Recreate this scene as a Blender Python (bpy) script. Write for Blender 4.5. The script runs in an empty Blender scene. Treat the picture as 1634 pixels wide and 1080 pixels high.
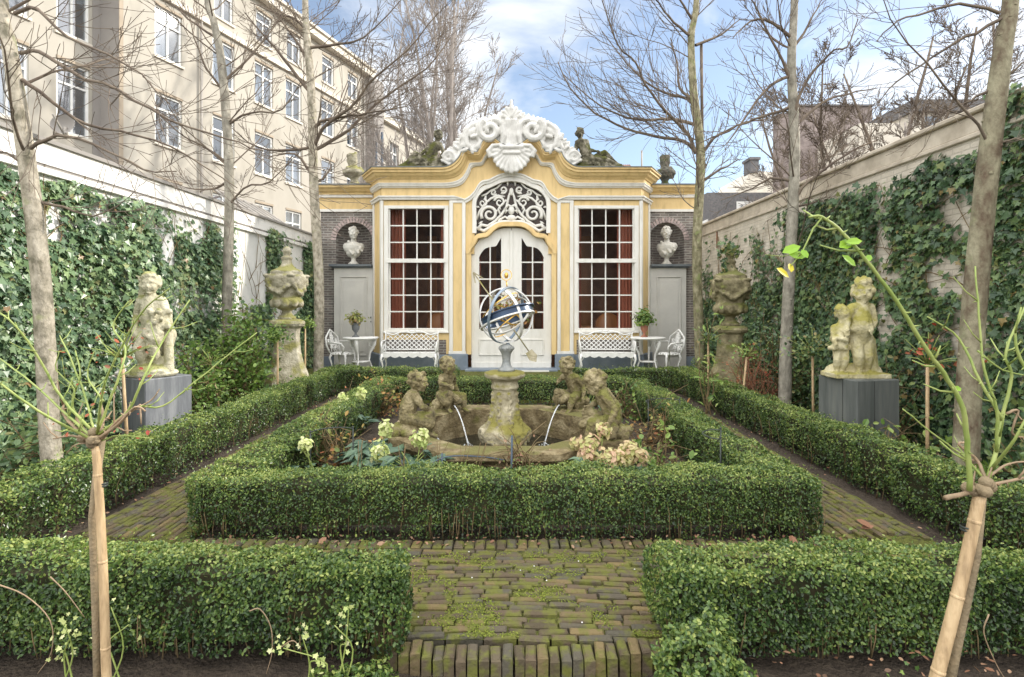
import bpy, math, random
import numpy as np
from mathutils import Vector, noise, Matrix
R = math.radians
rng = np.random.default_rng(7)
random.seed(7)
C = bpy.context.scene.collection
scene = bpy.context.scene

# ------------------------------------------------------------------ camera
F = 870.0; HZ = 487.0; CX = 817.0; CAMH = 1.5
cam_d = bpy.data.cameras.new("camera"); cam = bpy.data.objects.new("camera", cam_d); C.objects.link(cam)
cam.location = (0, 0, CAMH); cam.rotation_euler = (R(90), 0, 0)
cam_d.sensor_width = 36; cam_d.lens = F / 1634 * 36
cam_d.shift_y = -(540 - HZ) / 1634
cam_d.clip_start = 0.05; cam_d.clip_end = 2000
scene.camera = cam

def at(px, py, Y):
    return Vector(((px - CX) * Y / F, Y, CAMH - (py - HZ) * Y / F))

# ------------------------------------------------------------------ light
SUN_EL = 25.0; SUN_PHI = 22.0           # direction measured from +X towards +Y
sd = Vector((math.cos(R(SUN_PHI)) * math.cos(R(SUN_EL)), math.sin(R(SUN_PHI)) * math.cos(R(SUN_EL)), math.sin(R(SUN_EL))))
sun_d = bpy.data.lights.new("sun", 'SUN'); sun_d.energy = 3.0; sun_d.angle = R(0.9); sun_d.color = (1.0, 0.94, 0.84)
sun = bpy.data.objects.new("sun", sun_d); C.objects.link(sun)
sun.rotation_euler = sd.to_track_quat('Z', 'Y').to_euler(); sun.location = (20, 10, 20)

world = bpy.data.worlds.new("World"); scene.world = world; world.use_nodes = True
nt = world.node_tree; nt.nodes.clear()
def N(nt, t, **kw):
    n = nt.nodes.new(t)
    for k, v in kw.items(): setattr(n, k, v)
    return n
out = N(nt, 'ShaderNodeOutputWorld'); bg = N(nt, 'ShaderNodeBackground'); bg.inputs[1].default_value = 0.14
sky = N(nt, 'ShaderNodeTexSky'); sky.sky_type = 'NISHITA'; sky.sun_disc = False
sky.sun_elevation = R(SUN_EL); sky.sun_rotation = R(90 - SUN_PHI); sky.air_density = 1.0; sky.dust_density = 0.6; sky.ozone_density = 1.5
tc = N(nt, 'ShaderNodeTexCoord'); sep = N(nt, 'ShaderNodeSeparateXYZ'); nt.links.new(tc.outputs['Generated'], sep.inputs[0])
zz = N(nt, 'ShaderNodeMath', operation='MAXIMUM'); zz.inputs[1].default_value = 0.0; nt.links.new(sep.outputs['Z'], zz.inputs[0])
za = N(nt, 'ShaderNodeMath', operation='ADD'); za.inputs[1].default_value = 0.35; nt.links.new(zz.outputs[0], za.inputs[0])
dv = N(nt, 'ShaderNodeVectorMath', operation='DIVIDE'); cmb = N(nt, 'ShaderNodeCombineXYZ')
for i in range(3): nt.links.new(za.outputs[0], cmb.inputs[i])
nt.links.new(tc.outputs['Generated'], dv.inputs[0]); nt.links.new(cmb.outputs[0], dv.inputs[1])
mp = N(nt, 'ShaderNodeMapping'); mp.inputs['Location'].default_value = (0.25, 4.0, 3.1); nt.links.new(dv.outputs[0], mp.inputs[0])
nz = N(nt, 'ShaderNodeTexNoise'); nz.inputs['Scale'].default_value = 2.1; nz.inputs['Detail'].default_value = 8; nz.inputs['Roughness'].default_value = 0.55
nz.inputs['Distortion'].default_value = 0.3
nt.links.new(mp.outputs[0], nz.inputs['Vector'])
cr = N(nt, 'ShaderNodeValToRGB'); cr.color_ramp.elements[0].position = 0.425; cr.color_ramp.elements[1].position = 0.585
cr.color_ramp.elements[0].color = (0.13, 0.13, 0.13, 1)
nt.links.new(nz.outputs['Fac'], cr.inputs[0])
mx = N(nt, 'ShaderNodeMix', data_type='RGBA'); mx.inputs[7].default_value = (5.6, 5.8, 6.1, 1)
# unseen bright cloud added overhead and behind the viewer to lift the ambient light
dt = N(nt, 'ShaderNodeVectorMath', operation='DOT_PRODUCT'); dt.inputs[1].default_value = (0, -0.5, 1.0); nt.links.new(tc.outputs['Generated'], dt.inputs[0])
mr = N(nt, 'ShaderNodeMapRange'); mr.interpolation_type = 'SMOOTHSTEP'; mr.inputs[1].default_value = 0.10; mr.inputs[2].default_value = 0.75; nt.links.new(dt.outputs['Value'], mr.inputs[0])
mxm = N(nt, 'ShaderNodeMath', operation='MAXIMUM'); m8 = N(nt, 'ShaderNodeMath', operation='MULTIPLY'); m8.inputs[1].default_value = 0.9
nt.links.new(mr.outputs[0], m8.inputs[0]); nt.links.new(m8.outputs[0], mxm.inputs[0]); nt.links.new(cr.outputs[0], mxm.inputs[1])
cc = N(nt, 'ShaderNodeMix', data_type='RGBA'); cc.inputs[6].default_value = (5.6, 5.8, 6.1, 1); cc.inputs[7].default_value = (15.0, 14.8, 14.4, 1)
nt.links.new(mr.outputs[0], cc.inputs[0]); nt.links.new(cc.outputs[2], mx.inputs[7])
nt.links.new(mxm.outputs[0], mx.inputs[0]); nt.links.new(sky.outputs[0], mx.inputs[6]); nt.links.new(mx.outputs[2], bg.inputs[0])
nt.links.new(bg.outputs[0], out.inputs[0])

scene.view_settings.view_transform = 'Standard'; scene.view_settings.look = 'None'
scene.view_settings.exposure = 0.60; scene.view_settings.gamma = 1.0
scene.render.engine = 'CYCLES'
scene.cycles.max_bounces = 6; scene.cycles.diffuse_bounces = 4; scene.cycles.transparent_max_bounces = 12

# ------------------------------------------------------------------ materials
MATS = {}
def mat(name, c1, c2=None, scale=6.0, rough=0.7, bump=0.0, bscale=None, c3=None, metallic=0.0, spec=0.4, moss=None, mossamt=0.5, coord='Object', stretch=(1, 1, 1), pos=(0.35, 0.65), detail=6):
    m = bpy.data.materials.new(name); m.use_nodes = True; t = m.node_tree
    b = t.nodes['Principled BSDF']; b.inputs['Roughness'].default_value = rough; b.inputs['Metallic'].default_value = metallic
    b.inputs['Specular IOR Level'].default_value = spec
    MATS[name] = m
    tcn = N(t, 'ShaderNodeTexCoord'); mpn = N(t, 'ShaderNodeMapping'); mpn.inputs['Scale'].default_value = stretch
    t.links.new(tcn.outputs[coord], mpn.inputs[0])
    c2 = c2 or tuple(x * 0.8 for x in c1)
    n1 = N(t, 'ShaderNodeTexNoise'); n1.inputs['Scale'].default_value = scale; n1.inputs['Detail'].default_value = detail
    n1.inputs['Roughness'].default_value = 0.6
    t.links.new(mpn.outputs[0], n1.inputs['Vector'])
    r = N(t, 'ShaderNodeValToRGB'); r.color_ramp.elements[0].position = pos[0]; r.color_ramp.elements[1].position = pos[1]
    r.color_ramp.elements[0].color = (*c1, 1); r.color_ramp.elements[1].color = (*c2, 1)
    if c3:
        e = r.color_ramp.elements.new((pos[0] + pos[1]) / 2); e.color = (*c3, 1)
    t.links.new(n1.outputs['Fac'], r.inputs[0]); col = r.outputs[0]
    if moss:
        g = N(t, 'ShaderNodeNewGeometry'); s = N(t, 'ShaderNodeSeparateXYZ'); t.links.new(g.outputs['Normal'], s.inputs[0])
        n2 = N(t, 'ShaderNodeTexNoise'); n2.inputs['Scale'].default_value = scale * 0.6; n2.inputs['Detail'].default_value = 5
        mpp = N(t, 'ShaderNodeMapping'); mpp.inputs['Location'].default_value = (5, 3, 1); t.links.new(tcn.outputs[coord], mpp.inputs[0]); t.links.new(mpp.outputs[0], n2.inputs['Vector'])
        ma = N(t, 'ShaderNodeMath', operation='MULTIPLY_ADD'); ma.inputs[1].default_value = 0.18; t.links.new(s.outputs['Z'], ma.inputs[0]); t.links.new(n2.outputs['Fac'], ma.inputs[2])
        rr = N(t, 'ShaderNodeValToRGB'); rr.color_ramp.elements[0].position = 0.72 - mossamt * 0.35; rr.color_ramp.elements[1].position = 0.86 - mossamt * 0.35
        t.links.new(ma.outputs[0], rr.inputs[0])
        mm = N(t, 'ShaderNodeMix', data_type='RGBA'); t.links.new(rr.outputs[0], mm.inputs[0]); t.links.new(col, mm.inputs[6]); mm.inputs[7].default_value = (*moss, 1)
        col = mm.outputs[2]
    t.links.new(col, b.inputs['Base Color'])
    if bump:
        n3 = N(t, 'ShaderNodeTexNoise'); n3.inputs['Scale'].default_value = bscale or scale * 4; n3.inputs['Detail'].default_value = 8
        t.links.new(mpn.outputs[0], n3.inputs['Vector'])
        bp = N(t, 'ShaderNodeBump'); bp.inputs['Strength'].default_value = bump; bp.inputs['Distance'].default_value = 0.02
        t.links.new(n3.outputs['Fac'], bp.inputs['Height']); t.links.new(bp.outputs[0], b.inputs['Normal'])
    return m

def leafmat(name, cols, rough=0.42, trans=0.25, spec=0.5):
    m = bpy.data.materials.new(name); m.use_nodes = True; t = m.node_tree; MATS[name] = m
    b = t.nodes['Principled BSDF']; b.inputs['Roughness'].default_value = rough; b.inputs['Specular IOR Level'].default_value = spec
    a = N(t, 'ShaderNodeAttribute'); a.attribute_name = 'tint'
    r = N(t, 'ShaderNodeValToRGB'); els = r.color_ramp.elements
    els[0].position = 0; els[0].color = (*cols[0], 1); els[1].position = 1; els[1].color = (*cols[-1], 1)
    for i, c in enumerate(cols[1:-1]):
        e = els.new((i + 1) / (len(cols) - 1)); e.color = (*c, 1)
    t.links.new(a.outputs['Fac'], r.inputs[0]); t.links.new(r.outputs[0], b.inputs['Base Color'])
    tr = N(t, 'ShaderNodeBsdfTranslucent'); t.links.new(r.outputs[0], tr.inputs[0])
    ms = N(t, 'ShaderNodeMixShader'); ms.inputs[0].default_value = trans
    t.links.new(b.outputs[0], ms.inputs[1]); t.links.new(tr.outputs[0], ms.inputs[2]); t.links.new(ms.outputs[0], t.nodes['Material Output'].inputs[0])
    return m

def brickmat(name, c1, c2, mortar, bw=0.22, rh=0.065, ms=0.012, rough=0.85, plane='XZ', bump=0.5, blotch=None, noisy=1.0):
    m = bpy.data.materials.new(name); m.use_nodes = True; t = m.node_tree; MATS[name] = m
    b = t.nodes['Principled BSDF']; b.inputs['Roughness'].default_value = rough; b.inputs['Specular IOR Level'].default_value = 0.25
    g = N(t, 'ShaderNodeTexCoord'); s = N(t, 'ShaderNodeSeparateXYZ'); t.links.new(g.outputs['Object'], s.inputs[0])
    c = N(t, 'ShaderNodeCombineXYZ'); t.links.new(s.outputs[plane[0]], c.inputs[0]); t.links.new(s.outputs[plane[1]], c.inputs[1])
    br = N(t, 'ShaderNodeTexBrick'); br.inputs['Scale'].default_value = 1; br.inputs['Brick Width'].default_value = bw; br.inputs['Row Height'].default_value = rh
    br.inputs['Mortar Size'].default_value = ms; br.inputs['Mortar Smooth'].default_value = 0.3; br.inputs['Bias'].default_value = 0.0
    br.inputs['Color1'].default_value = (*c1, 1); br.inputs['Color2'].default_value = (*c2, 1); br.inputs['Mortar'].default_value = (*mortar, 1)
    n0 = N(t, 'ShaderNodeTexNoise'); n0.inputs['Scale'].default_value = 9; t.links.new(g.outputs['Object'], n0.inputs['Vector'])
    vm = N(t, 'ShaderNodeVectorMath', operation='MULTIPLY_ADD'); vm.inputs[1].default_value = (0.012, 0.012, 0); t.links.new(n0.outputs['Color'], vm.inputs[0]); t.links.new(c.outputs[0], vm.inputs[2])
    t.links.new(vm.outputs[0], br.inputs['Vector'])
    n = N(t, 'ShaderNodeTexNoise'); n.inputs['Scale'].default_value = 3.0; n.inputs['Detail'].default_value = 8; t.links.new(g.outputs['Object'], n.inputs['Vector'])
    mm = N(t, 'ShaderNodeMix', data_type='RGBA'); mm.blend_type = 'MULTIPLY'; mm.inputs[0].default_value = noisy
    r = N(t, 'ShaderNodeValToRGB'); r.color_ramp.elements[0].position = 0.3; r.color_ramp.elements[1].position = 0.7
    r.color_ramp.elements[0].color = (*(blotch or (0.6, 0.6, 0.6)), 1); r.color_ramp.elements[1].color = (1.1, 1.1, 1.1, 1)
    t.links.new(n.outputs['Fac'], r.inputs[0]); t.links.new(br.outputs['Color'], mm.inputs[6]); t.links.new(r.outputs[0], mm.inputs[7]); t.links.new(mm.outputs[2], b.inputs['Base Color'])
    n2 = N(t, 'ShaderNodeTexNoise'); n2.inputs['Scale'].default_value = 40; n2.inputs['Detail'].default_value = 6; t.links.new(g.outputs['Object'], n2.inputs['Vector'])
    ad = N(t, 'ShaderNodeMath', operation='MULTIPLY_ADD'); ad.inputs[1].default_value = -1.0; t.links.new(br.outputs['Fac'], ad.inputs[0]); t.links.new(n2.outputs['Fac'], ad.inputs[2])
    bp = N(t, 'ShaderNodeBump'); bp.inputs['Strength'].default_value = bump; bp.inputs['Distance'].default_value = 0.01
    t.links.new(ad.outputs[0], bp.inputs['Height']); t.links.new(bp.outputs[0], b.inputs['Normal'])
    return m

def glassmat(name, tint=(0.85, 0.9, 0.95), refl=0.12, rough=0.02):
    m = bpy.data.materials.new(name); m.use_nodes = True; t = m.node_tree; MATS[name] = m; t.nodes.remove(t.nodes['Principled BSDF'])
    tr = N(t, 'ShaderNodeBsdfTransparent'); tr.inputs[0].default_value = (*tint, 1)
    gl = N(t, 'ShaderNodeBsdfGlossy'); gl.inputs['Roughness'].default_value = rough
    lw = N(t, 'ShaderNodeLayerWeight'); lw.inputs[0].default_value = 0.12
    ma = N(t, 'ShaderNodeMath', operation='ADD'); ma.inputs[1].default_value = refl; t.links.new(lw.outputs['Fresnel'], ma.inputs[0])
    n = N(t, 'ShaderNodeTexNoise'); n.inputs['Scale'].default_value = 2.0
    tcn = N(t, 'ShaderNodeTexCoord'); t.links.new(tcn.outputs['Object'], n.inputs['Vector'])
    bp = N(t, 'ShaderNodeBump'); bp.inputs['Strength'].default_value = 0.08; t.links.new(n.outputs['Fac'], bp.inputs['Height']); t.links.new(bp.outputs[0], gl.inputs['Normal'])
    ms = N(t, 'ShaderNodeMixShader'); t.links.new(ma.outputs[0], ms.inputs[0]); t.links.new(tr.outputs[0], ms.inputs[1]); t.links.new(gl.outputs[0], ms.inputs[2])
    t.links.new(ms.outputs[0], t.nodes['Material Output'].inputs[0]); return m

mat('yellow', (0.74, 0.555, 0.27), (0.60, 0.44, 0.205), scale=5, rough=0.55, bump=0.15, bscale=20, stretch=(1.5, 1.5, .35), c3=(0.71, 0.525, 0.25), detail=12)
mat('offwhite', (0.76, 0.745, 0.70), (0.60, 0.58, 0.52), scale=5, rough=0.5, stretch=(1.5, 1.5, .4), pos=(.45, .85), detail=12, bump=0.12, bscale=20)
mat('crestwhite', (0.78, 0.77, 0.74), (0.52, 0.51, 0.48), scale=5, rough=0.55, bump=0.1, bscale=25)
mat('lead', (0.13, 0.15, 0.16), (0.22, 0.23, 0.22), scale=5, rough=0.6, bump=0.2)
mat('bluestone', (0.17, 0.21, 0.26), (0.24, 0.28, 0.33), scale=4, rough=0.6, bump=0.2, c3=(0.2, 0.24, 0.29))
mat('greydoor', (0.60, 0.59, 0.55), (0.53, 0.52, 0.49), scale=3, rough=0.5, bump=0.05)
mat('slab', (0.10, 0.12, 0.14), (0.15, 0.17, 0.18), scale=6, rough=0.6)
brickmat('brick_wing', (0.26, 0.22, 0.195), (0.16, 0.142, 0.132), (0.38, 0.36, 0.33), plane='XZ', bw=0.2, rh=0.058)
brickmat('brick_cant', (0.20, 0.145, 0.135), (0.13, 0.105, 0.11), (0.30, 0.28, 0.26), plane='YZ', bw=0.2, rh=0.058)
mat('voussoir', (0.55, 0.44, 0.41), (0.24, 0.19, 0.19), scale=14, rough=0.85, bump=0.4)
glassmat('glass_pane', (0.93, 0.94, 0.95), 0.0)
glassmat('glass_dark', (0.6, 0.56, 0.52), 0.02)
mat('interior', (0.36, 0.19, 0.12), (0.18, 0.10, 0.07), scale=3, rough=0.6)
mat('curtain', (0.42, 0.155, 0.095), (0.28, 0.095, 0.06), scale=8, rough=0.9, stretch=(8, 8, 0.3))
mat('wood_int', (0.5, 0.22, 0.09), (0.32, 0.14, 0.06), scale=4, rough=0.4, stretch=(1, 1, 0.2))
mat('gold', (0.75, 0.48, 0.12), (0.6, 0.36, 0.08), rough=0.35, metallic=0.7)
mat('stone_putto', (0.07, 0.06, 0.035), (0.40, 0.34, 0.21), scale=9, rough=0.9, bump=1.0, bscale=45, c3=(0.23, 0.19, 0.10), pos=(.3, .68), moss=(0.17, 0.165, 0.045), mossamt=0.42, detail=12)
mat('stone_basin', (0.10, 0.075, 0.04), (0.36, 0.30, 0.18), scale=7, rough=0.88, bump=1.0, bscale=35, c3=(0.20, 0.155, 0.08), moss=(0.15, 0.14, 0.045), mossamt=0.36, detail=12)
mat('stone_ped', (0.22, 0.19, 0.11), (0.52, 0.47, 0.34), scale=7, rough=0.85, bump=0.7, bscale=35, moss=(0.22, 0.20, 0.05), mossamt=0.55)
mat('stone_statue_left', (0.45, 0.42, 0.29), (0.62, 0.58, 0.44), scale=8, rough=0.88, bump=0.8, bscale=50, moss=(0.30, 0.30, 0.12), mossamt=0.42)
mat('stone_statue_right', (0.48, 0.42, 0.22), (0.62, 0.57, 0.38), scale=8, rough=0.88, bump=0.7, bscale=50, moss=(0.33, 0.30, 0.08), mossamt=0.58)
mat('stone_roof', (0.05, 0.045, 0.03), (0.34, 0.31, 0.24), scale=7, rough=0.9, bump=0.8, bscale=30, c3=(0.13, 0.12, 0.08), moss=(0.085, 0.09, 0.02), mossamt=0.5)
mat('stone_dark', (0.07, 0.07, 0.06), (0.2, 0.19, 0.15), scale=8, rough=0.9, bump=0.8, bscale=30, moss=(0.06, 0.075, 0.02), mossamt=0.5)
mat('stone_bust', (0.66, 0.64, 0.58), (0.46, 0.45, 0.41), scale=9, rough=0.75, bump=0.3, bscale=60)
mat('stone_urn', (0.22, 0.20, 0.13), (0.50, 0.46, 0.36), scale=7, rough=0.88, bump=0.8, bscale=35, moss=(0.24, 0.23, 0.08), mossamt=0.55)
mat('white_iron', (0.86, 0.86, 0.84), (0.74, 0.74, 0.72), scale=10, rough=0.4)
mat('soil', (0.045, 0.034, 0.026), (0.085, 0.066, 0.048), scale=30, rough=1.0, bump=1.0, bscale=60)
mat('moss_bed', (0.085, 0.10, 0.02), (0.035, 0.03, 0.018), scale=14, rough=1.0, bump=1.0, bscale=120, c3=(0.14, 0.15, 0.03))
mat('wallwhite', (0.80, 0.79, 0.76), (0.60, 0.60, 0.58), scale=1.6, rough=0.8, bump=0.4, bscale=30, pos=(0.4, 0.75), detail=10)
mat('coping', (0.82, 0.80, 0.77), (0.48, 0.46, 0.43), scale=5, rough=0.8, bump=0.3, pos=(0.52, 0.75), detail=10)
brickmat('wallcream', (0.70, 0.64, 0.55), (0.66, 0.60, 0.51), (0.58, 0.53, 0.45), plane='YZ', bw=0.21, rh=0.06, ms=0.008, blotch=(0.74, 0.72, 0.69), bump=0.6)
mat('coping_cream', (0.64, 0.57, 0.47), (0.44, 0.38, 0.30), scale=4, rough=0.85, bump=0.4, detail=10)
mat('plinth_grey', (0.085, 0.095, 0.09), (0.17, 0.18, 0.165), c3=(0.125, 0.135, 0.13), scale=3, rough=0.6, bump=0.15, stretch=(3, 3, 0.3))
mat('plinth_blue', (0.11, 0.118, 0.13), (0.24, 0.25, 0.26), c3=(0.15, 0.16, 0.175), scale=3, rough=0.6, bump=0.15, stretch=(3, 3, 0.5))
mat('bark_pale', (0.17, 0.155, 0.11), (0.52, 0.47, 0.38), c3=(0.37, 0.33, 0.26), scale=13, rough=0.9, bump=1.0, bscale=30, stretch=(1, 1, 0.6), moss=(0.32, 0.33, 0.18), mossamt=0.3)
mat('bark_olive', (0.12, 0.11, 0.06), (0.36, 0.33, 0.22), c3=(0.23, 0.21, 0.125), scale=13, rough=0.9, bump=1.0, bscale=30, stretch=(1, 1, 0.5), moss=(0.22, 0.25, 0.10), mossamt=0.45)
mat('bark_grey', (0.17, 0.155, 0.125), (0.38, 0.35, 0.29), c3=(0.27, 0.25, 0.205), scale=13, rough=0.9, bump=1.0, bscale=30, stretch=(1, 1, 0.5), moss=(0.24, 0.25, 0.14), mossamt=0.2)
mat('stone_olive', (0.12, 0.105, 0.055), (0.36, 0.32, 0.19), c3=(0.22, 0.19, 0.11), scale=7, rough=0.9, bump=0.8, bscale=35, moss=(0.16, 0.165, 0.05), mossamt=0.5)
mat('bark_brown', (0.11, 0.075, 0.05), (0.32, 0.295, 0.20), c3=(0.22, 0.195, 0.13), scale=9, rough=0.9, bump=1.0, bscale=30, stretch=(1, 1, 0.5), moss=(0.26, 0.27, 0.15), mossamt=0.3)
mat('twig_dark', (0.10, 0.075, 0.06), (0.20, 0.16, 0.12), scale=6, rough=0.9)
mat('twig_pale', (0.37, 0.33, 0.30), (0.25, 0.22, 0.20), scale=3, rough=0.9)
mat('rose_green', (0.22, 0.30, 0.07), (0.33, 0.38, 0.12), scale=20, rough=0.5)
mat('rose_wood', (0.30, 0.23, 0.14), (0.20, 0.16, 0.10), scale=25, rough=0.8, bump=0.4)
mat('rose_pink', (0.36, 0.25, 0.16), (0.24, 0.18, 0.11), scale=25, rough=0.6)
mat('bamboo', (0.62, 0.46, 0.27), (0.36, 0.25, 0.14), scale=6, rough=0.5, stretch=(7, 7, 1.2), bump=0.3, c3=(0.52, 0.37, 0.21), detail=12)
mat('wire', (0.05, 0.06, 0.055), rough=0.5)
mat('wireblue', (0.07, 0.10, 0.14), rough=0.5)
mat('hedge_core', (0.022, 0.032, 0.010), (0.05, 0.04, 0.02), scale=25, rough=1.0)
mat('stem', (0.22, 0.16, 0.08), (0.14, 0.10, 0.05), scale=10, rough=0.9)
mat('stem_red', (0.30, 0.12, 0.06), (0.20, 0.12, 0.08), scale=10, rough=0.9)
mat('plinth_line', (0.04, 0.042, 0.04))
mat('armil_white', (0.80, 0.80, 0.80), (0.62, 0.62, 0.60), scale=12, rough=0.3, metallic=0.15)
mat('armil_blue', (0.018, 0.035, 0.075), (0.035, 0.065, 0.12), scale=8, rough=0.3, metallic=0.3)
mat('armil_mid', (0.16, 0.22, 0.30), (0.28, 0.33, 0.38), scale=8, rough=0.35, metallic=0.4)
mat('pewter', (0.25, 0.27, 0.28), (0.36, 0.37, 0.36), scale=14, rough=0.55, metallic=0.3, bump=0.4)
mat('facade_buff', (0.455, 0.425, 0.37), (0.345, 0.32, 0.275), scale=1.0, rough=0.85, bump=0.15, detail=14, c3=(0.425, 0.395, 0.34), stretch=(1, 1, .45), pos=(.38, .72))
mat('facade_edge', (0.42, 0.35, 0.27), (0.36, 0.30, 0.23), scale=2, rough=0.85)
mat('facade_grey', (0.32, 0.30, 0.28), (0.27, 0.25, 0.235), scale=0.8, rough=0.85)
mat('string', (0.74, 0.69, 0.60), (0.62, 0.57, 0.49), scale=2, rough=0.8)
mat('white_paint', (0.82, 0.82, 0.80), (0.75, 0.75, 0.73), scale=4, rough=0.5)
mat('netcurtain', (0.68, 0.71, 0.75), (0.85, 0.87, 0.89), scale=2.5, rough=0.9, stretch=(3, 3, 0.3))
mat('darkroom', (0.22, 0.27, 0.33), (0.32, 0.37, 0.43), scale=1, rough=0.4)
brickmat('brick_tower', (0.32, 0.27, 0.255), (0.27, 0.22, 0.21), (0.32, 0.27, 0.25), plane='XZ', bw=0.22, rh=0.07)
mat('rooftile', (0.16, 0.14, 0.14), (0.23, 0.19, 0.18), scale=8, rough=0.8)
mat('slate', (0.11, 0.11, 0.115), (0.18, 0.17, 0.17), scale=8, rough=0.7)
mat('redtile', (0.30, 0.17, 0.13), (0.22, 0.14, 0.12), scale=8, rough=0.8)
mat('pipe', (0.36, 0.33, 0.29), (0.28, 0.26, 0.24), scale=8, rough=0.6)
mat('terracotta', (0.40, 0.17, 0.10), (0.28, 0.13, 0.09), scale=9, rough=0.8)
mat('potgrey', (0.12, 0.13, 0.14), (0.18, 0.19, 0.19), scale=9, rough=0.6)
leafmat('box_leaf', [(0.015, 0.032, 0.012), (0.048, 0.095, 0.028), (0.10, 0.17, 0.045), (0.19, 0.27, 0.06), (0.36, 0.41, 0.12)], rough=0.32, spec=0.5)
leafmat('ivy_leaf', [(0.028, 0.06, 0.032), (0.06, 0.115, 0.052), (0.10, 0.17, 0.07), (0.17, 0.25, 0.08), (0.24, 0.18, 0.06)], rough=0.36, trans=0.15)
leafmat('ivy_leaf_sunlit', [(0.045, 0.095, 0.05), (0.10, 0.175, 0.09), (0.17, 0.26, 0.125), (0.27, 0.37, 0.16), (0.34, 0.22, 0.11)], rough=0.34, trans=0.15)  # paler copy of the ivy greens, with the sunlight put into the colour
leafmat('shrub_leaf', [(0.05, 0.10, 0.025), (0.09, 0.17, 0.035), (0.14, 0.24, 0.045), (0.22, 0.33, 0.07), (0.30, 0.38, 0.10)], rough=0.4)
leafmat('helle_leaf', [(0.05, 0.10, 0.065), (0.09, 0.16, 0.10), (0.14, 0.22, 0.13)], rough=0.4, trans=0.15)
leafmat('helle_flower', [(0.42, 0.52, 0.16), (0.62, 0.68, 0.28), (0.72, 0.72, 0.42)], rough=0.6, trans=0.3)
leafmat('helle_pink', [(0.40, 0.42, 0.13), (0.60, 0.56, 0.28), (0.66, 0.42, 0.30), (0.50, 0.52, 0.20)], rough=0.6, trans=0.3)
leafmat('bright_leaf', [(0.22, 0.42, 0.03), (0.34, 0.55, 0.05), (0.72, 0.62, 0.05)], rough=0.35, trans=0.35)
leafmat('pot_leaf', [(0.14, 0.18, 0.05), (0.28, 0.32, 0.08), (0.42, 0.44, 0.14), (0.36, 0.24, 0.12)], rough=0.45)
leafmat('dead_leaf', [(0.16, 0.075, 0.045), (0.28, 0.14, 0.08), (0.38, 0.24, 0.15), (0.10, 0.06, 0.04)], rough=0.7, trans=0.1)
leafmat('autumn_leaf', [(0.10, 0.18, 0.04), (0.30, 0.28, 0.07), (0.42, 0.22, 0.07), (0.30, 0.08, 0.04)], rough=0.5)
leafmat('moss_tuft', [(0.10, 0.13, 0.02), (0.18, 0.22, 0.03), (0.27, 0.30, 0.05)], rough=0.9, trans=0.2)
leafmat('red_leaf', [(0.35, 0.05, 0.03), (0.45, 0.12, 0.05), (0.25, 0.10, 0.05)], rough=0.5)
leafmat('paver', [(0.075, 0.063, 0.04), (0.12, 0.09, 0.06), (0.095, 0.088, 0.068), (0.13, 0.10, 0.062), (0.20, 0.15, 0.07)], rough=0.9, trans=0.0, spec=0.2)
# roughen the paver
t = MATS['paver'].node_tree; b = t.nodes['Principled BSDF']
tcn = N(t, 'ShaderNodeTexCoord'); n3 = N(t, 'ShaderNodeTexNoise'); n3.inputs['Scale'].default_value = 45; n3.inputs['Detail'].default_value = 8
t.links.new(tcn.outputs['Object'], n3.inputs['Vector'])
bp = N(t, 'ShaderNodeBump'); bp.inputs['Strength'].default_value = 0.9; bp.inputs['Distance'].default_value = 0.01
t.links.new(n3.outputs['Fac'], bp.inputs['Height']); t.links.new(bp.outputs[0], b.inputs['Normal'])
n4 = N(t, 'ShaderNodeTexNoise'); n4.inputs['Scale'].default_value = 16; n4.inputs['Detail'].default_value = 8; t.links.new(tcn.outputs['Object'], n4.inputs['Vector'])
rr = N(t, 'ShaderNodeValToRGB'); rr.color_ramp.elements[0].position = 0.44; rr.color_ramp.elements[1].position = 0.62; t.links.new(n4.outputs['Fac'], rr.inputs[0])
mm = N(t, 'ShaderNodeMix', data_type='RGBA'); mm.inputs[7].default_value = (0.13, 0.135, 0.035, 1); t.links.new(rr.outputs[0], mm.inputs[0])
src = b.inputs['Base Color'].links[0].from_socket; t.links.new(src, mm.inputs[6]); t.links.new(mm.outputs[2], b.inputs['Base Color'])
# water
m = bpy.data.materials.new('water'); m.use_nodes = True; MATS['water'] = m; b = m.node_tree.nodes['Principled BSDF']
b.inputs['Base Color'].default_value = (0.02, 0.02, 0.015, 1); b.inputs['Roughness'].default_value = 0.05
n3 = N(m.node_tree, 'ShaderNodeTexNoise'); n3.inputs['Scale'].default_value = 9; bp = N(m.node_tree, 'ShaderNodeBump'); bp.inputs['Strength'].default_value = 0.5; bp.inputs['Distance'].default_value = 0.03
m.node_tree.links.new(n3.outputs['Fac'], bp.inputs['Height']); m.node_tree.links.new(bp.outputs[0], b.inputs['Normal'])
m = bpy.data.materials.new('jet'); m.use_nodes = True; MATS['jet'] = m; b = m.node_tree.nodes['Principled BSDF']
b.inputs['Base Color'].default_value = (0.9, 0.93, 0.95, 1); b.inputs['Roughness'].default_value = 0.1; b.inputs['Transmission Weight'].default_value = 0.5; b.inputs['IOR'].default_value = 1.33

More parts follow.
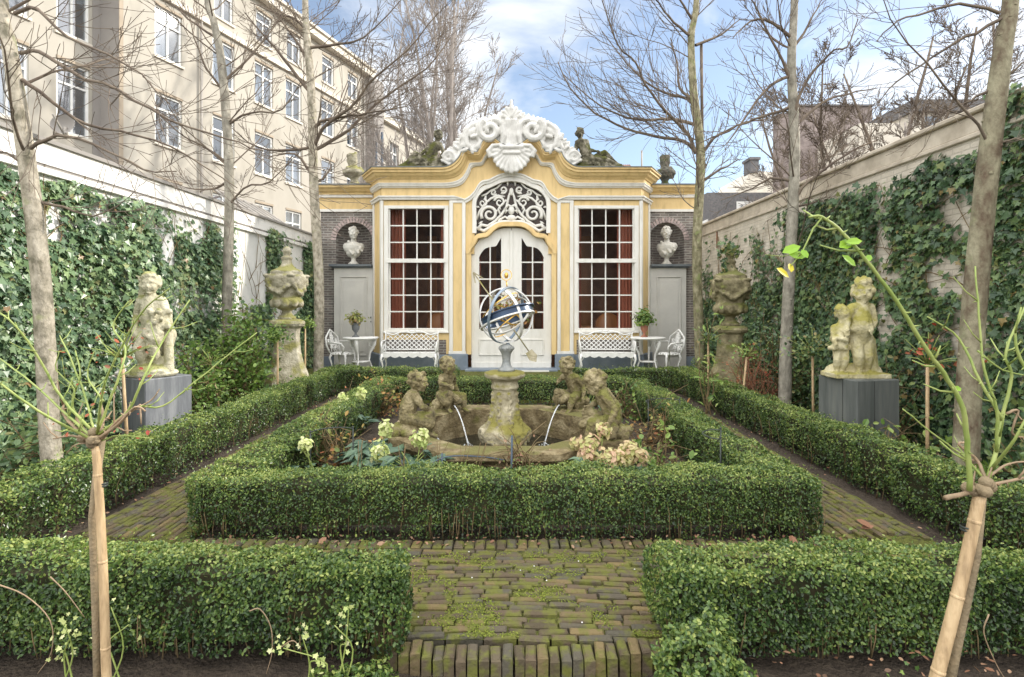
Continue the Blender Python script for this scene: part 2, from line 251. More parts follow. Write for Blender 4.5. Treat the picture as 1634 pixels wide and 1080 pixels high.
# ------------------------------------------------------------------ mesh building
class MB:
    def __init__(s): s.V = []; s.G = []; s.n = 0        # groups: (faces array n x k, smooth, tint)
    def add(s, V, Fs, smooth=False, tint=None):
        V = np.asarray(V, dtype=np.float64).reshape(-1, 3)
        for f in Fs:
            f = np.asarray(f, dtype=np.int64)
            if f.ndim == 1: f = f[None]
            if len(f): s.G.append((f + s.n, smooth, tint if tint is None or np.ndim(tint) == 0 else np.asarray(tint)))
        s.V.append(V); s.n += len(V); return s
    def box(s, a, b, tint=None):
        x0, y0, z0 = a; x1, y1, z1 = b
        if x0 > x1: x0, x1 = x1, x0
        if y0 > y1: y0, y1 = y1, y0
        if z0 > z1: z0, z1 = z1, z0
        V = [(x0, y0, z0), (x1, y0, z0), (x1, y1, z0), (x0, y1, z0), (x0, y0, z1), (x1, y0, z1), (x1, y1, z1), (x0, y1, z1)]
        s.add(V, [np.array([[0, 3, 2, 1], [4, 5, 6, 7], [0, 1, 5, 4], [1, 2, 6, 5], [2, 3, 7, 6], [3, 0, 4, 7]])], False, tint); return s
    def obox(s, c, h, ax, az=(0, 0, 1), tint=None):      # oriented box: centre, half sizes, x axis, z axis
        X = Vector(ax).normalized(); Z = Vector(az); Z = (Z - X * Z.dot(X)).normalized(); Y = Z.cross(X); c = Vector(c)
        V = []
        for sz in (-1, 1):
            for sx, sy in ((-1, -1), (1, -1), (1, 1), (-1, 1)): V.append(c + X * sx * h[0] + Y * sy * h[1] + Z * sz * h[2])
        s.add([tuple(v) for v in V], [np.array([[0, 3, 2, 1], [4, 5, 6, 7], [0, 1, 5, 4], [1, 2, 6, 5], [2, 3, 7, 6], [3, 0, 4, 7]])], False, tint); return s
    def tube(s, P, r, sides=6, tint=None, cap=True):
        P = np.asarray([tuple(p) for p in P], dtype=float); n = len(P)
        r = np.full(n, r) if np.ndim(r) == 0 else np.asarray(r, float)
        if len(r) != n: r = np.interp(np.linspace(0, 1, n), np.linspace(0, 1, len(r)), r)
        T = np.gradient(P, axis=0); T /= np.linalg.norm(T, axis=1)[:, None] + 1e-9
        m = np.abs(T.mean(0)); ref = np.eye(3)[int(np.argmin(m))]
        U = np.cross(T, ref); U /= np.linalg.norm(U, axis=1)[:, None] + 1e-9; W = np.cross(T, U)
        a = np.linspace(0, 2 * np.pi, sides, endpoint=False)
        V = P[:, None, :] + r[:, None, None] * (np.cos(a)[None, :, None] * U[:, None, :] + np.sin(a)[None, :, None] * W[:, None, :])
        i = np.arange(n - 1)[:, None] * sides; j = np.arange(sides)[None, :]; j2 = (j + 1) % sides
        Fq = np.stack([i + j, i + j2, i + sides + j2, i + sides + j], -1).reshape(-1, 4)
        fs = [Fq]
        if cap: fs += [np.arange(sides)[::-1][None], (np.arange(sides) + (n - 1) * sides)[None]]
        s.add(V.reshape(-1, 3), fs, True, tint); return s
    def lathe(s, prof, c=(0, 0, 0), seg=32, mod=None, tint=None, ang=(0, 2 * math.pi)):
        prof = np.asarray(prof, float); n = len(prof); full = abs(ang[1] - ang[0] - 2 * math.pi) < 1e-6
        a = np.linspace(ang[0], ang[1], seg, endpoint=not full)
        rr = prof[:, 0][:, None] * np.ones(seg)[None]
        if mod is not None: rr = mod(rr, prof[:, 1][:, None] * np.ones(seg)[None], a[None] * np.ones(n)[:, None])
        V = np.stack([c[0] + rr * np.cos(a), c[1] + rr * np.sin(a), c[2] + prof[:, 1][:, None] * np.ones(seg)[None]], -1).reshape(-1, 3)
        m = seg if full else seg - 1
        i = np.arange(n - 1)[:, None] * seg; j = np.arange(m)[None]; j2 = (j + 1) % seg
        s.add(V, [np.stack([i + j, i + j2, i + seg + j2, i + seg + j], -1).reshape(-1, 4)], True, tint); return s
    def ell(s, c, r, rot=None, seg=12, rings=8, tint=None):
        th = np.linspace(0, np.pi, rings + 1); a = np.linspace(0, 2 * np.pi, seg, endpoint=False)
        V = np.stack([np.sin(th)[:, None] * np.cos(a), np.sin(th)[:, None] * np.sin(a), np.cos(th)[:, None] * np.ones(seg)], -1).reshape(-1, 3) * np.asarray(r if np.ndim(r) else (r, r, r))
        if rot is not None: V = V @ np.array(rot).T
        V = V + np.asarray(tuple(c))
        i = np.arange(rings)[:, None] * seg; j = np.arange(seg)[None]; j2 = (j + 1) % seg
        s.add(V, [np.stack([i + j, i + seg + j, i + seg + j2, i + j2], -1).reshape(-1, 4)], True, tint); return s
    def cap(s, p, q, r0, r1, sides=10):
        p = Vector(p); q = Vector(q); d = (q - p); L = d.length or 1e-6; d /= L
        pts = []; rs = []
        for a in (-1, -0.7, -0.3): pts.append(p + d * r0 * a); rs.append(r0 * math.sqrt(max(1 - a * a, 0.0004)))
        pts += [p, q]; rs += [r0, r1]
        for a in (0.3, 0.7, 1): pts.append(q + d * r1 * a); rs.append(r1 * math.sqrt(max(1 - a * a, 0.0004)))
        s.tube(pts, rs, sides); return s
    def prism(s, poly, y0, y1, tint=None):               # polygon in x,z extruded along y
        n = len(poly); V = [(x, y0, z) for x, z in poly] + [(x, y1, z) for x, z in poly]
        s.add(V, [np.arange(n)[None], np.arange(n)[::-1][None] + n, np.array([[i, i + n, (i + 1) % n + n, (i + 1) % n] for i in range(n)])], False, tint); return s
    def band(s, xs, top, bot, y0, y1):
        n = len(xs); V = []
        for x, a, b in zip(xs, top, bot): V += [(x, y0, a), (x, y0, b), (x, y1, b), (x, y1, a)]
        Fq = []
        for i in range(n - 1):
            for k in range(4):
                k2 = (k + 1) % 4; Fq.append([i * 4 + k, i * 4 + k2, i * 4 + 4 + k2, i * 4 + 4 + k])
        s.add(V, [np.array(Fq), np.array([[3, 2, 1, 0], [n * 4 - 4, n * 4 - 3, n * 4 - 2, n * 4 - 1]])]); return s
    def build(s, name, m, parent=None, origin=None, mods=()):
        me = bpy.data.meshes.new(name)
        V = np.concatenate(s.V) if s.V else np.zeros((0, 3))
        o = origin if origin is not None else (ORG.get(parent.name, (0, 0, 0)) if parent else (0, 0, 0))
        V = V - np.asarray(tuple(o))
        me.vertices.add(len(V)); me.vertices.foreach_set('co', V.astype(np.float32).ravel())
        loops = np.concatenate([g[0].ravel() for g in s.G]); tot = np.concatenate([np.full(len(g[0]), g[0].shape[1]) for g in s.G])
        start = np.concatenate([[0], np.cumsum(tot)[:-1]])
        me.loops.add(len(loops)); me.loops.foreach_set('vertex_index', loops.astype(np.int32))
        me.polygons.add(len(tot)); me.polygons.foreach_set('loop_start', start.astype(np.int32)); me.polygons.foreach_set('loop_total', tot.astype(np.int32))
        me.polygons.foreach_set('use_smooth', np.concatenate([np.full(len(g[0]), g[1]) for g in s.G]))
        if any(g[2] is not None for g in s.G):
            tn = np.concatenate([np.full(len(g[0]), 0.5 if g[2] is None else g[2]) if np.ndim(g[2]) == 0 else np.asarray(g[2]) for g in s.G])
            at_ = me.attributes.new('tint', 'FLOAT', 'FACE'); at_.data.foreach_set('value', tn.astype(np.float32))
        me.update(calc_edges=True); me.validate(clean_customdata=False)
        me.materials.append(MATS[m] if isinstance(m, str) else m)
        ob = bpy.data.objects.new(name, me); C.objects.link(ob)
        if parent: ob.parent = parent; ORG[ob.name] = o
        elif origin is not None: ob.location = tuple(o)
        return ob
ORG = {}
def tag(o, label=None, cat=None, group=None, kind=None):
    if label: o['label'] = label
    if cat: o['category'] = cat
    if group: o['group'] = group
    if kind: o['kind'] = kind
    return o
def thing(name, label, cat, loc=(0, 0, 0), group=None):
    o = bpy.data.objects.new(name, None); C.objects.link(o); o.location = tuple(loc); o.empty_display_size = 0.2
    ORG[o.name] = tuple(loc); return tag(o, label, cat, group)
def copy_tree(o, parent=None):
    c = o.copy(); C.objects.link(c); c.parent = parent
    for ch in list(o.children): copy_tree(ch, c)
    return c
def bevel(o, w=0.005, seg=1):
    m = o.modifiers.new('bevel', 'BEVEL'); m.width = w; m.segments = seg; m.limit_method = 'ANGLE'; m.angle_limit = R(40); return o

def blob(mb, voxel, smooth=3, rough_amp=0.0, rough_scale=20.0):
    """union of the shapes in mb as one continuous skin; returns a new MB"""
    tmp = mb.build('tmp', 'offwhite')
    a = tmp.modifiers.new('r', 'REMESH'); a.mode = 'VOXEL'; a.voxel_size = voxel; a.use_smooth_shade = True
    if smooth: q = tmp.modifiers.new('s', 'SMOOTH'); q.iterations = smooth; q.factor = 0.5
    bpy.context.view_layer.update()
    dg = bpy.context.evaluated_depsgraph_get(); me = bpy.data.meshes.new_from_object(tmp.evaluated_get(dg))
    n = len(me.vertices); V = np.zeros(n * 3); me.vertices.foreach_get('co', V); V = V.reshape(-1, 3)
    if rough_amp:
        Nn = np.zeros(n * 3); me.vertices.foreach_get('normal', Nn); Nn = Nn.reshape(-1, 3)
        d = np.array([noise.noise(Vector(v) * rough_scale) for v in V]); V = V + Nn * d[:, None] * rough_amp
    tri = [[], []]
    lt = np.zeros(len(me.polygons), int); me.polygons.foreach_get('loop_total', lt)
    li = np.zeros(len(me.loops), int); me.loops.foreach_get('vertex_index', li); ls = np.zeros(len(me.polygons), int); me.polygons.foreach_get('loop_start', ls)
    o = MB(); fs = []
    for k in (3, 4):
        sel = ls[lt == k]
        if len(sel): fs.append(np.stack([li[sel + i] for i in range(k)], -1))
    o.add(V, fs, True)
    bpy.data.objects.remove(tmp); bpy.data.meshes.remove(me); return o

def transform(mb, loc=(0, 0, 0), rz=0, sc=1.0, ry=0, mirror=False):
    M = np.array(Matrix.Rotation(rz, 3, 'Z') @ Matrix.Rotation(ry, 3, 'Y'))
    V = np.concatenate(mb.V)
    if mirror: V = V * np.array([-1, 1, 1])
    V = (V * sc) @ M.T + np.asarray(tuple(loc)); o = MB(); o.V = [V]; o.n = len(V)
    o.G = [(g[0][:, ::-1] if mirror else g[0], g[1], g[2]) for g in mb.G]; return o

# leaves: template vertices (x side, y along, z lift) and faces
TPL = {
 'rhomb': (np.array([(0, 0, 0), (-.3, .5, .06), (0, 1, 0), (.3, .5, .06)]), [np.array([[0, 2, 1], [0, 3, 2]])]),
 'oval': (np.array([(0, 0, 0), (-.27, .3, .06), (-.25, .72, .06), (0, 1, 0), (.25, .72, .06), (.27, .3, .06)]), [np.array([[0, 3, 2, 1], [0, 5, 4, 3]])]),
 'ivy': (np.array([(0, 0, 0), (-.42, -.08, .03), (-.34, .22, .05), (-.5, .48, 0), (-.2, .55, .05), (0, 1, -.06), (.2, .55, .05), (.5, .48, 0), (.34, .22, .05), (.42, -.08, .03)]),
         [np.array([[0, 5, 4, 3, 2, 1], [0, 9, 8, 7, 6, 5]])]),
 'lance': (np.array([(0, 0, 0), (-.13, .3, .05), (-.16, .6, .03), (0, 1, -.18), (.16, .6, .03), (.13, .3, .05), (0, .32, .0), (0, .62, -.03)]),
           [np.array([[0, 6, 1], [0, 5, 6]]), np.array([[1, 6, 7, 2], [6, 5, 4, 7]]), np.array([[2, 7, 3], [7, 4, 3]])]),
}
def leaves(mb, P, Nn, size, tpl='rhomb', tint=None, droop=0.0, rs=None, U=None):
    rs = rs or rng; P = np.asarray(P, float); n = len(P)
    if n == 0: return
    Nn = np.asarray(Nn, float); Nn = Nn / (np.linalg.norm(Nn, axis=1)[:, None] + 1e-9)
    if U is None:
        U = rs.normal(size=(n, 3)); U[:, 2] -= droop
    U = U - Nn * (U * Nn).sum(1)[:, None]; U /= np.linalg.norm(U, axis=1)[:, None] + 1e-9
    W = np.cross(U, Nn)
    T, Fs = TPL[tpl]; k = len(T); size = np.broadcast_to(size, (n,))
    V = P[:, None, :] + size[:, None, None] * (T[None, :, 0, None] * W[:, None] + (T[None, :, 1, None] - 0.3) * U[:, None] + T[None, :, 2, None] * Nn[:, None])
    if tint is None: tint = rs.random(n)
    fs = []; s0 = mb.n; off = (np.arange(n) * k)[:, None, None]
    for f in Fs:
        ff = (f[None] + off).reshape(-1, f.shape[1]); mb.G.append((ff + s0, False, np.repeat(tint, f.shape[0])))
    mb.V.append(V.reshape(-1, 3)); mb.n += n * k

def vnoise(P, scale, seed=0.0):
    return np.array([noise.noise(Vector((p[0] * scale + seed, p[1] * scale + seed * 1.7, p[2] * scale - seed))) for p in P])
# ================================================================== SETTING: ground, paving
def grid(x0, x1, y0, y1, step, zf):
    xs = np.arange(x0, x1 + step * .5, step); ys = np.arange(y0, y1 + step * .5, step); X, Y = np.meshgrid(xs, ys)
    Z = np.array([[zf(x, y) for x in xs] for y in ys]); nx = len(xs); mb = MB()
    i = (np.arange(len(ys) - 1) * nx)[:, None]; j = np.arange(nx - 1)[None]
    mb.add(np.stack([X, Y, Z], -1).reshape(-1, 3), [np.stack([i + j, i + j + 1, i + nx + j + 1, i + nx + j], -1).reshape(-1, 4)], True); return mb
g = MB(); g.add([(-400, -60, -0.12), (400, -60, -0.12), (400, 700, -0.12), (-400, 700, -0.12)], [[0, 1, 2, 3]])
tag(g.build('ground', 'soil'), kind='structure')
g = grid(-4.7, 4.5, 1.0, 12.2, 0.06, lambda x, y: -0.005 + 0.035 * noise.noise(Vector((x * 5, y * 5, 0))) + 0.02 * noise.noise(Vector((x * 16, y * 16, 3))) - (0.05 if -2.9 < x < 2.8 and y < 9.6 and not (-2.12 < x < 2.03 and 3.34 < y < 8.4) and not (x < -2.76 or x > 2.63) else 0))
tag(g.build('garden_soil', 'soil'), kind='structure')

def in_path(x, y):
    if y < 2.32 + 0.0 * x and -0.62 < x < 0.72: return False
    if 2.40 < y < 3.36 and -2.76 < x < 2.62: return True
    if 3.3 < y < 9.4 and (-2.74 < x < -2.14 or 2.06 < x < 2.6): return True
    if 8.5 < y < 9.4 and -2.9 < x < 2.8: return True
    return False
BR_F = np.array([[0, 1, 5, 4], [1, 2, 6, 5], [2, 3, 7, 6], [3, 0, 4, 7], [4, 5, 9, 8], [5, 6, 10, 9], [6, 7, 11, 10], [7, 4, 8, 11], [8, 9, 10, 11]])
def brick(mb, x, y, z, hx, hy, hz, ang, r, tint, tilt=0.022):
    b = min(0.009, hx * .35, hy * .35); ca, sa = math.cos(ang), math.sin(ang); tx, ty = r.normal(0, tilt, 2); V = []
    for (ix, iy, iz) in ((0, 0, -hz), (0, 0, hz - b), (b, b, hz)):
        for sx, sy in ((-1, -1), (1, -1), (1, 1), (-1, 1)):
            px = sx * (hx - ix) + r.normal(0, .0015); py = sy * (hy - iy) + r.normal(0, .0015)
            V.append((x + px * ca - py * sa, y + px * sa + py * ca, z + iz + px * tx + py * ty * 2))
    mb.add(V, [BR_F], False, tint)
pav = MB(); rs = np.random.default_rng(3); PZ = 0.035
def wob(x, y): return 0.035 * math.sin(x * 2.1 + y * .7) + 0.03 * noise.noise(Vector((x * 1.3, y * 1.3, 7)))
# courses running across (cross path and landing)
y = 2.40
while y < 3.30:
    x = -2.8 + rs.random() * .1
    while x < 2.65:
        L = rs.normal(.150, .014); xm = x + L / 2; yy = y + wob(xm, y) - 0.03 * math.exp(-(xm - .1) ** 2 / .3) * max(0, (2.9 - y) / .5)
        if 2.36 < yy < 3.29 and not (yy < 2.60 and (xm < -.56 or xm > .70)): brick(pav, xm, yy, PZ + 0.006 * noise.noise(Vector((xm * 2, yy * 2, 0))) + rs.normal(0, .005) - .04, L / 2 - .004, .0185 + rs.normal(0, .001), .045, 0.6 * (wob(xm + .05, y) - wob(xm - .05, y)) / .1, rs, rs.random())
        x += L
    y += .043
# courses running away from the viewer (side paths) and across at the back
for xa, xb in ((-2.76, -2.12), (2.03, 2.63)):
    x = xa
    while x < xb:
        y = 3.40 + rs.random() * .12
        while y < 9.5:
            L = rs.normal(.172, .008); ym = y + L / 2
            brick(pav, x + wob(ym * .8, x) * .6, ym, PZ - .04 + 0.008 * noise.noise(Vector((x * 2, ym * 2, 0))) + rs.normal(0, .003), .0188, L / 2 - .004, .045, 0, rs, rs.random(), .02)
            y += L
        x += .0435
y = 8.55
while y < 9.4:
    x = -2.0
    while x < 1.95:
        L = rs.normal(.172, .008); brick(pav, x + L / 2, y + wob(x, y) * .4, PZ - .04, L / 2 - .004, .0235, .045, 0, rs, rs.random()); x += L
    y += .0535
# edging courses along the bed and the step
for i in range(62):
    x = -2.0 + i * .0645
    brick(pav, x, 3.33 + .01 * math.sin(x * 3), PZ - .03 + rs.normal(0, .003), .028, .05, .045, 0, rs, rs.random())
tag(pav.build('brick_paving', 'paver'), kind='structure')
st = MB()
for i in range(46):
    u = (i - 22.5) / 22.5; x = 0.055 + u * 1.1
    if not -.52 < x < .66: continue
    brick(st, x, 2.352 - 0.055 * (1 - u * u * 3.2) , PZ - .052 + rs.normal(0, .005), .0212, .050, .058, -u * .12 + rs.normal(0, .02), rs, rs.random(), .02)
for k in range(3):
    for i in range(14):
        x = -.66 + i * .115 + k * .05
        brick(st, x, 2.13 - k * .1 + .01 * math.sin(i), -0.075, .054, .045, .04, 0, rs, rs.random())
tag(st.build('brick_step', 'paver'), kind='structure')
mj = grid(-2.78, 2.64, 2.40, 9.45, .035, lambda x, y: PZ - 0.012 + 0.012 * noise.noise(Vector((x * 9, y * 9, 1))) + 0.01 * noise.noise(Vector((x * 3, y * 3, 5))) - (0.25 if (-2.02 < x < 1.93 and y > 3.33 and y < 8.5) else 0))
tag(mj.build('path_bedding', 'moss_bed'), kind='structure')
# moss tufts in the joints
mt = MB(); P = []
while len(P) < 13000:
    x = rs.uniform(-.75, .85) if rs.random() < .5 else rs.uniform(-2.85, 2.75); y = 2.36 + rs.random() ** 1.4 * 1.1 if rs.random() < .62 else rs.uniform(3.4, 9)
    if not in_path(x, y): continue
    v = noise.noise(Vector((x * 3.1, y * 6.5, 2))) + .5 * noise.noise(Vector((x * 11, y * 11, 4)))
    if v < .06 + rs.random() * .2: continue
    P.append((x, y, PZ + .004 + rs.random() * .007))
P = np.array(P); leaves(mt, P, rs.normal(size=(len(P), 3)) * .5 + np.array([0, -.3, 1]), rs.uniform(.006, .013, len(P)), 'rhomb', rs=rs)
tag(mt.build('moss', 'moss_tuft'), kind='stuff')
te = MB(); te.box((-4.66, 9.85, -.1), (4.38, 12.35, .075)); tag(te.build('terrace', 'moss_bed'), kind='structure')

# ================================================================== PAVILION
Yf = 12.1; S = F / Yf; PC = 816.0
def X(px): return (px - CX) / S
def Z(py): return CAMH - (py - HZ) / S
def mx_(px): return 2 * PC - px
PX0 = X(PC)
pv = thing('garden_pavilion', 'ornate yellow and white garden pavilion with a white carved crest and two brick side wings', 'pavilion', (PX0, Yf, 0))
def part(mb, name, m, parent=pv, bv=0, label=None):
    o = mb.build(name, m, parent)
    if bv: bevel(o, bv)
    if label: o['label'] = label
    return o
def both(f):
    for s in (1, -1): f(lambda px, s=s: X(px) if s > 0 else X(mx_(px)))
def curve(pts, n=None):                                  # densify polyline with Catmull-Rom
    P = np.array(pts, float); out = []
    Q = np.vstack([2 * P[0] - P[1], P, 2 * P[-1] - P[-2]])
    for i in range(1, len(Q) - 2):
        for t in np.linspace(0, 1, 4, endpoint=False):
            a, b, c, d = Q[i - 1], Q[i], Q[i + 1], Q[i + 2]
            out.append(.5 * ((2 * b) + (c - a) * t + (2 * a - 5 * b + 4 * c - d) * t * t + (3 * b - a - 3 * c + d) * t ** 3))
    out.append(P[-1]); return np.array(out)
T_ = curve([(704, 272), (715, 271), (724, 267), (731, 261), (736, 254), (739, 247), (742, 242), (752, 247), (763, 248), (767, 240), (772, 231), (778, 226), (785, 225), (793, 229), (803, 236), (816, 240)])
B_ = curve([(704, 293), (716, 292.5), (728, 290), (737, 285), (743, 277), (747, 269), (750, 262), (757, 261), (768, 260), (773, 252), (778, 245), (783, 242), (789, 242), (796, 246), (805, 252), (816, 255)])
A_ = curve([(742, 318), (750, 313), (758, 304), (764, 294), (770, 289), (780, 287), (788, 283), (797, 279), (806, 277), (816, 276)])
F_ = curve([(757, 372), (757, 345), (757, 322), (762, 310), (771, 301), (782, 296), (795, 290), (805, 287), (816, 286)])
H_ = curve([(747, 405), (750, 397), (756, 388), (762, 378), (770, 376), (778, 374), (786, 366), (795, 360), (805, 358), (816, 358)])
def fullpts(P): return [tuple(p) for p in P] + [(mx_(x), y) for x, y in P[::-1][1:]]
def ruled(mb, Tp, Bp, prof, yb=Yf):                       # Tp,Bp lists of 3D points; prof (t, d)
    n = len(Tp); k = len(prof); V = []
    for a, b, o in zip(Tp, Bp, OUT):
        for t, d in prof: q = a.lerp(b, t); V.append((q.x + o[0] * d, q.y + o[1] * d, q.z))
    Fq = [[i * k + j, i * k + (j + 1), (i + 1) * k + j + 1, (i + 1) * k + j] for i in range(n - 1) for j in range(k - 1)]
    mb.add(V, [np.array(Fq)])
Yw = 12.8; Sw = F / Yw
def Xw(px): return (px - CX) / Sw
def Zw(py): return CAMH - (py - HZ) / Sw
XC = X(609); XE = (595 - CX) * 12.65 / F                  # front corner and canted far corner
cant = Vector((XC - XE, -(0.6), 0)); cn = Vector((-0.6, -(XC - XE), 0)).normalized()
mit = Vector((cn.x, cn.y - 1, 0)) / (1 - cn.y)            # mitre between canted face and front
tp = [Vector((XE, Yf + .6, Z(272))), Vector((XC, Yf, Z(272)))] + [Vector((X(x), Yf, Z(y))) for x, y in T_]
bt = [Vector((XE, Yf + .6, Z(293))), Vector((XC, Yf, Z(293)))] + [Vector((X(x), Yf, Z(y))) for x, y in B_]
mirr = lambda v: Vector((2 * PX0 - v.x, v.y, v.z))
TT = tp + [mirr(v) for v in tp[::-1][1:]]; BB = bt + [mirr(v) for v in bt[::-1][1:]]
nb = len(T_)
oh = [(cn.x, cn.y), (mit.x, mit.y)] + [(0, -1)] * nb
OUT = oh + [(-a, b) for a, b in oh[::-1][1:]]
mb = MB(); ruled(mb, TT, BB, [(-.02, -.2), (-.02, .27), (.1, .27), (.13, .235), (.3, .235), (.34, .20), (.50, .17), (.62, .12), (.70, .105), (.74, .08), (.98, .075), (1.0, 0)])
part(mb, 'cornice', 'yellow')
mb = MB(); ruled(mb, TT, BB, [(-.08, -.3), (-.09, .285), (-.025, .285), (-.025, .2)]); part(mb, 'lead_flashing', 'lead')
mb = MB(); ruled(mb, TT, BB, [(1.003, 0), (1.0, .10), (1.06, .10), (1.10, .085), (1.22, .075), (1.28, .045), (1.33, .04), (1.33, 0)]); part(mb, 'cornice_moulding', 'offwhite')
# architrave moulding
at_ = [Vector((XE, Yf + .6, Z(313))), Vector((XC, Yf, Z(313))), Vector((X(725), Yf, Z(313)))] + [Vector((X(x), Yf, Z(y))) for x, y in A_]
ab = [Vector((XE, Yf + .6, Z(319))), Vector((XC, Yf, Z(319))), Vector((X(735), Yf, Z(319)))] + [Vector((X(x) + .03, Yf, Z(y + 6))) for x, y in A_]
ab[-1].x = PX0
TT2 = at_ + [mirr(v) for v in at_[::-1][1:]]; BB2 = ab + [mirr(v) for v in ab[::-1][1:]]
oh = [(cn.x, cn.y), (mit.x, mit.y)] + [(0, -1)] * (len(A_) + 1); OUT = oh + [(-a, b) for a, b in oh[::-1][1:]]
mb = MB(); ruled(mb, TT2, BB2, [(0, 0), (0, .085), (.35, .085), (.45, .06), (1, .05), (1, 0)]); part(mb, 'architrave_moulding', 'offwhite')
# yellow wall plates (thickness 0.22, set behind the mouldings)
y0, y1 = Yf, Yf + .22
xs = np.concatenate([[609], np.linspace(612, 816, 90)])
# frieze from the cornice bottom to the architrave curve
tI = lambda P, x: np.interp(x, P[:, 0], P[:, 1])
Bm = B_[np.argsort(B_[:, 0])]
fr = MB()
for s in (1, -1):
    XX = [X(x) if s > 0 else X(mx_(x)) for x in xs]; tz = [Z(293 if x < 704 else tI(Bm, x) + 0) + .02 for x in xs]; bz = [Z(318 if x < 742 else tI(A_, x)) - .03 for x in xs]
    fr.band(XX, tz, bz, y0, y1)
part(fr, 'frieze', 'yellow')
wl = MB()
def W(mb, f, x0, x1, ya, yb, ya_=y0, yb_=y1): mb.box((f(x0), ya_, Z(yb)), (f(x1), yb_, Z(ya)))
def _w(f):
    W(wl, f, 609, 617, 319.5, 542); W(wl, f, 712, 748, 319.5, 565); W(wl, f, 617, 712, 319.5, 330); W(wl, f, 617, 712, 527, 542)
    xx = np.linspace(748, 816, 40)
    top = [Z(tI(A_, x)) - .032 for x in xx]
    Fm = F_[F_[:, 0] >= 757]; bot = [Z(405) if x < 757 else Z(tI(F_[np.argsort(F_[:, 0], kind='stable')][-28:], x)) for x in xx]
    wl.band([f(x) for x in xx], top, [min(a - .001, b) for a, b in zip(top, bot)], y0 + .001, y1)
    # canted face
    a = Vector((XC, Yf, 0)); b_ = Vector((XE, Yf + .6, 0))
    if f(700) > f(800): a = mirr(a); b_ = mirr(b_)
    wl.add([(a.x, a.y, .3), (b_.x, b_.y, .3), (b_.x, b_.y, Z(290)), (a.x, a.y, Z(290))], [[0, 1, 2, 3]])
both(_w); part(wl, 'facade_wall', 'yellow')
# canted white strips, plinth, brick aprons
def _p(f):
    cs = MB(); pl = MB(); ap = MB(); ps = MB(); py_ = MB()
    s = 1 if f(700) < f(800) else -1
    a = Vector((XC, Yf, 0)); b_ = Vector((XE, Yf + .6, 0)); nn = cn.copy()
    if s < 0: a = mirr(a); b_ = mirr(b_); nn.x = -nn.x
    d = (b_ - a).normalized(); L = (b_ - a).length
    for u, w in ((.03, .05), (L - .06, .06)):
        c = a + d * u + nn * .012; cs.obox((c.x, c.y, (Z(319) + Z(560)) / 2), (w, .012, (Z(319) - Z(560)) / 2), d)
    c = a + d * L / 2; pl.obox((c.x + nn.x * .02, c.y + nn.y * .02, Z(565) / 2), (L / 2 + .03, .05, Z(565) / 2), d)
    pl.box((f(609), Yf - .04, 0), (f(746), Yf + .2, Z(566)))
    pl.box((f(716), Yf - .10, 0), (f(747), Yf - .04, Z(564)))
    ap.box((f(611), Yf + .01, Z(565.8)), (f(716), Yf + .2, Z(542.3)))
    # pilaster with a raised white frame round the yellow field
    for (x0, x1, ya, yb) in ((717, 723, 320, 560), (737.5, 743, 320, 560), (716, 744, 560, 564.5), (723, 737.5, 320, 324)):
        ps.box((f(x0), Yf - .045, Z(yb)), (f(x1), Yf - .001, Z(ya)))
    py_.box((f(723.3), Yf - .025, Z(559.8)), (f(737.2), Yf - .001, Z(324.2)))
    ps.box((f(608), Yf - .03, Z(560)), (f(612), Yf - .001, Z(320)))
    ps.box((f(606.5), Yf - .04, Z(565.5)), (f(613), Yf - .002, Z(560.2)))
    part(cs, 'corner_pilaster', 'offwhite', bv=.004); part(pl, 'plinth', 'bluestone', bv=.008); part(ap, 'brick_apron', 'brick_wing'); part(ps, 'pilaster_frame', 'offwhite', bv=.006); part(py_, 'pilaster', 'yellow')
both(_p)

# windows
def win(f):
    s = 1 if f(700) < f(800) else -1
    fr = MB(); yb = Yf + .10
    for (x0, x1, ya, yb2) in ((613, 620, 328, 529), (710, 716, 328, 529), (620, 710, 328, 333), (620, 710, 523.5, 529)):
        fr.box((f(x0), Yf - .03, Z(yb2)), (f(x1), yb, Z(ya)))
    fr.box((f(612.5), Yf - .06, Z(531)), (f(716.5), Yf - .031, Z(528)))
    w = part(fr, 'window_frame', 'offwhite', bv=.005)
    bars = MB()
    for (ya, yb2, rows, dy) in ((333, 413, 3, .025), (418, 523.5, 4, .055)):
        n = 4
        for i in range(1, n):
            x = 621 + (709 - 621) * i / n; bars.box((f(x - .95), Yf + dy, Z(yb2)), (f(x + .95), Yf + dy + .03, Z(ya)))
        for j in range(1, rows):
            yv = ya + (yb2 - ya) * j / rows; bars.box((f(620), Yf + dy + .001, Z(yv + .95)), (f(710), Yf + dy + .029, Z(yv - .95)))
        for (a, b) in ((620, 622.2), (707.8, 710)): bars.box((f(a), Yf + dy - .002, Z(yb2)), (f(b), Yf + dy + .032, Z(ya)))
    bars.box((f(616.5), Yf - .045, Z(419)), (f(713.5), Yf + .06, Z(412.8)))
    bars.build('glazing_bars', 'offwhite', w)
    gl = MB(); rr = np.random.default_rng(5)
    for (ya, yb2, rows, dy) in ((333, 412, 3, .04), (419, 523.5, 4, .07)):
        for j in range(rows):
            for i in range(4):
                xa, xb = 621.5 + 22 * i + .6, 621.5 + 22 * (i + 1) - .6; za, zb = ya + (yb2 - ya) * j / rows + .7, ya + (yb2 - ya) * (j + 1) / rows - .7
                t1, t2 = rr.normal(0, .003, 2)
                gl.add([(f(xa), Yf + dy + t1, Z(zb)), (f(xb), Yf + dy - t1, Z(zb)), (f(xb), Yf + dy - t2, Z(za)), (f(xa), Yf + dy + t2, Z(za))], [[0, 1, 2, 3]])
    gl.build('panes', 'glass_pane', w)
both(win)
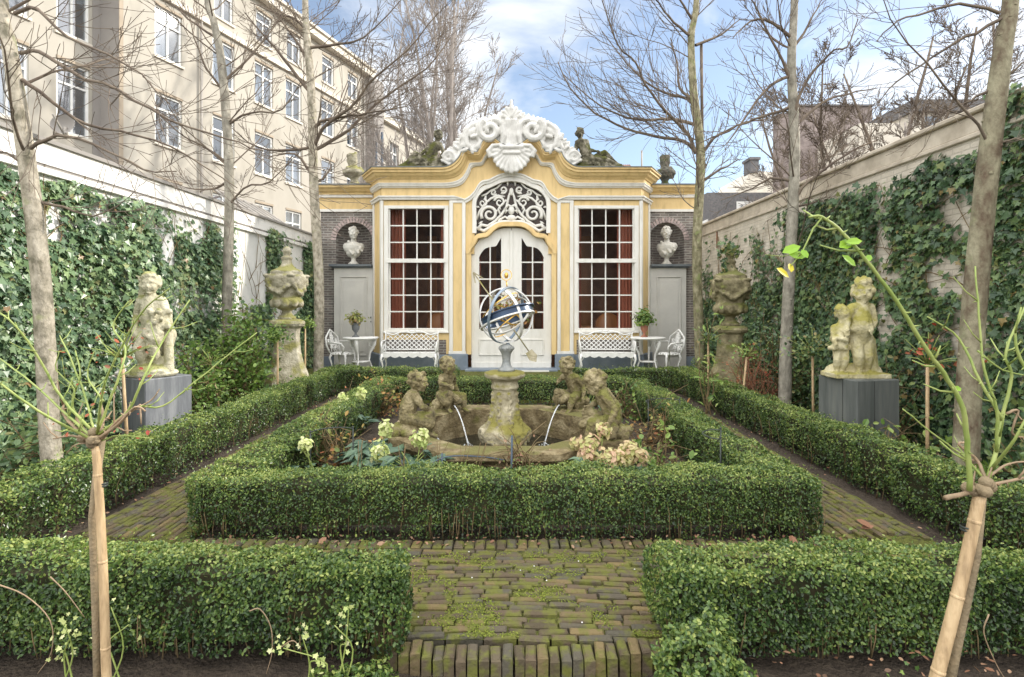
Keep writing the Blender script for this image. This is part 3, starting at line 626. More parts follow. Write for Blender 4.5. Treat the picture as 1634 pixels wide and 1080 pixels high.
# fan window over the door
fm = MB()
def sweep2(mb, pts, w, d0, d1, close=False):             # rectangular bar along in-plane polyline (px)
    P = [Vector((X(x), 0, Z(y))) for x, y in pts]; n = len(P); V = []
    for i in range(n):
        t = (P[min(i + 1, n - 1)] - P[max(i - 1, 0)]).normalized(); nn = Vector((-t.z, 0, t.x))
        for a, d in ((-w, d0), (w, d0), (w, d1), (-w, d1)): q = P[i] + nn * a; V.append((q.x, Yf + d, q.z))
    Fq = [[i * 4 + k, i * 4 + (k + 1) % 4, i * 4 + 4 + (k + 1) % 4, i * 4 + 4 + k] for i in range(n - 1) for k in range(4)]
    mb.add(V, [np.array(Fq), [[3, 2, 1, 0]], [[n * 4 - 4, n * 4 - 3, n * 4 - 2, n * 4 - 1]]])
FF = fullpts(F_); HH = fullpts(H_)
sweep2(fm, [(x, y) for x, y in FF], .045, -.03, .12)
fan = part(fm, 'fan_window_frame', 'offwhite')
gb = MB(); xx = np.linspace(757, mx_(757), 80)
Ffull = np.array(sorted(set(FF))); 
def Ftop(x): 
    x2 = min(x, mx_(x)); Q = F_[F_[:, 1] < 322.5]; return float(np.interp(x2, Q[:, 0], Q[:, 1]))
def Hb(x): x2 = min(x, mx_(x)); return float(np.interp(x2, H_[:, 0], H_[:, 1]))
gb.band([X(x) for x in xx], [Z(Ftop(x)) for x in xx], [Z(Hb(x) - 1) for x in xx], Yf + .09, Yf + .10); gb.build('fan_glass', 'glass_dark', fan)
bk = MB(); bk.band([X(x) for x in xx], [Z(Ftop(x)) for x in xx], [Z(Hb(x) - 1) for x in xx], Yf + .16, Yf + .20); bk.build('fan_backing', 'interior', fan)
tr = MB()
def spiral(cx, cy, r0, r1, a0, turns, n=26):
    return [(cx + (r0 + (r1 - r0) * (i / n)) * math.cos(a0 + turns * 2 * math.pi * i / n), cy + (r0 + (r1 - r0) * (i / n)) * math.sin(a0 + turns * 2 * math.pi * i / n)) for i in range(n + 1)]
def trb(pts, r):
    for s in (1, -1):
        P = [(X(x if s > 0 else mx_(x)), Yf + .055, Z(y)) for x, y in pts]; tr.tube(P, r, 6)
trb(spiral(781, 341, 14, 3, 2.6, 1.5), [.04, .035, .03, .022]); trb(spiral(797, 322, 9, 2, 3.4, 1.4), [.03, .022, .016])
trb(spiral(770, 323, 7, 1.5, 5.0, 1.2), [.028, .016]); trb(spiral(803, 302, 6, 1.5, 2.2, -1.3), [.028, .016]); trb(spiral(788, 306, 5, 1, 0.5, 1.3), [.022, .014])
trb([(762, 366), (768, 358), (778, 360), (790, 352), (800, 342), (808, 330), (812, 312), (816, 300)], [.05, .035, .03, .03, .02])
trb([(760, 350), (765, 336), (773, 325), (783, 316), (795, 311), (806, 313)], [.03, .02, .03, .018]); trb([(792, 362), (797, 350), (806, 345), (813, 350), (816, 356)], [.035, .025, .035])
trb([(800, 345), (795, 333), (801, 325), (808, 318)], [.025, .02]); trb([(768, 312), (776, 309), (783, 303), (793, 299), (800, 292)], [.022, .02])
trb([(805, 334), (811, 326), (816, 330)], [.03, .04]); trb([(758, 362), (772, 368), (788, 358), (800, 353), (816, 353)], [.03, .045, .04, .035])
for (x, y, a, L) in ((770, 352, 2.2, 8), (789, 333, .8, 8), (776, 318, -2, 7), (806, 340, -1, 8), (793, 345, 1.2, 6), (765, 330, 3, 6), (810, 296, -1.6, 8), (785, 354, 1.8, 7), (799, 334, -2.2, 7)):
    trb([(x, y), (x + math.cos(a) * L * .6, y + math.sin(a) * L * .6 - 1), (x + math.cos(a + .4) * L, y + math.sin(a + .4) * L)], [.008, .03, .006])
tr.ell((PX0, Yf + .05, Z(335)), (.07, .05, .1)); tr.ell((PX0, Yf + .05, Z(347)), (.1, .05, .07)); tr.ell((PX0, Yf + .05, Z(305)), (.05, .04, .09))
part(tr, 'fan_tracery', 'offwhite')
# hood mould over the door and jambs
hm = MB(); JJ = [(748.5, 565), (748.5, 480), (748.5, 406)] + HH[1:-1] + [(mx_(748.5), 406), (mx_(748.5), 480), (mx_(748.5), 565)]
sweep2(hm, JJ, .05, -.07, .16); sweep2(hm, [(x, y + (2.2 if 405 > y else 0)) for x, y in JJ[3:-3]], .018, -.10, -.06); part(hm, 'door_surround', 'yellow')
# double door
L_ = curve([(753, 402), (760, 391), (768, 381), (778, 378), (788, 371), (800, 366), (816, 364.5)]); G_ = curve([(763, 413), (767, 404), (774, 396), (784, 393), (791, 392), (795, 386), (801, 376)])
for s, nm in ((1, 'left'), (-1, 'right')):
    f = (lambda px: X(px)) if s > 0 else (lambda px: X(mx_(px)))
    d = MB(); ya, yb = Yf + .06, Yf + .12
    d.box((f(752), ya, .06), (f(763), yb, Z(402)))
    tp_ = lambda x: Z(float(np.interp(x, L_[:, 0], L_[:, 1])) - 2)
    xx = np.linspace(752, 763, 8); d.band([f(x) for x in xx], [tp_(x) for x in xx], [Z(402)] * 8, ya, yb)
    xx = np.linspace(763, 801, 30); d.band([f(x) for x in xx], [tp_(x) for x in xx], [Z(float(np.interp(x, G_[:, 0], G_[:, 1]))) for x in xx], ya, yb)
    xx = np.linspace(801, 815.6, 8); d.band([f(x) for x in xx], [tp_(x) for x in xx], [.06] * 8, ya, yb)
    d.box((f(763), ya, .06), (f(801), yb, Z(525)))
    leaf = part(d, 'door', 'offwhite')
    q = MB(); q.box((f(766), ya - .02, Z(565)), (f(799), ya - .001, Z(543)));
    for (x0, x1, y_a, y_b) in ((764, 766, 541, 567), (799, 801, 541, 567), (766, 799, 541, 543), (766, 799, 565, 567)): q.box((f(x0), ya - .032, Z(y_b)), (f(x1), ya - .001, Z(y_a)))
    q.box((f(752.5), ya - .02, Z(589)), (f(814), ya - .001, Z(578)))
    bevel(q.build('door_panel', 'offwhite', leaf), .006)
    m = MB(); m.box((f(781), ya - .004, Z(525)), (f(783), yb - .01, Z(393)))
    for yv in (418, 445, 471.5, 498): m.box((f(763), ya - .003, Z(yv + 1)), (f(801), yb - .011, Z(yv - 1)))
    for (x0, x1, y_a, y_b) in ((763, 764.5, 412, 525), (799.6, 801, 376, 525)): m.box((f(x0), ya - .005, Z(y_b)), (f(x1), ya - .001, Z(y_a)))
    m.build('glazing_bars', 'offwhite', leaf)
    g = MB(); g.box((f(763), ya + .03, Z(525)), (f(801), ya + .034, Z(375))); g.build('panes', 'glass_pane', leaf)
    if s < 0:
        k = MB(); k.ell((f(808), ya - .03, Z(490)), .025); k.cap((f(808), ya - .03, Z(497)), (f(808), ya - .03, Z(484)), .01, .01); k.build('handle', 'gold', leaf)
mb = MB(); mb.box((X(813.6), Yf + .035, .06), (X(818.4), Yf + .058, Z(367))); part(mb, 'door_astragal', 'offwhite', bv=.006)
mb = MB(); mb.box((X(744), Yf - .35, .0), (X(mx_(744)), Yf + .2, .115)); part(mb, 'doorstep', 'bluestone', bv=.01)
mb = MB(); mb.box((X(828), Yf - .45, .076), (X(874), Yf - .36, .10)); tag(mb.build('doormat', 'offwhite'), 'thin pale metal strip lying on the step in front of the white double door', 'threshold plate')

# interior of the pavilion
it = MB(); xl, xr = X(600), X(mx_(600)); yr = Yf + 3.0
it.box((xl, yr, .05), (X(684), yr + .1, 4.2)); it.box((X(712), yr, .05), (xr, yr + .1, 4.2)); it.box((X(684), yr, .05), (X(712), yr + .1, 1.1)); it.box((X(684), yr, 2.3), (X(712), yr + .1, 4.2))
it.box((xl - .1, Yf + .62, .05), (xl, yr + .1, 4.2)); it.box((xr, Yf + .62, .05), (xr + .1, yr + .1, 4.2)); it.box((xl, Yf + .25, .0), (xr, yr, .05))
part(it, 'inner_room', 'interior')
ag = MB()
for i in range(4):
    for j in range(5): ag.box((X(684 + 7 * i + .4), yr - .03, 1.1 + .24 * j + .012), (X(684 + 7 * i + 6.6), yr - .02, 1.1 + .24 * j + .228))
m = mat('amber', (0.95, 0.66, 0.16), (0.85, 0.5, 0.1), scale=4, rough=0.3); b = m.node_tree.nodes['Principled BSDF']; b.inputs['Emission Color'].default_value = (1, .62, .15, 1); b.inputs['Emission Strength'].default_value = 0.75
part(ag, 'amber_window', 'amber', label='small amber leaded window lit from behind at the back of the room')
for (x0, x1) in ((650, 668), (728, 742), (770, 786), (846, 862), (905, 925), (950, 975)): wd = MB(); wd.box((X(x0), yr - .1, .3), (X(x1), yr - .002, 3.4)); part(wd, 'wood_panel', 'wood_int')
for (xa, xb, yv) in ((617, 643, .28), (mx_(643), mx_(617), .28), (700, 712, .28), (920, 930, .28), (758, 766, .4), (mx_(766), mx_(758), .4)):
    n = 60; V = []; cu = MB()
    for i in range(n + 1):
        u = i / n; xx_ = X(xa + (xb - xa) * u); V += [(xx_, Yf + yv + .05 + .04 * math.sin(u * (xb - xa) * 1.1), .3), (xx_, Yf + yv + .05 + .035 * math.sin(u * (xb - xa) * 1.1 + .2), 3.7)]
    cu.add(V, [np.array([[2 * i, 2 * i + 2, 2 * i + 3, 2 * i + 1] for i in range(n)])], True); part(cu, 'curtain', 'curtain')
fu = MB()
for cx in (690, 985): 
    fu.ell((X(cx), Yf + 1.2, .95), (.33, .12, .38)); fu.box((X(cx) - .3, Yf + .8, .35), (X(cx) + .3, Yf + 1.25, .6))
fu.box((X(918), Yf + .8, .95), (X(955), Yf + 1.5, 1.0)); fu.box((X(930), Yf + 1.1, .1), (X(940), Yf + 1.2, .95))
ar = thing('armchair', 'upholstered armchair and side table seen through the windows of the pavilion', 'armchair', (X(690), Yf + 1.2, .05)); fu.build('seat', 'wood_int', ar)

# roof slab
rf = MB(); rf.box((XE + .1, Yf + .15, Z(276) - .12), (2 * PX0 - XE - .1, Yf + 3.2, Z(276) - .02)); rf.box((X(742), Yf + .18, Z(276) - .02), (X(mx_(742)), Yf + .5, Z(246))); part(rf, 'roof', 'lead')

# wings: brick wall with arched niche, cupboard door below
def wing(px_c, px_out, px_in, sgn):
    xo, xi, xc = Xw(px_out), Xw(px_in), Xw(px_c); r = .42; zs = 3.02; z0 = 2.45; zt = 3.70
    w = MB(); y = Yw
    A, B = sorted((xo, xi))
    w.box((A, y, 0), (xc - r, y + .2, zt)); 
    if B > xc + r: w.box((xc + r, y, 0), (B, y + .2, zt))
    w.box((xc - r, y + .0, 0), (xc + r, y + .2, z0))
    th = np.linspace(math.pi, 0, 25); w.band([xc + r * math.cos(a) for a in th], [zt] * 25, [zs + r * math.sin(a) for a in th], y, y + .2)
    part(w, 'wing_wall', 'brick_wing')
    n = MB(); V = []
    for zz in np.linspace(z0, zs, 5):
        for a in np.linspace(math.pi, 0, 17): V.append((xc + r * math.cos(a), y + .2 + r * .9 * math.sin(a) - .19, zz))
    for e in np.linspace(0, math.pi / 2, 8)[1:]:
        for a in np.linspace(math.pi, 0, 17): V.append((xc + r * math.cos(a) * math.cos(e), y + .01 + r * .9 * math.sin(a) * math.cos(e), zs + r * math.sin(e)))
    n.add(V, [np.array([[i * 17 + j, i * 17 + j + 1, i * 17 + 18 + j, i * 17 + 17 + j] for i in range(11) for j in range(16)])], True); part(n, 'niche', 'brick_wing')
    v = MB(); rr = np.random.default_rng(2)
    for k in range(21):
        a = math.pi * (k + .5) / 21; c = (xc + (r + .065) * math.cos(a), y - .004, zs + (r + .065) * math.sin(a))
        if abs(c[0] - A) < .02 or (sgn > 0 and c[0] > xi) or (sgn < 0 and c[0] < xi): continue
        v.obox(c, (.062, .01, .024), (math.cos(a), 0, math.sin(a)), (-math.sin(a), 0, math.cos(a)))
    part(v, 'niche_arch', 'voussoir', bv=.003)
    for (za, zb, d, m, nm) in ((3.69, 3.75, .05, 'offwhite', 'wing_fillet'), (3.75, 4.02, .02, 'yellow', 'wing_frieze'), (4.02, 4.08, .07, 'offwhite', 'wing_moulding')):
        q = MB(); q.box((A - .06 * (sgn > 0), y - d, za), (B + .06 * (sgn < 0), y + .3, zb)); part(q, nm, m)
    q = MB(); q.add([(A - .1 * (sgn > 0) if k % 2 == 0 else B + .1 * (sgn < 0), y - d, z) for z, d in ((4.08, .09), (4.12, .10), (4.15, .16), (4.2, .2), (4.22, .25), (4.27, .26), (4.27, -.3)) for k in range(2)], [np.array([[2 * i, 2 * i + 1, 2 * i + 3, 2 * i + 2] for i in range(6)])]); part(q, 'wing_cornice', 'yellow')
    q = MB(); q.box((A - .1 * (sgn > 0), y - .28, 4.272), (B + .1 * (sgn < 0), y + 1.5, 4.30)); part(q, 'wing_flashing', 'lead')
    # cupboard
    ca, cb = sorted((Xw(535) if sgn > 0 else Xw(1093), xi))
    q = MB(); q.box((ca, y - .10, .06), (cb, y - .002, 2.40)); cup = part(q, 'cupboard', 'greydoor', bv=.004)
    q = MB()
    da, db = ca + .15, cb - .12
    for (x0, x1, za, zb) in ((da, da + .025, .35, 2.15), (db - .025, db, .35, 2.15), (da, db, 2.15, 2.175), (da, db, .325, .35)): q.box((x0, y - .125, za), (x1, y - .101, zb))
    q.box((da + .07, y - .112, .42), (db - .07, y - .101, 2.08)); bevel(q.build('door_panel', 'greydoor', cup), .006)
    q = MB()
    for xk in (cb - .03,) if sgn > 0 else (ca + .03,):
        q.ell((xk, y - .13, 1.22), (.013, .03, .02)); q.ell((xk, y - .12, 1.12), (.012, .012, .02))
    q.build('knob', 'wire', cup)
    q = MB(); q.box((ca - .08 * (sgn > 0), y - .22, 2.40), (cb + .08 * (sgn < 0), y - .0, 2.45)); q.box((ca - .03 * (sgn > 0), y - .16, 2.37), (cb + .03 * (sgn < 0), y - .001, 2.399)); q.build('slab', 'slab', cup)
    return xc
XL = wing(565, 512, 596, 1); XR = wing(1063, 1109, 1036, -1)
for a_, b_ in ((512, 535), (1093, 1110)): mb = MB(); mb.box((Xw(a_), Yw - .03, 0), (Xw(b_), Yw - .001, .3)); part(mb, 'wing_plinth', 'bluestone')

# crest: carved white cartouche
def sh(px, py, d=0.0): return Vector((X(px), Yf - .14 + d, Z(py)))
cb = MB()
def cap_px(a, b, r0, r1, d=0):
    cb.cap(sh(*a, d), sh(*b, d), r0 / S, r1 / S, 8)
def tube_px(pts, r, d=0.0):
    for s in (1, -1): cb.tube([sh(x if s > 0 else mx_(x), y, d) for x, y in pts], np.array(r) / S, 8)
def lobe(x, y, a, L, w, d=0.0):
    for s in (1, -1):
        xx = x if s > 0 else mx_(x); aa = a if s > 0 else math.pi - a
        M = Matrix.Rotation(aa, 3, 'Y'); p = sh(xx + math.cos(aa) * L * .45, y + math.sin(aa) * L * .45, d)
        cb.ell(p, (L * .55 / S, .045, w / S), M, 8, 6)
# backing plate following the cornice
outline = [(709, 260), (717, 249), (727, 238), (737, 225), (747, 212), (760, 203), (775, 197), (790, 193), (803, 188), (816, 176)]
inner = [(716, 266), (724, 263), (732, 256), (738, 246), (742, 238), (752, 242), (763, 243), (768, 232), (778, 224), (790, 226), (803, 240), (816, 246)]
for s in (1, -1):
    poly = [(X(x if s > 0 else mx_(x)), Z(y)) for x, y in outline] + [(X(x if s > 0 else mx_(x)), Z(y)) for x, y in inner[::-1]]
    if s < 0: poly = poly[::-1]
    cb.prism(poly, Yf - .185, Yf - .02)
tube_px(spiral(782, 213, 18, 2.5, 4.2, -1.35, 34), [6.5, 6, 4.8, 3.4], -.10)
tube_px([(800, 238), (804, 222), (802, 205), (796, 198), (786, 196)], [4, 5.5, 5, 4.5, 4], -.09)
tube_px([(754, 242), (746, 236), (743, 224), (747, 211), (757, 203), (770, 199), (784, 197)], [4, 6.5, 7, 6, 5, 4.5, 4], -.05)
tube_px([(756, 242), (764, 239), (768, 231), (764, 223), (757, 222)], [5, 6, 5, 4, 3], -.08)
tube_px(spiral(717, 254, 10, 1.5, .6, -1.6, 26), [4, 3.2, 2.2], -.05); tube_px([(724, 262), (733, 256), (738, 246), (741, 234), (744, 222)], [3, 5, 6, 6, 4], -.05)
oc = curve(outline)
for k in range(len(oc) - 3):                             # frilled leaf edge and the flutes running into it
    x, y = oc[k]; dx, dy = oc[min(k + 1, len(oc) - 1)] - oc[max(k - 1, 0)]; l_ = math.hypot(dx, dy) or 1; nx_, ny_ = dy / l_, -dx / l_
    if ny_ > 0: nx_, ny_ = -nx_, -ny_
    q = 2.2 + 2.4 * abs(math.sin(k * .8)); a = math.atan2(ny_, nx_) + .35 * math.sin(k * 1.7)
    lobe(x - nx_ * 2, y - ny_ * 2, a, 5 + q * 1.3, 2.6, -.01)
    if k % 2 == 0: tube_px([(x + nx_ * 1, y + ny_ * 1), (x - nx_ * 7 + 2, y - ny_ * 7 + 1), (x - nx_ * 14 + 6, y - ny_ * 14 + 1)], [2.4, 2.0, 1.0], -.03 - .03 * (k % 4 == 0))
for (x, y, a) in ((750, 222, -.9), (760, 212, -.3), (752, 236, .9), (735, 244, -.9)):
    lobe(x, y, a, 17, 4.6, -.10); lobe(x + 2, y + 3, a + .55, 13, 3.2, -.12)
for i in range(7):                                       # top palmette
    a = -math.pi / 2 + (i - 3) * .42; L = 20 - abs(i - 3) * 2.2
    cap_px((816 + math.cos(a) * 4, 194 + math.sin(a) * 4), (816 + math.cos(a) * L, 194 + math.sin(a) * L), 2.2, 3.4, -.05)
cap_px((816, 178), (816, 165), 3.5, 1.8, -.05)
for i in range(5): cap_px((808 + i * 4, 197), (809 + i * 3.5, 236), 2.4, 2.0, -.10 + abs(i - 2) * .01)
for i in range(13):                                      # shell with ribs
    a = math.pi / 2 + (i - 6) * .235; L = 37 - abs(i - 6) * .9
    cap_px((816, 241), (816 + math.cos(a) * L * .93, 241 + math.sin(a) * L), 2.0, 4.0, -.10)
cb.ell(sh(816, 250, -.03), (26 / S, .11, 22 / S)); tube_px([(784, 256), (780, 246), (787, 238), (797, 237), (802, 244), (796, 248)], [4, 4.5, 4, 3.5, 3, 2.5], -.12)
cap_px((800, 240), (832, 240), 3.5, 3.5, -.13); cap_px((804, 249), (828, 249), 3, 3, -.13)
cr_ = blob(cb, .0125, 1)
part(cr_, 'crest', 'crestwhite', label='white carved rococo crest with scrolls and a shell')
# ================================================================== FIGURES in stone
def figure(J, k=1.0, hk=1.0, curls=60, seed=1, fat=1.0, hair='curls'):
    """one continuous body. J: joints in metres; k body thickness, hk head size"""
    mb = MB(); r = np.random.default_rng(seed)
    H = Vector(J['head']); f = Vector(J.get('face', (0, -1, 0))).normalized(); up = Vector(J.get('up', (0, 0, 1))); up = (up - f * up.dot(f)).normalized(); sd_ = f.cross(up)
    Mx = Matrix((sd_, f, up)).transposed()
    def hp(a, b, c): return H + (sd_ * a + f * b + up * c) * hk
    mb.ell(H, (.074 * hk, .086 * hk, .094 * hk), Mx, 16, 12); mb.ell(hp(0, .02, -.045), (.058 * hk, .06 * hk, .05 * hk), Mx)
    mb.ell(hp(0, .088, -.018), (.014 * hk, .022 * hk, .02 * hk), Mx, 8, 6)
    for s in (-1, 1):
        mb.ell(hp(s * .036, .058, -.034), .030 * hk, Mx, 8, 6); mb.ell(hp(s * .030, .074, .022), (.024 * hk, .014 * hk, .009 * hk), Mx, 8, 6)
        mb.ell(hp(s * .028, .076, -.001), (.012 * hk, .008 * hk, .008 * hk), Mx, 8, 6); mb.ell(hp(s * .078, -.005, -.01), (.012 * hk, .02 * hk, .026 * hk), Mx, 8, 6)
    mb.ell(hp(0, .076, -.046), (.022 * hk, .014 * hk, .006 * hk), Mx, 8, 6); mb.ell(hp(0, .075, -.057), (.018 * hk, .013 * hk, .006 * hk), Mx, 8, 6); mb.ell(hp(0, .062, -.082), (.022 * hk, .02 * hk, .016 * hk), Mx, 8, 6)
    for i in range(curls):
        v = r.normal(size=3); v /= np.linalg.norm(v)
        if v[1] > .45 and v[2] < .55: continue
        if v[2] < -.5: continue
        mb.ell(hp(v[0] * .08, v[1] * .09 - .008, v[2] * .092 + .012), r.uniform(.016, .027) * hk, None, 7, 5)
    ch, be, hi = Vector(J['chest']), Vector(J['belly']), Vector(J['hip'])
    mb.cap(H - up * .05 * hk, ch + (H - ch) * .35, .036 * hk, .045 * k)
    shs = [Vector(J['shL']), Vector(J['shR'])]; mid = (shs[0] + shs[1]) / 2
    mb.cap(shs[0] * .75 + mid * .25, shs[1] * .75 + mid * .25, .048 * k, .048 * k)
    mb.cap(mid * .5 + ch * .5, be, .078 * k, .082 * k * fat); mb.cap(be, hi, .084 * k * fat, .084 * k); ax = (shs[0] - shs[1]).normalized()
    for s in (-1, 1): mb.ell(ch + ax * .036 * k * s, .062 * k); mb.ell(hi + ax * .042 * k * s, .066 * k)
    for q in 'LR':
        sh_, el, ha = Vector(J['sh' + q]), Vector(J['el' + q]), Vector(J['ha' + q])
        mb.cap(sh_, sh_.lerp(el, .5), .042 * k, .040 * k); mb.cap(sh_.lerp(el, .5), el, .038 * k, .031 * k); mb.cap(el, el.lerp(ha, .4), .031 * k, .033 * k); mb.cap(el.lerp(ha, .4), ha, .032 * k, .020 * k)
        d = (ha - el).normalized(); pr = d.cross(Vector((0.3, 1, .2))).normalized(); c = ha + d * .03 * k; mb.ell(c, .026 * k, None, 8, 6)
        for i in range(4): b0 = c + pr * (i - 1.5) * .014 * k; mb.cap(b0, b0 + d * (.034 + .006 * (i in (1, 2))) * k - Vector((0, 0, .012 * k)), .0085 * k, .007 * k, 6)
        mb.cap(c - pr * .02 * k, c - pr * .036 * k + d * .022 * k, .009 * k, .008 * k, 6)
        hj, kn, an, to = (Vector(J[a + q]) for a in ('hj', 'kn', 'an', 'to'))
        mb.cap(hj, kn, .066 * k, .047 * k); mb.ell(kn, .048 * k); mb.cap(kn, kn.lerp(an, .35), .044 * k, .048 * k); mb.cap(kn.lerp(an, .35), an, .046 * k, .027 * k); mb.cap(an, to, .028 * k, .020 * k); mb.ell(an - (to - an) * .2, .026 * k)
    return mb
def rockpile(mb, c, rx, ry, h, n=26, seed=3, lo=.25):
    r = np.random.default_rng(seed)
    mb.ell(c, (rx * .8, ry * .8, h * .7))
    for i in range(n):
        a = r.uniform(0, 6.28); q = r.uniform(.3, .95); mb.ell((c[0] + math.cos(a) * rx * q, c[1] + math.sin(a) * ry * q, c[2] + r.uniform(-.5, .45) * h), r.uniform(.35, .7) * min(rx, ry) * .6, None, 8, 6)

# seated putto (faces +Y: towards the basin), straddling the rim; base at z=0 is the rim top
def putto_seated(seed, lean=0.0, headf=(0.2, 1, -.2), armup=0.0, low=0.0, hz=.47, hk=1.02):
    J = dict(head=(0.02, .03 + lean, hz), face=headf, up=(0, .1, 1), chest=(0, 0 + lean * .6, .31), belly=(0, -.01, .21), hip=(0, -.03, .12),
             shL=(.085, .0 + lean * .7, .335), elL=(.15, .08, .24 + armup), haL=(.10, .17, .20 + armup * 1.6), shR=(-.085, .0 + lean * .7, .335), elR=(-.14, -.03, .22), haR=(-.17, .03, .11),
             hjL=(.05, .01, .10), knL=(.10, .19, .15), anL=(.11, .17, -.02 - low), toL=(.12, .24, -.05 - low), hjR=(-.05, .01, .10), knR=(-.12, .17, .10), anR=(-.10, .21, -.05 - low), toR=(-.11, .28, -.07 - low))
    mb = figure(J, k=.95, hk=hk, seed=seed, fat=1.1, curls=90)
    rockpile(mb, (0, -.03, .0), .15, .14, .10, seed=seed)
    mb.cap((.09, -.02, .12), (.13, .16, .06), .05, .06)        # fish / jug held between the legs
    mb.cap((.0, .12, .10), (.0, .24, .06), .05, .038)
    return blob(mb, .0065, 1, .006, 42)

# ---------------------------------------------------------------- fountain
FX, FY = -.07, 5.3; RIM = .34
fo = thing('fountain_basin', 'low octagonal mossy stone fountain basin filled with dark water', 'fountain', (FX, FY, 0))
def octa(r, z, n=8):
    R_ = r / math.cos(math.pi / 8); return [(FX + R_ * math.cos(math.pi / 8 + i * math.pi / 4) * 1.03, FY + R_ * math.sin(math.pi / 8 + i * math.pi / 4), z) for i in range(8)]
def octring(mb, prof, sub=6):
    V = []; m = 8 * sub
    for rr_, z in prof:
        P = octa(rr_, z)
        for i in range(8):
            a, b = Vector(P[i]), Vector(P[(i + 1) % 8])
            for k in range(sub):
                q = a.lerp(b, k / sub); n_ = noise.noise(q * 9) * .006; V.append((q.x + n_, q.y + n_, q.z + n_ * .4))
    Fq = [[i * m + j, i * m + (j + 1) % m, (i + 1) * m + (j + 1) % m, (i + 1) * m + j] for i in range(len(prof) - 1) for j in range(m)]
    mb.add(V, [np.array(Fq)], False)
mb = MB(); octring(mb, [(.80, -.05), (.80, .335), (.815, .345), (1.03, .345), (1.05, .335), (1.055, .285), (1.04, .27), (1.00, .262), (.99, .225), (.955, .215), (.95, .16), (.95, .05), (1.0, .04), (1.0, -.05)])
o = mb.build('rim', 'stone_basin', fo)
for i in (0, 3, 4, 7): pass
BLK = [(-.84, -.46, 1), (.92, -.56, 1), (-.66, .78, 1), (.76, .80, 1)]
for bx, by, _ in BLK: sb = MB(); sb.box((FX + bx - .16, FY + by - .15, -.03), (FX + bx + .16, FY + by + .15, .36)); bevel(sb.build('corner_block', 'stone_basin', fo), .02, 2)
wt = MB(); P = octa(.81, .06); wt.add([(FX, FY, .06)] + P, [np.array([[0, i + 1, (i + 1) % 8 + 1] for i in range(8)])]); tag(wt.build('water', 'water'), kind='structure')
# central pedestal
pm = MB()
def lob(rr_, zz_, a):
    w = np.clip((.55 - zz_) / .3, 0, 1); sq = 1 / np.maximum(np.abs(np.cos(a)), np.abs(np.sin(a))); sq = np.minimum(sq, 1.22)
    top = np.clip((zz_ - .5) / .15, 0, 1)
    return rr_ * (1 + .09 * w * np.cos(8 * a) * (zz_ < .5) + .16 * top * (sq - 1) + .035 * (1 - w) * np.cos(8 * a) * (zz_ < .68))
pm.lathe([(.0, .02), (.20, .02), (.20, .09), (.17, .11), (.16, .13), (.20, .16), (.235, .21), (.245, .26), (.235, .30), (.20, .335), (.165, .37), (.14, .42), (.125, .50), (.118, .58), (.115, .66), (.12, .685), (.135, .70), (.135, .72), (.125, .735), (.125, .77), (.15, .785), (.19, .805), (.20, .83), (.195, .85), (.15, .862), (0, .865)], (FX, FY, 0), 64, lob)
for i in range(8):
    a = i * math.pi / 4 + math.pi / 8
    for j in range(10):
        t_ = j / 9; z = .36 + .28 * t_; rr_ = np.interp(z, [.36, .42, .5, .66], [.175, .145, .13, .122]) + .004; pm.ell((FX + rr_ * math.cos(a + .08 * math.sin(j * 2)), FY + rr_ * math.sin(a + .08 * math.sin(j * 2)), z), .014 + .007 * (j % 2), None, 6, 5)
    for j in range(9):
        b_ = rng.uniform(-.3, .3); z = rng.uniform(.17, .31); rr_ = .225 + .015 * rng.random(); pm.ell((FX + rr_ * math.cos(a + b_), FY + rr_ * math.sin(a + b_), z), rng.uniform(.014, .028), None, 7, 5)
pm = blob(pm, .0085, 1, .004, 30)
tag(pm.build('fountain_pedestal', 'stone_ped', origin=(FX, FY, .02)), 'carved bell-shaped stone pedestal with a mossy cap rising from the middle of the fountain', 'pedestal')
# armillary sphere on a small vase
AX, AY = -.055, 5.3
ar_ = thing('armillary_sundial', 'metal armillary sphere with white and dark blue rings and an arrow, on the fountain pedestal', 'armillary sphere', (AX, AY, .862))
v = MB(); v.lathe([(0, 0), (.085, 0), (.085, .02), (.06, .03), (.045, .06), (.038, .1), (.045, .16), (.06, .19), (.07, .205), (.068, .235), (.05, .25), (.03, .26), (0, .262)], (AX, AY, .863), 24)
for i in range(9):
    a = i * .7; v.ell((AX + .062 * math.cos(a), AY + .062 * math.sin(a), 1.083), .018, None, 8, 6)
v.build('vase', 'pewter', ar_)
AC = Vector((AX, AY, 1.405)); AR = .27
def ring(mb, n, R_, w, th, c=AC, seg=64):                # flat band of radius R_, width w along n
    n = Vector(n).normalized(); u = n.orthogonal().normalized(); w_ = n.cross(u); V = []
    for i in range(seg):
        a = 2 * math.pi * i / seg; d = u * math.cos(a) + w_ * math.sin(a)
        for rr_, h in ((R_, -w), (R_, w), (R_ - th, w), (R_ - th, -w)): V.append(tuple(c + d * rr_ + n * h))
    Fq = [[i * 4 + k, i * 4 + (k + 1) % 4, ((i + 1) % seg) * 4 + (k + 1) % 4, ((i + 1) % seg) * 4 + k] for i in range(seg) for k in range(4)]
    mb.add(V, [np.array(Fq)], False)
axis = Vector((.62, -.25, -.80)).normalized()
eqn = Vector((.42, -.35, .80)).normalized()
m1 = MB(); ring(m1, (.25, -.95, .05), AR, .018, .012); ring(m1, (.75, .45, .25), AR * .985, .014, .01); m1.build('meridian_ring', 'armil_white', ar_)
m1 = MB(); ring(m1, (-.30, .2, .93), AR * .97, .03, .008, AC + Vector((.01, 0, -.02))); ring(m1, (-.30, .2, .93), AR * 1.02, .006, .03, AC + Vector((.01, 0, .015))); m1.build('horizon_ring', 'armil_blue', ar_)
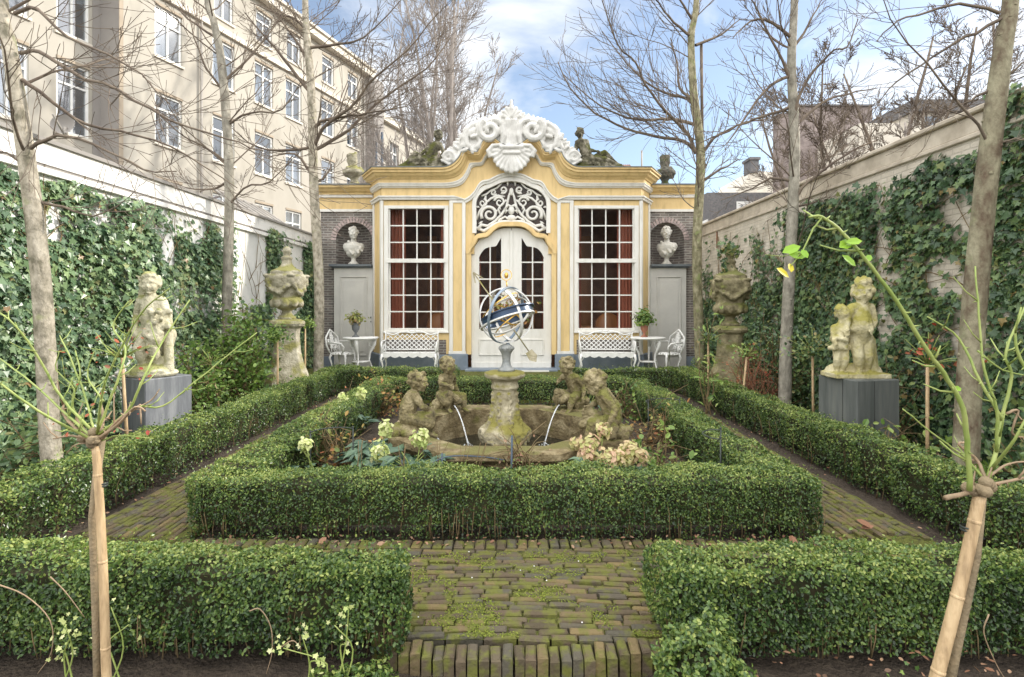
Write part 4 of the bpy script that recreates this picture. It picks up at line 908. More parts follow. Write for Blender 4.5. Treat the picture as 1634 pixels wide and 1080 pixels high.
m1 = MB(); ring(m1, (-.30, .2, .93), AR * 1.03, .007, .045, AC + Vector((.012, 0, -.055))); ring(m1, (-.42, -.6, .68), AR * .9, .011, .006); m1.build('ecliptic_ring', 'armil_white', ar_)
m1 = MB(); ring(m1, (.80, -.55, -.2), AR * 1.04, .014, .01); m1.tube([AC + Vector((.03, 0, -.275)) , AC + Vector((0, 0, -.30))], .02, 10); m1.build('cradle_ring', 'armil_mid', ar_)
m1 = MB(); ring(m1, eqn, AR * .62, .007, .005); ring(m1, axis, AR * .8, .005, .004, AC + axis * .1); ring(m1, axis, AR * .8, .005, .004, AC - axis * .1); ring(m1, (.1, -1, .1), .055, .007, .006, AC + Vector((.0, 0, .39))); m1.ell(AC + Vector((.0, 0, .385)), (.02, .02, .03)); m1.tube([AC + Vector((.01, 0, .255)), AC + Vector((0, 0, .33))], .006); m1.build('tropic_ring', 'gold', ar_)
a0 = at(757, 437, AY - .1); a1 = at(852, 572, AY - .12); dd = (a1 - a0).normalized()
m1 = MB(); m1.tube([a0 + dd * .05, a1 - dd * .03], .006, 6); sdv = dd.cross(Vector((0, 1, 0))).normalized()
for (q, l, w, dr) in ((a0, .0, .03, 1),):
    for s in (-1, 0, 1): m1.obox(a0 + dd * .03 + sdv * .022 * s, (.05, .006, .007), dd + sdv * .45 * s, (0, 1, 0))
m1.prism([((a1 + dd * .04).x, (a1 + dd * .04).z), ((a1 + sdv * .045 - dd * .01).x, (a1 + sdv * .045 - dd * .01).z), ((a1 + sdv * .035 - dd * .085).x, (a1 + sdv * .035 - dd * .085).z), ((a1 - sdv * .035 - dd * .085).x, (a1 - sdv * .035 - dd * .085).z), ((a1 - sdv * .045 - dd * .01).x, (a1 - sdv * .045 - dd * .01).z)], a1.y - .005, a1.y + .005)
m1.build('arrow', 'stone_ped', ar_)
# dried wreath hanging on the door
wr = thing('door_wreath', 'dried green and brown bouquet hanging on the white double door behind the sundial', 'wreath', at(820, 497, Yf - .03))
q = MB(); c = at(820, 497, Yf - .02); P = rng.normal(size=(420, 3)) * np.array([.20, .05, .15]) + np.array(c); P[:, 1] = np.minimum(P[:, 1], Yf + .02); leaves(q, P, rng.normal(size=(420, 3)) + np.array([0, -1, .3]), rng.uniform(.05, .1, 420), 'oval'); q.build('leaves', 'autumn_leaf', wr)
q = MB()
for i in range(16): d = Vector(rng.normal(size=3)) * .12; q.tube([c, c + Vector((d.x, -.03, d.z)) * 1.5], .004, 4)
q.build('stems', 'stem', wr)

# putti on the basin corners
PT = [('putto', BLK[0], R(-62), dict(seed=11, lean=.05, headf=(.5, 1, -.15), low=.02), 'mossy stone cherub seated at the front left corner of the fountain, turned away', .90),
      ('putto', BLK[2], R(-135), dict(seed=12, lean=.02, headf=(-.1, 1, -.1), armup=.03), 'mossy stone cherub seated at the back left of the fountain, facing the viewer', .92),
      ('putto', BLK[3], R(135), dict(seed=13, lean=.08, headf=(.3, 1, -.5), armup=.05), 'dark green mossy stone cherub seated at the back right corner of the fountain', .92),
      ('putto', BLK[1], R(88), dict(seed=14, lean=.09, headf=(.1, 1, -.9), armup=.0, low=.14, hz=.42, hk=1.08), 'stone cherub bending forward over the front right corner of the fountain', 1.0)]
for nm, b_, rz, kw, lab, sc in PT:
    fg = putto_seated(**kw); o = fg.build(nm, 'stone_putto'); o.location = (FX + b_[0], FY + b_[1], .40); o.rotation_euler = (0, 0, rz); o.scale = (sc, sc, sc)
    tag(o, lab, 'stone cherub', 'stone cherubs round the fountain')
# water jets
def jet(p0, p1, up, lab, r=.007):
    p0, p1 = Vector(p0), Vector(p1); mb = MB(); P = []
    for i in range(12):
        t_ = i / 11; q = p0.lerp(p1, t_); q.z = p0.z + (p1.z - p0.z) * t_ + up * 4 * t_ * (1 - t_); P.append(q)
    mb.tube(P, [r, r * .9, r * 1.1, r * .8, r * 1.2, r * .9, r * 1.3], 6)
    for i in range(36):
        a = rng.uniform(0, 6.28); q = rng.uniform(0, .07); mb.ell((p1.x + math.cos(a) * q, p1.y + math.sin(a) * q, p1.z + rng.uniform(0, .05) * (1 - q / .08)), rng.uniform(.003, .008), None, 6, 4)
    tag(mb.build('water_jet', 'jet'), lab, 'water jet', 'water jets of the fountain')
jet(at(725, 647, 5.85), at(747, 700, 5.25)[:2] + (.11,), .05, 'thin arc of water falling from the back left cherub into the basin') if False else None
jet(at(725, 647, 5.80), (at(748, 700, 5.35).x, 5.35, .11), .06, 'thin arc of water falling from the back left cherub into the basin')
jet(at(892, 646, 5.75), (at(868, 700, 5.35).x, 5.35, .11), .06, 'thin arc of water falling from the back right cherub into the basin')
jet(at(682, 692, 4.95), (at(716, 712, 5.0).x, 5.0, .11), .06, 'short arc of water from the spout beside the front left cherub')
# ---------------------------------------------------------------- statues in the side beds
def plinth(c, h, w, dpt, rz, m, lab, ledge=.02):
    mb = MB(); mb.box((-w / 2, -dpt / 2, 0), (w / 2, dpt / 2, h)); t_ = thing('plinth', lab, 'plinth', c); t_.rotation_euler = (0, 0, rz)
    bevel(mb.build('body', m, t_, origin=(0, 0, 0)), .008)
    g = MB()
    for x in (-w * .1,): g.box((x - .002, -dpt / 2 - .0035, .02), (x + .002, -dpt / 2 - .001, h - .01))

    for y_ in (-dpt * .15,): g.box((-w / 2 - .0035, y_ - .002, .02), (-w / 2 - .001, y_ + .002, h - .01))
    if m == 'plinth_grey': g.build('plank_joints', 'plinth_line', t_, origin=(0, 0, 0))
    return t_
SLc = (-3.74, 5.75); SRc = (3.55, 5.6)
pA = plinth((SLc[0], SLc[1], 0), .755, .42, .48, R(-27), 'plinth_blue', 'pale blue-grey box plinth under the statue of the standing girl, by the ivy wall')
pB = plinth((SRc[0], SRc[1], 0), .765, .50, .50, R(12), 'plinth_grey', 'dark grey planked wooden plinth under the statue of two cherubs')
# right: large standing cherub, small companion at its side, stump behind
J = dict(head=(.02, 0, .80), face=(-.45, -1, -.1), chest=(.0, .0, .60), belly=(-.02, -.03, .48), hip=(.0, -.0, .37), shL=(.10, .0, .645), elL=(.13, -.02, .52), haL=(.04, -.11, .46), shR=(-.10, -.01, .64), elR=(-.17, -.05, .56), haR=(-.20, -.09, .47),
         hjL=(.05, 0, .36), knL=(.04, -.06, .20), anL=(.06, 0, .05), toL=(.07, -.08, .035), hjR=(-.05, 0, .36), knR=(-.07, -.07, .20), anR=(-.03, -.03, .05), toR=(-.10, -.09, .035))
mb = figure(J, 1.12, 1.18, seed=21, fat=1.25, curls=100)
J2 = dict(head=(-.21, -.03, .60), face=(.5, -1, .25), chest=(-.22, -.01, .44), belly=(-.22, -.02, .36), hip=(-.21, -.0, .28), shL=(-.16, -.02, .465), elL=(-.11, -.07, .44), haL=(-.08, -.09, .50), shR=(-.28, -.0, .46), elR=(-.31, -.04, .37), haR=(-.25, -.09, .36),
          hjL=(-.18, 0, .27), knL=(-.19, -.05, .16), anL=(-.21, 0, .05), toL=(-.22, -.07, .035), hjR=(-.24, 0, .27), knR=(-.27, -.04, .16), anR=(-.25, 0, .05), toR=(-.29, -.06, .035))
mb2 = figure(J2, .78, .72, seed=22, curls=60, fat=1.15)
for g_ in mb2.G: mb.G.append((g_[0] + mb.n, g_[1], g_[2]))
mb.V += mb2.V; mb.n += mb2.n
mb.cap((.12, .06, .0), (.10, .05, .33), .10, .08); mb.cap((-.22, .08, .02), (.16, .08, .02), .10, .11); mb.box((-.33, -.13, 0), (.23, .15, .045))
for i in range(26): mb.ell((rng.uniform(-.34, -.16), rng.uniform(-.08, .0), rng.uniform(.27, .38)), .025, None, 7, 5)
st_ = blob(mb, .010, 2, .003, 35).build('cherub_statue', 'stone_statue_right'); st_.location = (SRc[0] + .03, SRc[1], .765); st_.scale = (.98, 1.05, 1.10)
tag(st_, 'yellowed stone statue of a standing cherub and a smaller one, on the dark grey plinth', 'statue')
# left: draped girl standing
J = dict(head=(0, -.02, .90), face=(.35, -1, -.1), chest=(0, 0, .70), belly=(.01, -.02, .58), hip=(.02, 0, .46), shL=(.10, 0, .735), elL=(.16, -.02, .61), haL=(.09, -.10, .52), shR=(-.10, 0, .735), elR=(-.16, .02, .60), haR=(-.13, -.05, .46),
         hjL=(.07, 0, .45), knL=(.07, -.10, .30), anL=(.08, .0, .08), toL=(.09, -.07, .05), hjR=(-.04, 0, .45), knR=(-.05, -.11, .27), anR=(-.03, -.02, .06), toR=(-.05, -.10, .04))
mb = figure(J, 1.12, 1.02, seed=31, curls=110, fat=1.1)
for i in range(8): a = i * .5; mb.cap((-.09, .02, .9 - i * .03), (-.11 - .005 * i, .03, .87 - i * .03), .03, .03)
mb.cap((-.08, -.02, .955), (-.13, -.03, .975), .018, .008)
for i in range(15): u = i / 14; x = -.15 + .34 * u; mb.cap((x * .6 + .03, .04, .62), (x, .02 + .05 * math.cos(u * 9), .07), .03, .042)
for i in range(46): mb.ell((rng.uniform(.0, .20), rng.uniform(-.14, .02), rng.uniform(.36, .64)), rng.uniform(.02, .035), None, 7, 5)
mb.cap((.14, -.02, .65), (.10, -.1, .36), .04, .06); mb.cap((-.05, .1, 0), (.08, .1, .4), .1, .09); mb.ell((0, 0, .03), (.24, .2, .06)); mb.ell((.02, -.04, .06), (.2, .16, .06))
st_ = blob(mb, .010, 2, .004, 35).build('girl_statue', 'stone_statue_left'); st_.location = (SLc[0] - .06, SLc[1], .755); st_.scale = (1.08, 1.1, 1.08)
tag(st_, 'weathered stone statue of a garlanded girl on the pale plinth by the ivy wall', 'statue')

# ---------------------------------------------------------------- stone vases on pedestals
def ped_prof(w): return w
def vase_ped(c, rz, lab, hgt=1.3, mn='stone_urn'):
    mb = MB(); 
    prof = [(.36, 0), (.36, .10), (.33, .12), (.33, .19), (.345, .21), (.34, .24), (.30, .34), (.24, .46), (.20, .60), (.185, .78), (.19, .84), (.20, .87), (.25, .90), (.265, .93), (.255, .96), (.20, .98)]
    sc = hgt / .98; V = []
    for r_, z in prof:
        for i in range(16):
            a = i * math.pi / 8 + math.pi / 16; q = min(1.18, 1 / max(abs(math.cos(a)), abs(math.sin(a)))); V.append((r_ * q * math.cos(a), r_ * q * math.sin(a), z * sc))
    n = len(prof); mb.add(V, [np.array([[i * 16 + j, i * 16 + (j + 1) % 16, i * 16 + 16 + (j + 1) % 16, i * 16 + 16 + j] for i in range(n - 1) for j in range(16)]), [list(range((n - 1) * 16, n * 16))]])
    o = mb.build('urn_pedestal', mn, origin=(0, 0, 0)); o.location = c; o.rotation_euler = (0, 0, rz); return tag(o, lab, 'pedestal')
def vase(c, lab, sc=1.0, flames=True, mname='stone_urn', seed=5):
    mb = MB(); r = np.random.default_rng(seed)
    mb.lathe([(0, 0), (.15, 0), (.15, .04), (.10, .07), (.07, .12), (.08, .15), (.17, .19), (.235, .26), (.245, .33), (.22, .36), (.215, .40), (.25, .50), (.285, .60), (.30, .68), (.29, .73), (.25, .76), (.26, .79), (.25, .82), (.14, .87), (.09, .93), (.075, 1.0), (.095, 1.03), (.09, 1.05), (.05, 1.07), (.06, 1.11), (.075, 1.15), (.06, 1.20), (.03, 1.235), (0, 1.24)], (0, 0, 0), 40)
    for i in range(10): a = i * .628; mb.ell((.225 * math.cos(a), .225 * math.sin(a), .27), (.06, .06, .075), None, 8, 6)
    for s in range(4):                                   # masks and swags
        a = s * math.pi / 2 + .6; 
        mb.ell((.29 * math.cos(a), .29 * math.sin(a), .66), (.065, .065, .085), None, 10, 8); mb.ell((.335 * math.cos(a), .335 * math.sin(a), .64), .025); mb.ell((.31 * math.cos(a), .31 * math.sin(a), .735), (.07, .07, .03))
        for j in range(11):
            u = j / 10; b_ = a + u * math.pi / 2; z = .64 - .19 * math.sin(u * math.pi); rr_ = np.interp(z, [.4, .5, .6, .7], [.215, .25, .285, .30]) + .02
            for q in range(2): mb.ell((rr_ * math.cos(b_) + r.normal(0, .01), rr_ * math.sin(b_) + r.normal(0, .01), z + r.normal(0, .015)), r.uniform(.03, .045), None, 7, 5)
    o = blob(mb, .014, 1, .004, 20).build('stone_urn', mname, origin=(0, 0, 0)); o.location = c; o.scale = (sc, sc, sc); return tag(o, lab, 'stone urn', 'tall lidded stone urns in the side beds')
ULc = (-3.55, 8.6); URc = (3.44, 8.6)
vase_ped((ULc[0], ULc[1], .02), R(25), 'flared pale stone pedestal under the urn by the white wall, left of the pavilion', 1.26); vase((ULc[0], ULc[1], 1.28), 'tall lidded stone urn with masks, by the white wall left of the pavilion', .93)
vase_ped((URc[0], URc[1], .02), R(-25), 'stone pedestal half hidden by shrubs under the ivy-topped urn right of the pavilion', 1.16, 'stone_olive'); vase((URc[0], URc[1], 1.18), 'tall stone urn topped with ivy in front of the brick wall right of the pavilion', .97, seed=6, mname='stone_olive')
q = MB(); P = rng.normal(size=(110, 3)) * np.array([.08, .08, .07]) + np.array([URc[0], URc[1], 2.36]); leaves(q, P, rng.normal(size=(110, 3)) + np.array([0, -1, .4]), .07, 'ivy'); P = rng.normal(size=(60, 3)) * np.array([.03, .03, .15]) + np.array([URc[0] - .12, URc[1] - .1, 2.1]); leaves(q, P, rng.normal(size=(60, 3)) + np.array([0, -1, .4]), .05, 'ivy')
tag(q.build('ivy_tuft', 'ivy_leaf'), 'tuft of ivy growing over the top of the right stone urn', 'ivy')

# ---------------------------------------------------------------- busts in the niches
def bust(c, rz, lab, seed):
    mb = MB(); r = np.random.default_rng(seed)
    J = dict(head=(0, 0, .66), face=(.3, -1, 0))
    H = Vector((0, -.02, .69)); hk = 1.26
    f = Vector((.35, -1, 0)).normalized(); up = Vector((0, 0, 1)); s_ = f.cross(up); Mx = Matrix((s_, f, up)).transposed()
    hp = lambda a, b, c_: H + (s_ * a + f * b + up * c_) * hk
    mb.ell(H, (.075 * hk, .09 * hk, .105 * hk), Mx, 16, 12); mb.ell(hp(0, .025, -.06), (.052 * hk, .055 * hk, .05 * hk), Mx); mb.ell(hp(0, .096, -.015), (.013, .022, .03), Mx, 8, 6); mb.ell(hp(0, .08, -.055), (.024, .014, .009), Mx, 8, 6); mb.ell(hp(0, .07, -.09), (.024, .022, .018), Mx, 8, 6)
    for s in (-1, 1): mb.ell(hp(s * .03, .083, .02), (.024, .012, .009), Mx, 8, 6); mb.ell(hp(s * .038, .06, -.03), .03, Mx, 8, 6)
    for i in range(90):
        v = r.normal(size=3); v /= np.linalg.norm(v)
        if (v[1] > .35 and v[2] < .6) or v[2] < -.3: continue
        mb.ell(hp(v[0] * .082, v[1] * .095 - .012, v[2] * .1 + .018), r.uniform(.018, .03), None, 7, 5)
    mb.ell(hp(0, -.1, .03), .05); mb.cap((0, .0, .62), (0, .01, .47), .052, .07)
    mb.cap((-.15, .02, .40), (.15, .02, .40), .085, .085); mb.ell((0, -.01, .36), (.22, .13, .15)); mb.ell((0, -.02, .27), (.165, .11, .13)); mb.cap((0, .0, .30), (0, .0, .17), .12, .05)
    for i in range(9): u = i / 8; mb.cap((-.17 + .12 * u, -.05, .44 - .08 * u), (.10 + .07 * u, -.10, .26 + .12 * u - .03 * math.sin(u * 9)), .02, .025)
    mb.cap((-.17, -.02, .42), (.0, -.13, .22), .04, .035); mb.cap((-.1, -.06, .50), (.12, -.13, .25), .03, .03); mb.cap((.05, -.06, .44), (.19, -.08, .3), .03, .03); mb.cap((.17, 0, .42), (.16, -.02, .34), .05, .04)
    mb.lathe([(0, 0), (.115, 0), (.115, .03), (.085, .045), (.055, .08), (.05, .13), (.07, .16), (.07, .18), (0, .19)], (0, 0, 0), 20)
    o = blob(mb, .0095, 1).build('bust', 'stone_bust', origin=(0, 0, 0)); o.location = c; o.rotation_euler = (0, 0, rz); o.scale = (1.06,) * 3; return tag(o, lab, 'bust', 'pale busts in the brick niches')
bust((XL, Yw - .04, 2.451), R(8), 'pale stone bust in the brick niche left of the pavilion windows', 41); bust((XR, Yw - .04, 2.451), R(-30), 'pale stone bust in the brick niche right of the pavilion windows', 42)

# ---------------------------------------------------------------- figures on the roof
def reclining(seed, upright):
    if upright:   # body leans towards the crest, sits up; feet to +x
        J = dict(head=(-.38, -.02, .80), face=(-.5, -1, 0), chest=(-.33, 0, .56), belly=(-.27, -.02, .42), hip=(-.18, 0, .26), shL=(-.22, 0, .62), elL=(-.17, -.05, .42), haL=(-.02, -.09, .38), shR=(-.43, -.02, .60), elR=(-.47, -.05, .40), haR=(-.38, -.12, .30),
                 hjL=(-.1, 0, .22), knL=(.17, -.05, .36), anL=(.40, -.03, .16), toL=(.50, -.05, .09), hjR=(-.12, -.06, .19), knR=(.15, -.12, .20), anR=(.42, -.10, .09), toR=(.53, -.12, .07))
    else:
        J = dict(head=(.30, -.02, .74), face=(.6, -1, -.2), chest=(.24, 0, .50), belly=(.16, -.02, .38), hip=(.08, 0, .24), shL=(.33, 0, .55), elL=(.42, -.05, .36), haL=(.36, -.12, .24), shR=(.14, -.02, .54), elR=(.02, -.06, .40), haR=(-.06, -.1, .33),
                 hjL=(.04, 0, .22), knL=(-.22, -.05, .33), anL=(-.40, -.02, .15), toL=(-.47, -.04, .08), hjR=(.02, -.06, .18), knR=(-.22, -.12, .19), anR=(-.45, -.1, .09), toR=(-.52, -.12, .06))
    mb = figure(J, 1.30, 1.12, seed=seed, curls=70, fat=1.05); r = np.random.default_rng(seed)
    sg = 1 if upright else -1
    for i in range(9): u = i / 8; x = sg * (-.2 + .65 * u); mb.cap((sg * -.25, -.02, .34), (x, -.10 + .04 * math.sin(i * 2), .10 - .03 * u), .045, .04)
    mb.cap((sg * -.2, 0, .12), (sg * .45, 0, .03), .09, .06); mb.cap((sg * -.42, 0, .12), (sg * -.2, 0, .12), .14, .14); mb.box((-.58, -.16, -.02), (.58, .16, .05))
    for i in range(14): mb.ell((sg * r.uniform(-.55, -.3), r.uniform(-.14, .1), r.uniform(.05, .20)), r.uniform(.04, .07), None, 7, 5)
    return blob(mb, .011, 1, .006, 25)
zr = Z(272) + .03
o = reclining(51, True).build('reclining_statue', 'stone_roof'); o.location = (X(952), Yf + .02, zr); tag(o, 'mossy stone figure reclining with raised head on the cornice right of the white crest', 'statue', 'reclining statues on the cornice')
o = reclining(52, False).build('reclining_statue', 'stone_roof'); o.location = (X(678), Yf + .02, zr); tag(o, 'mossy stone figure reclining on the cornice left of the white crest, lower and greener', 'statue', 'reclining statues on the cornice')
def finial(c, sc, lab, seed, rz=0, tilt=0, m='stone_dark'):
    mb = MB(); r = np.random.default_rng(seed)
    mb.lathe([(0, -.02), (.13, -.02), (.13, .04), (.08, .07), (.07, .13), (.12, .19), (.22, .26), (.22, .32), (.14, .36), (.09, .40), (.09, .44), (.11, .52), (.10, .60), (.11, .62), (.10, .66), (0, .67)], (0, 0, 0), 20)
    for i in range(22): a = r.uniform(0, 6.28); mb.ell((.15 * math.cos(a), .15 * math.sin(a), r.uniform(.22, .36)), r.uniform(.04, .06), None, 7, 5)
    for i in range(16): a = r.uniform(0, 6.28); mb.ell((.08 * math.cos(a), .08 * math.sin(a), r.uniform(.44, .68)), r.uniform(.025, .045), None, 7, 5)
    o = blob(mb, .014, 1, .008, 20).build('roof_finial', m, origin=(0, 0, 0)); o.location = c; o.scale = (sc, sc, sc); o.rotation_euler = (0, tilt, rz); return tag(o, lab, 'finial', 'weathered vase finials on the side wings')
finial((Xw(1063), Yw + .1, 4.30), 1.12, 'dark weathered stone vase finial on the right wing of the pavilion', 61); finial((Xw(566), Yw + .0, 4.30), 1.12, 'pale and brown weathered vase finial on the left wing of the pavilion', 62, 1, R(-7), 'stone_urn')

# ---------------------------------------------------------------- white cast-iron furniture
TZ = .078
def XF(px, Y=11.62): return (px - CX) * Y / F
def bench(lab):
    root = thing('garden_bench', lab, 'bench', (0, 0, 0), 'white cast-iron benches in front of the pavilion'); w = .56
    st_ = MB(); n = 25; V = []
    for i in range(n):
        x = -w + 2 * w * i / (n - 1)
        fz = .015 * abs(math.sin(i * math.pi / 4))
        V += [(x, -.26 - .02 * math.cos(x * 2.5), .43), (x, -.26 - .02 * math.cos(x * 2.5), .365 - fz * 2.5), (x, .16, .385), (x, .16, .42)]
    Fq = [[i * 4 + k, i * 4 + (k + 1) % 4, i * 4 + 4 + (k + 1) % 4, i * 4 + 4 + k] for i in range(n - 1) for k in range(4)]; st_.add(V, [np.array(Fq)])
    st_.build('seat', 'white_iron', root)
    bk = MB(); top = lambda x: .80 + .045 * math.cos(x / w * 1.5) ** 2 - .02 * math.cos(x / w * 9)
    bk.tube([(x, .20, top(x)) for x in np.linspace(-w, w, 30)], .016, 6); bk.tube([(x, .17, .47) for x in (-w, w)], .012, 6)
    for s in (-1, 1): bk.tube([(s * w, .16, .42), (s * (w + .01), .19, .62), (s * w, .2, .80), (s * (w + .03), .2, .86)], .017, 6)
    m_ = 11; 
    for i in range(-4, m_):
        for s in (-1, 1):
            x0 = -w + 2 * w * i / m_; x1 = x0 + .37; P = []
            for u in np.linspace(0, 1, 9):
                x = x0 + (x1 - x0) * u; z = .47 + .33 * u
                if -w <= x <= w and z < top(x): P.append((s * x, .175 + .03 * u, z))
            if len(P) > 1: bk.tube(P, .0095, 4)
    for x in (-.12, 0, .12): bk.ell((x, .2, .86), (.06, .015, .025))
    bk.build('backrest', 'white_iron', root)
    for s in (-1, 1):
        a = MB(); a.tube([(s * w, .19, .66), (s * (w + .02), .05, .67), (s * (w + .02), -.15, .65), (s * (w + .01), -.24, .60), (s * w, -.22, .52), (s * w, -.24, .42)], .018, 6); a.tube([(s * w, -.02, .42), (s * w, -.06, .55), (s * w, .04, .6), (s * w, .12, .5), (s * w, .04, .46)], .012, 5); a.build('armrest', 'white_iron', root)
        for fr_, y in ((1, -.24), (-1, .15)):
            l = MB(); l.tube([(s * (w - .01), y, .40), (s * (w + .01), y - .04 * fr_, .30), (s * (w - .02), y + .0, .17), (s * w, y + .0 * fr_, .06), (s * w, y - .05 * fr_, .012)], [.03, .026, .018, .016, .02], 6); l.tube([(s * (w - .01), y, .39), (s * (w - .06), y, .33), (s * (w - .02), y, .26)], .010, 5); l.build('leg', 'white_iron', root)
    return root
bn = bench('white cast-iron lattice bench under the left window of the pavilion'); bn.location = (XF(655), 11.62, TZ); bn.rotation_euler = (0, 0, R(2))
b2 = copy_tree(bn); b2.location = (XF(968), 11.62, TZ); b2.rotation_euler = (0, 0, R(-4)); b2['label'] = 'white cast-iron lattice bench under the right window of the pavilion'
def table(lab):
    root = thing('garden_table', lab, 'table', (0, 0, 0), 'round white iron tables')
    t_ = MB(); t_.lathe([(0, .70), (.34, .70), (.355, .705), (.37, .72), (.37, .735), (.36, .745), (0, .745)], (0, 0, 0), 40, lambda r_, z, a: r_ * (1 + .008 * np.cos(16 * a) * (r_ > .3))); t_.build('tabletop', 'white_iron', root)
    for i in range(3):
        a = i * 2 * math.pi / 3 + .5; c, s = math.cos(a), math.sin(a); l = MB()
        l.tube([(.30 * c, .30 * s, .70), (.29 * c, .29 * s, .58), (.20 * c, .2 * s, .40), (.18 * c, .18 * s, .25), (.24 * c, .24 * s, .08), (.27 * c, .27 * s, .012)], [.045, .04, .022, .018, .018, .024], 6)
        l.tube([(.28 * c, .28 * s, .66), (.20 * c, .20 * s, .66), (.18 * c, .18 * s, .56), (.24 * c, .24 * s, .52)], .012, 5); l.build('leg', 'white_iron', root)
    sh_ = MB(); sh_.lathe([(.0, .215), (.19, .215), (.19, .235), (0, .235)], (0, 0, 0), 24); sh_.build('lower_shelf', 'white_iron', root); return root
tb = table('round white iron table beside the left bench, carrying the grey urn'); tb.location = (XF(575), 11.65, TZ)
t2 = copy_tree(tb); t2.location = (XF(1034), 11.65, TZ); t2.rotation_euler = (0, 0, .7); t2['label'] = 'round white iron table beside the right bench, carrying the terracotta urn'
def chair(lab):
    root = thing('garden_chair', lab, 'chair', (0, 0, 0), 'white ornate cast-iron armchairs')
    s_ = MB(); s_.lathe([(0, .40), (.20, .40), (.22, .41), (.22, .425), (0, .43)], (0, 0, 0), 24)
    for i in range(20): a = i * .314; s_.ell((.215 * math.cos(a), .215 * math.sin(a), .395), (.03, .03, .02), None, 6, 5)
    s_.build('seat', 'white_iron', root)
    b_ = MB(); top = [(-.20, .17, .42), (-.25, .22, .58), (-.23, .25, .74), (-.12, .27, .82), (-.06, .28, .86), (0, .29, .90), (.06, .28, .86), (.12, .27, .82), (.23, .25, .74), (.25, .22, .58), (.20, .17, .42)]
    b_.tube(top, .02, 6)
    r = np.random.default_rng(4)
    for i in range(30):
        x, z = r.uniform(-.19, .19), r.uniform(.47, .82)
        if z > .84 - abs(x) * .6: continue
        y = .19 + .1 * (z - .42) / .45; q = [(x + .045 * (1 - k / 9) * math.cos(k * .9 + i), y, z + .045 * (1 - k / 9) * math.sin(k * .9 + i)) for k in range(9)]; b_.tube(q, .011, 5)
    for x in (-.1, 0, .1): b_.tube([(x, .185, .43), (x * .6, .24, .65), (x * .3, .28, .85)], .010, 5)
    b_.build('backrest', 'white_iron', root)
    for s in (-1, 1):
        a = MB(); a.tube([(s * .24, .20, .64), (s * .27, .05, .64), (s * .26, -.12, .62), (s * .22, -.16, .55), (s * .2, -.12, .43)], .018, 6); a.build('armrest', 'white_iron', root)
        for y in (-.15, .15):
            l = MB(); l.tube([(s * .16, y, .41), (s * .19, y * 1.2, .32), (s * .15, y, .16), (s * .19, y * 1.25, .012)], [.03, .024, .015, .02], 6); l.build('leg', 'white_iron', root)
    return root
c1 = chair('white ornate iron armchair facing right at the left table'); c1.location = (XF(546), 11.62, TZ); c1.rotation_euler = (0, 0, R(78))
c2 = copy_tree(c1); c2.location = (XF(1064), 11.55, TZ); c2.rotation_euler = (0, 0, R(-68)); c2['label'] = 'white ornate iron armchair facing left at the right table'
def potted(c, m, lab, lm, seed, sc=1.0, dens=260):
    root = thing('potted_plant', lab, 'potted plant', c, 'potted plants in small urns on the tables'); r = np.random.default_rng(seed); c = Vector(c)
    p = MB(); p.lathe([(0, 0), (.075, 0), (.075, .02), (.05, .03), (.025, .06), (.025, .09), (.045, .11), (.075, .16), (.085, .23), (.08, .26), (.10, .28), (.105, .295), (.09, .30), (.08, .27), (0, .27)], tuple(c), 24); p.build('urn', m, root)
    l = MB(); P = r.normal(size=(dens, 3)) * np.array([.085, .085, .075]) * sc + np.array([c.x, c.y, c.z + .40]); P[:, 2] = np.maximum(P[:, 2], c.z + .26); leaves(l, P, (P - np.array([c.x, c.y, c.z + .3])) + r.normal(size=(dens, 3)) * .08, r.uniform(.05, .09, dens) * sc, 'oval', rs=r); l.build('leaves', lm, root)
    s_ = MB()
    for i in range(12): d = Vector(r.normal(size=3)) * .09 * sc; s_.tube([c + Vector((0, 0, .27)), c + Vector((d.x, d.y, .40 + d.z * .5))], .004, 4)
    s_.build('stems', 'stem', root)
potted((XF(567), 11.65, TZ + .746), 'potgrey', 'dark grey urn of yellow-green leaves on the left white table', 'pot_leaf', 71, .95)
potted((XF(1028), 11.62, TZ + .746), 'terracotta', 'terracotta urn with a larger green plant on the right white table', 'shrub_leaf', 72, 1.15, 320)
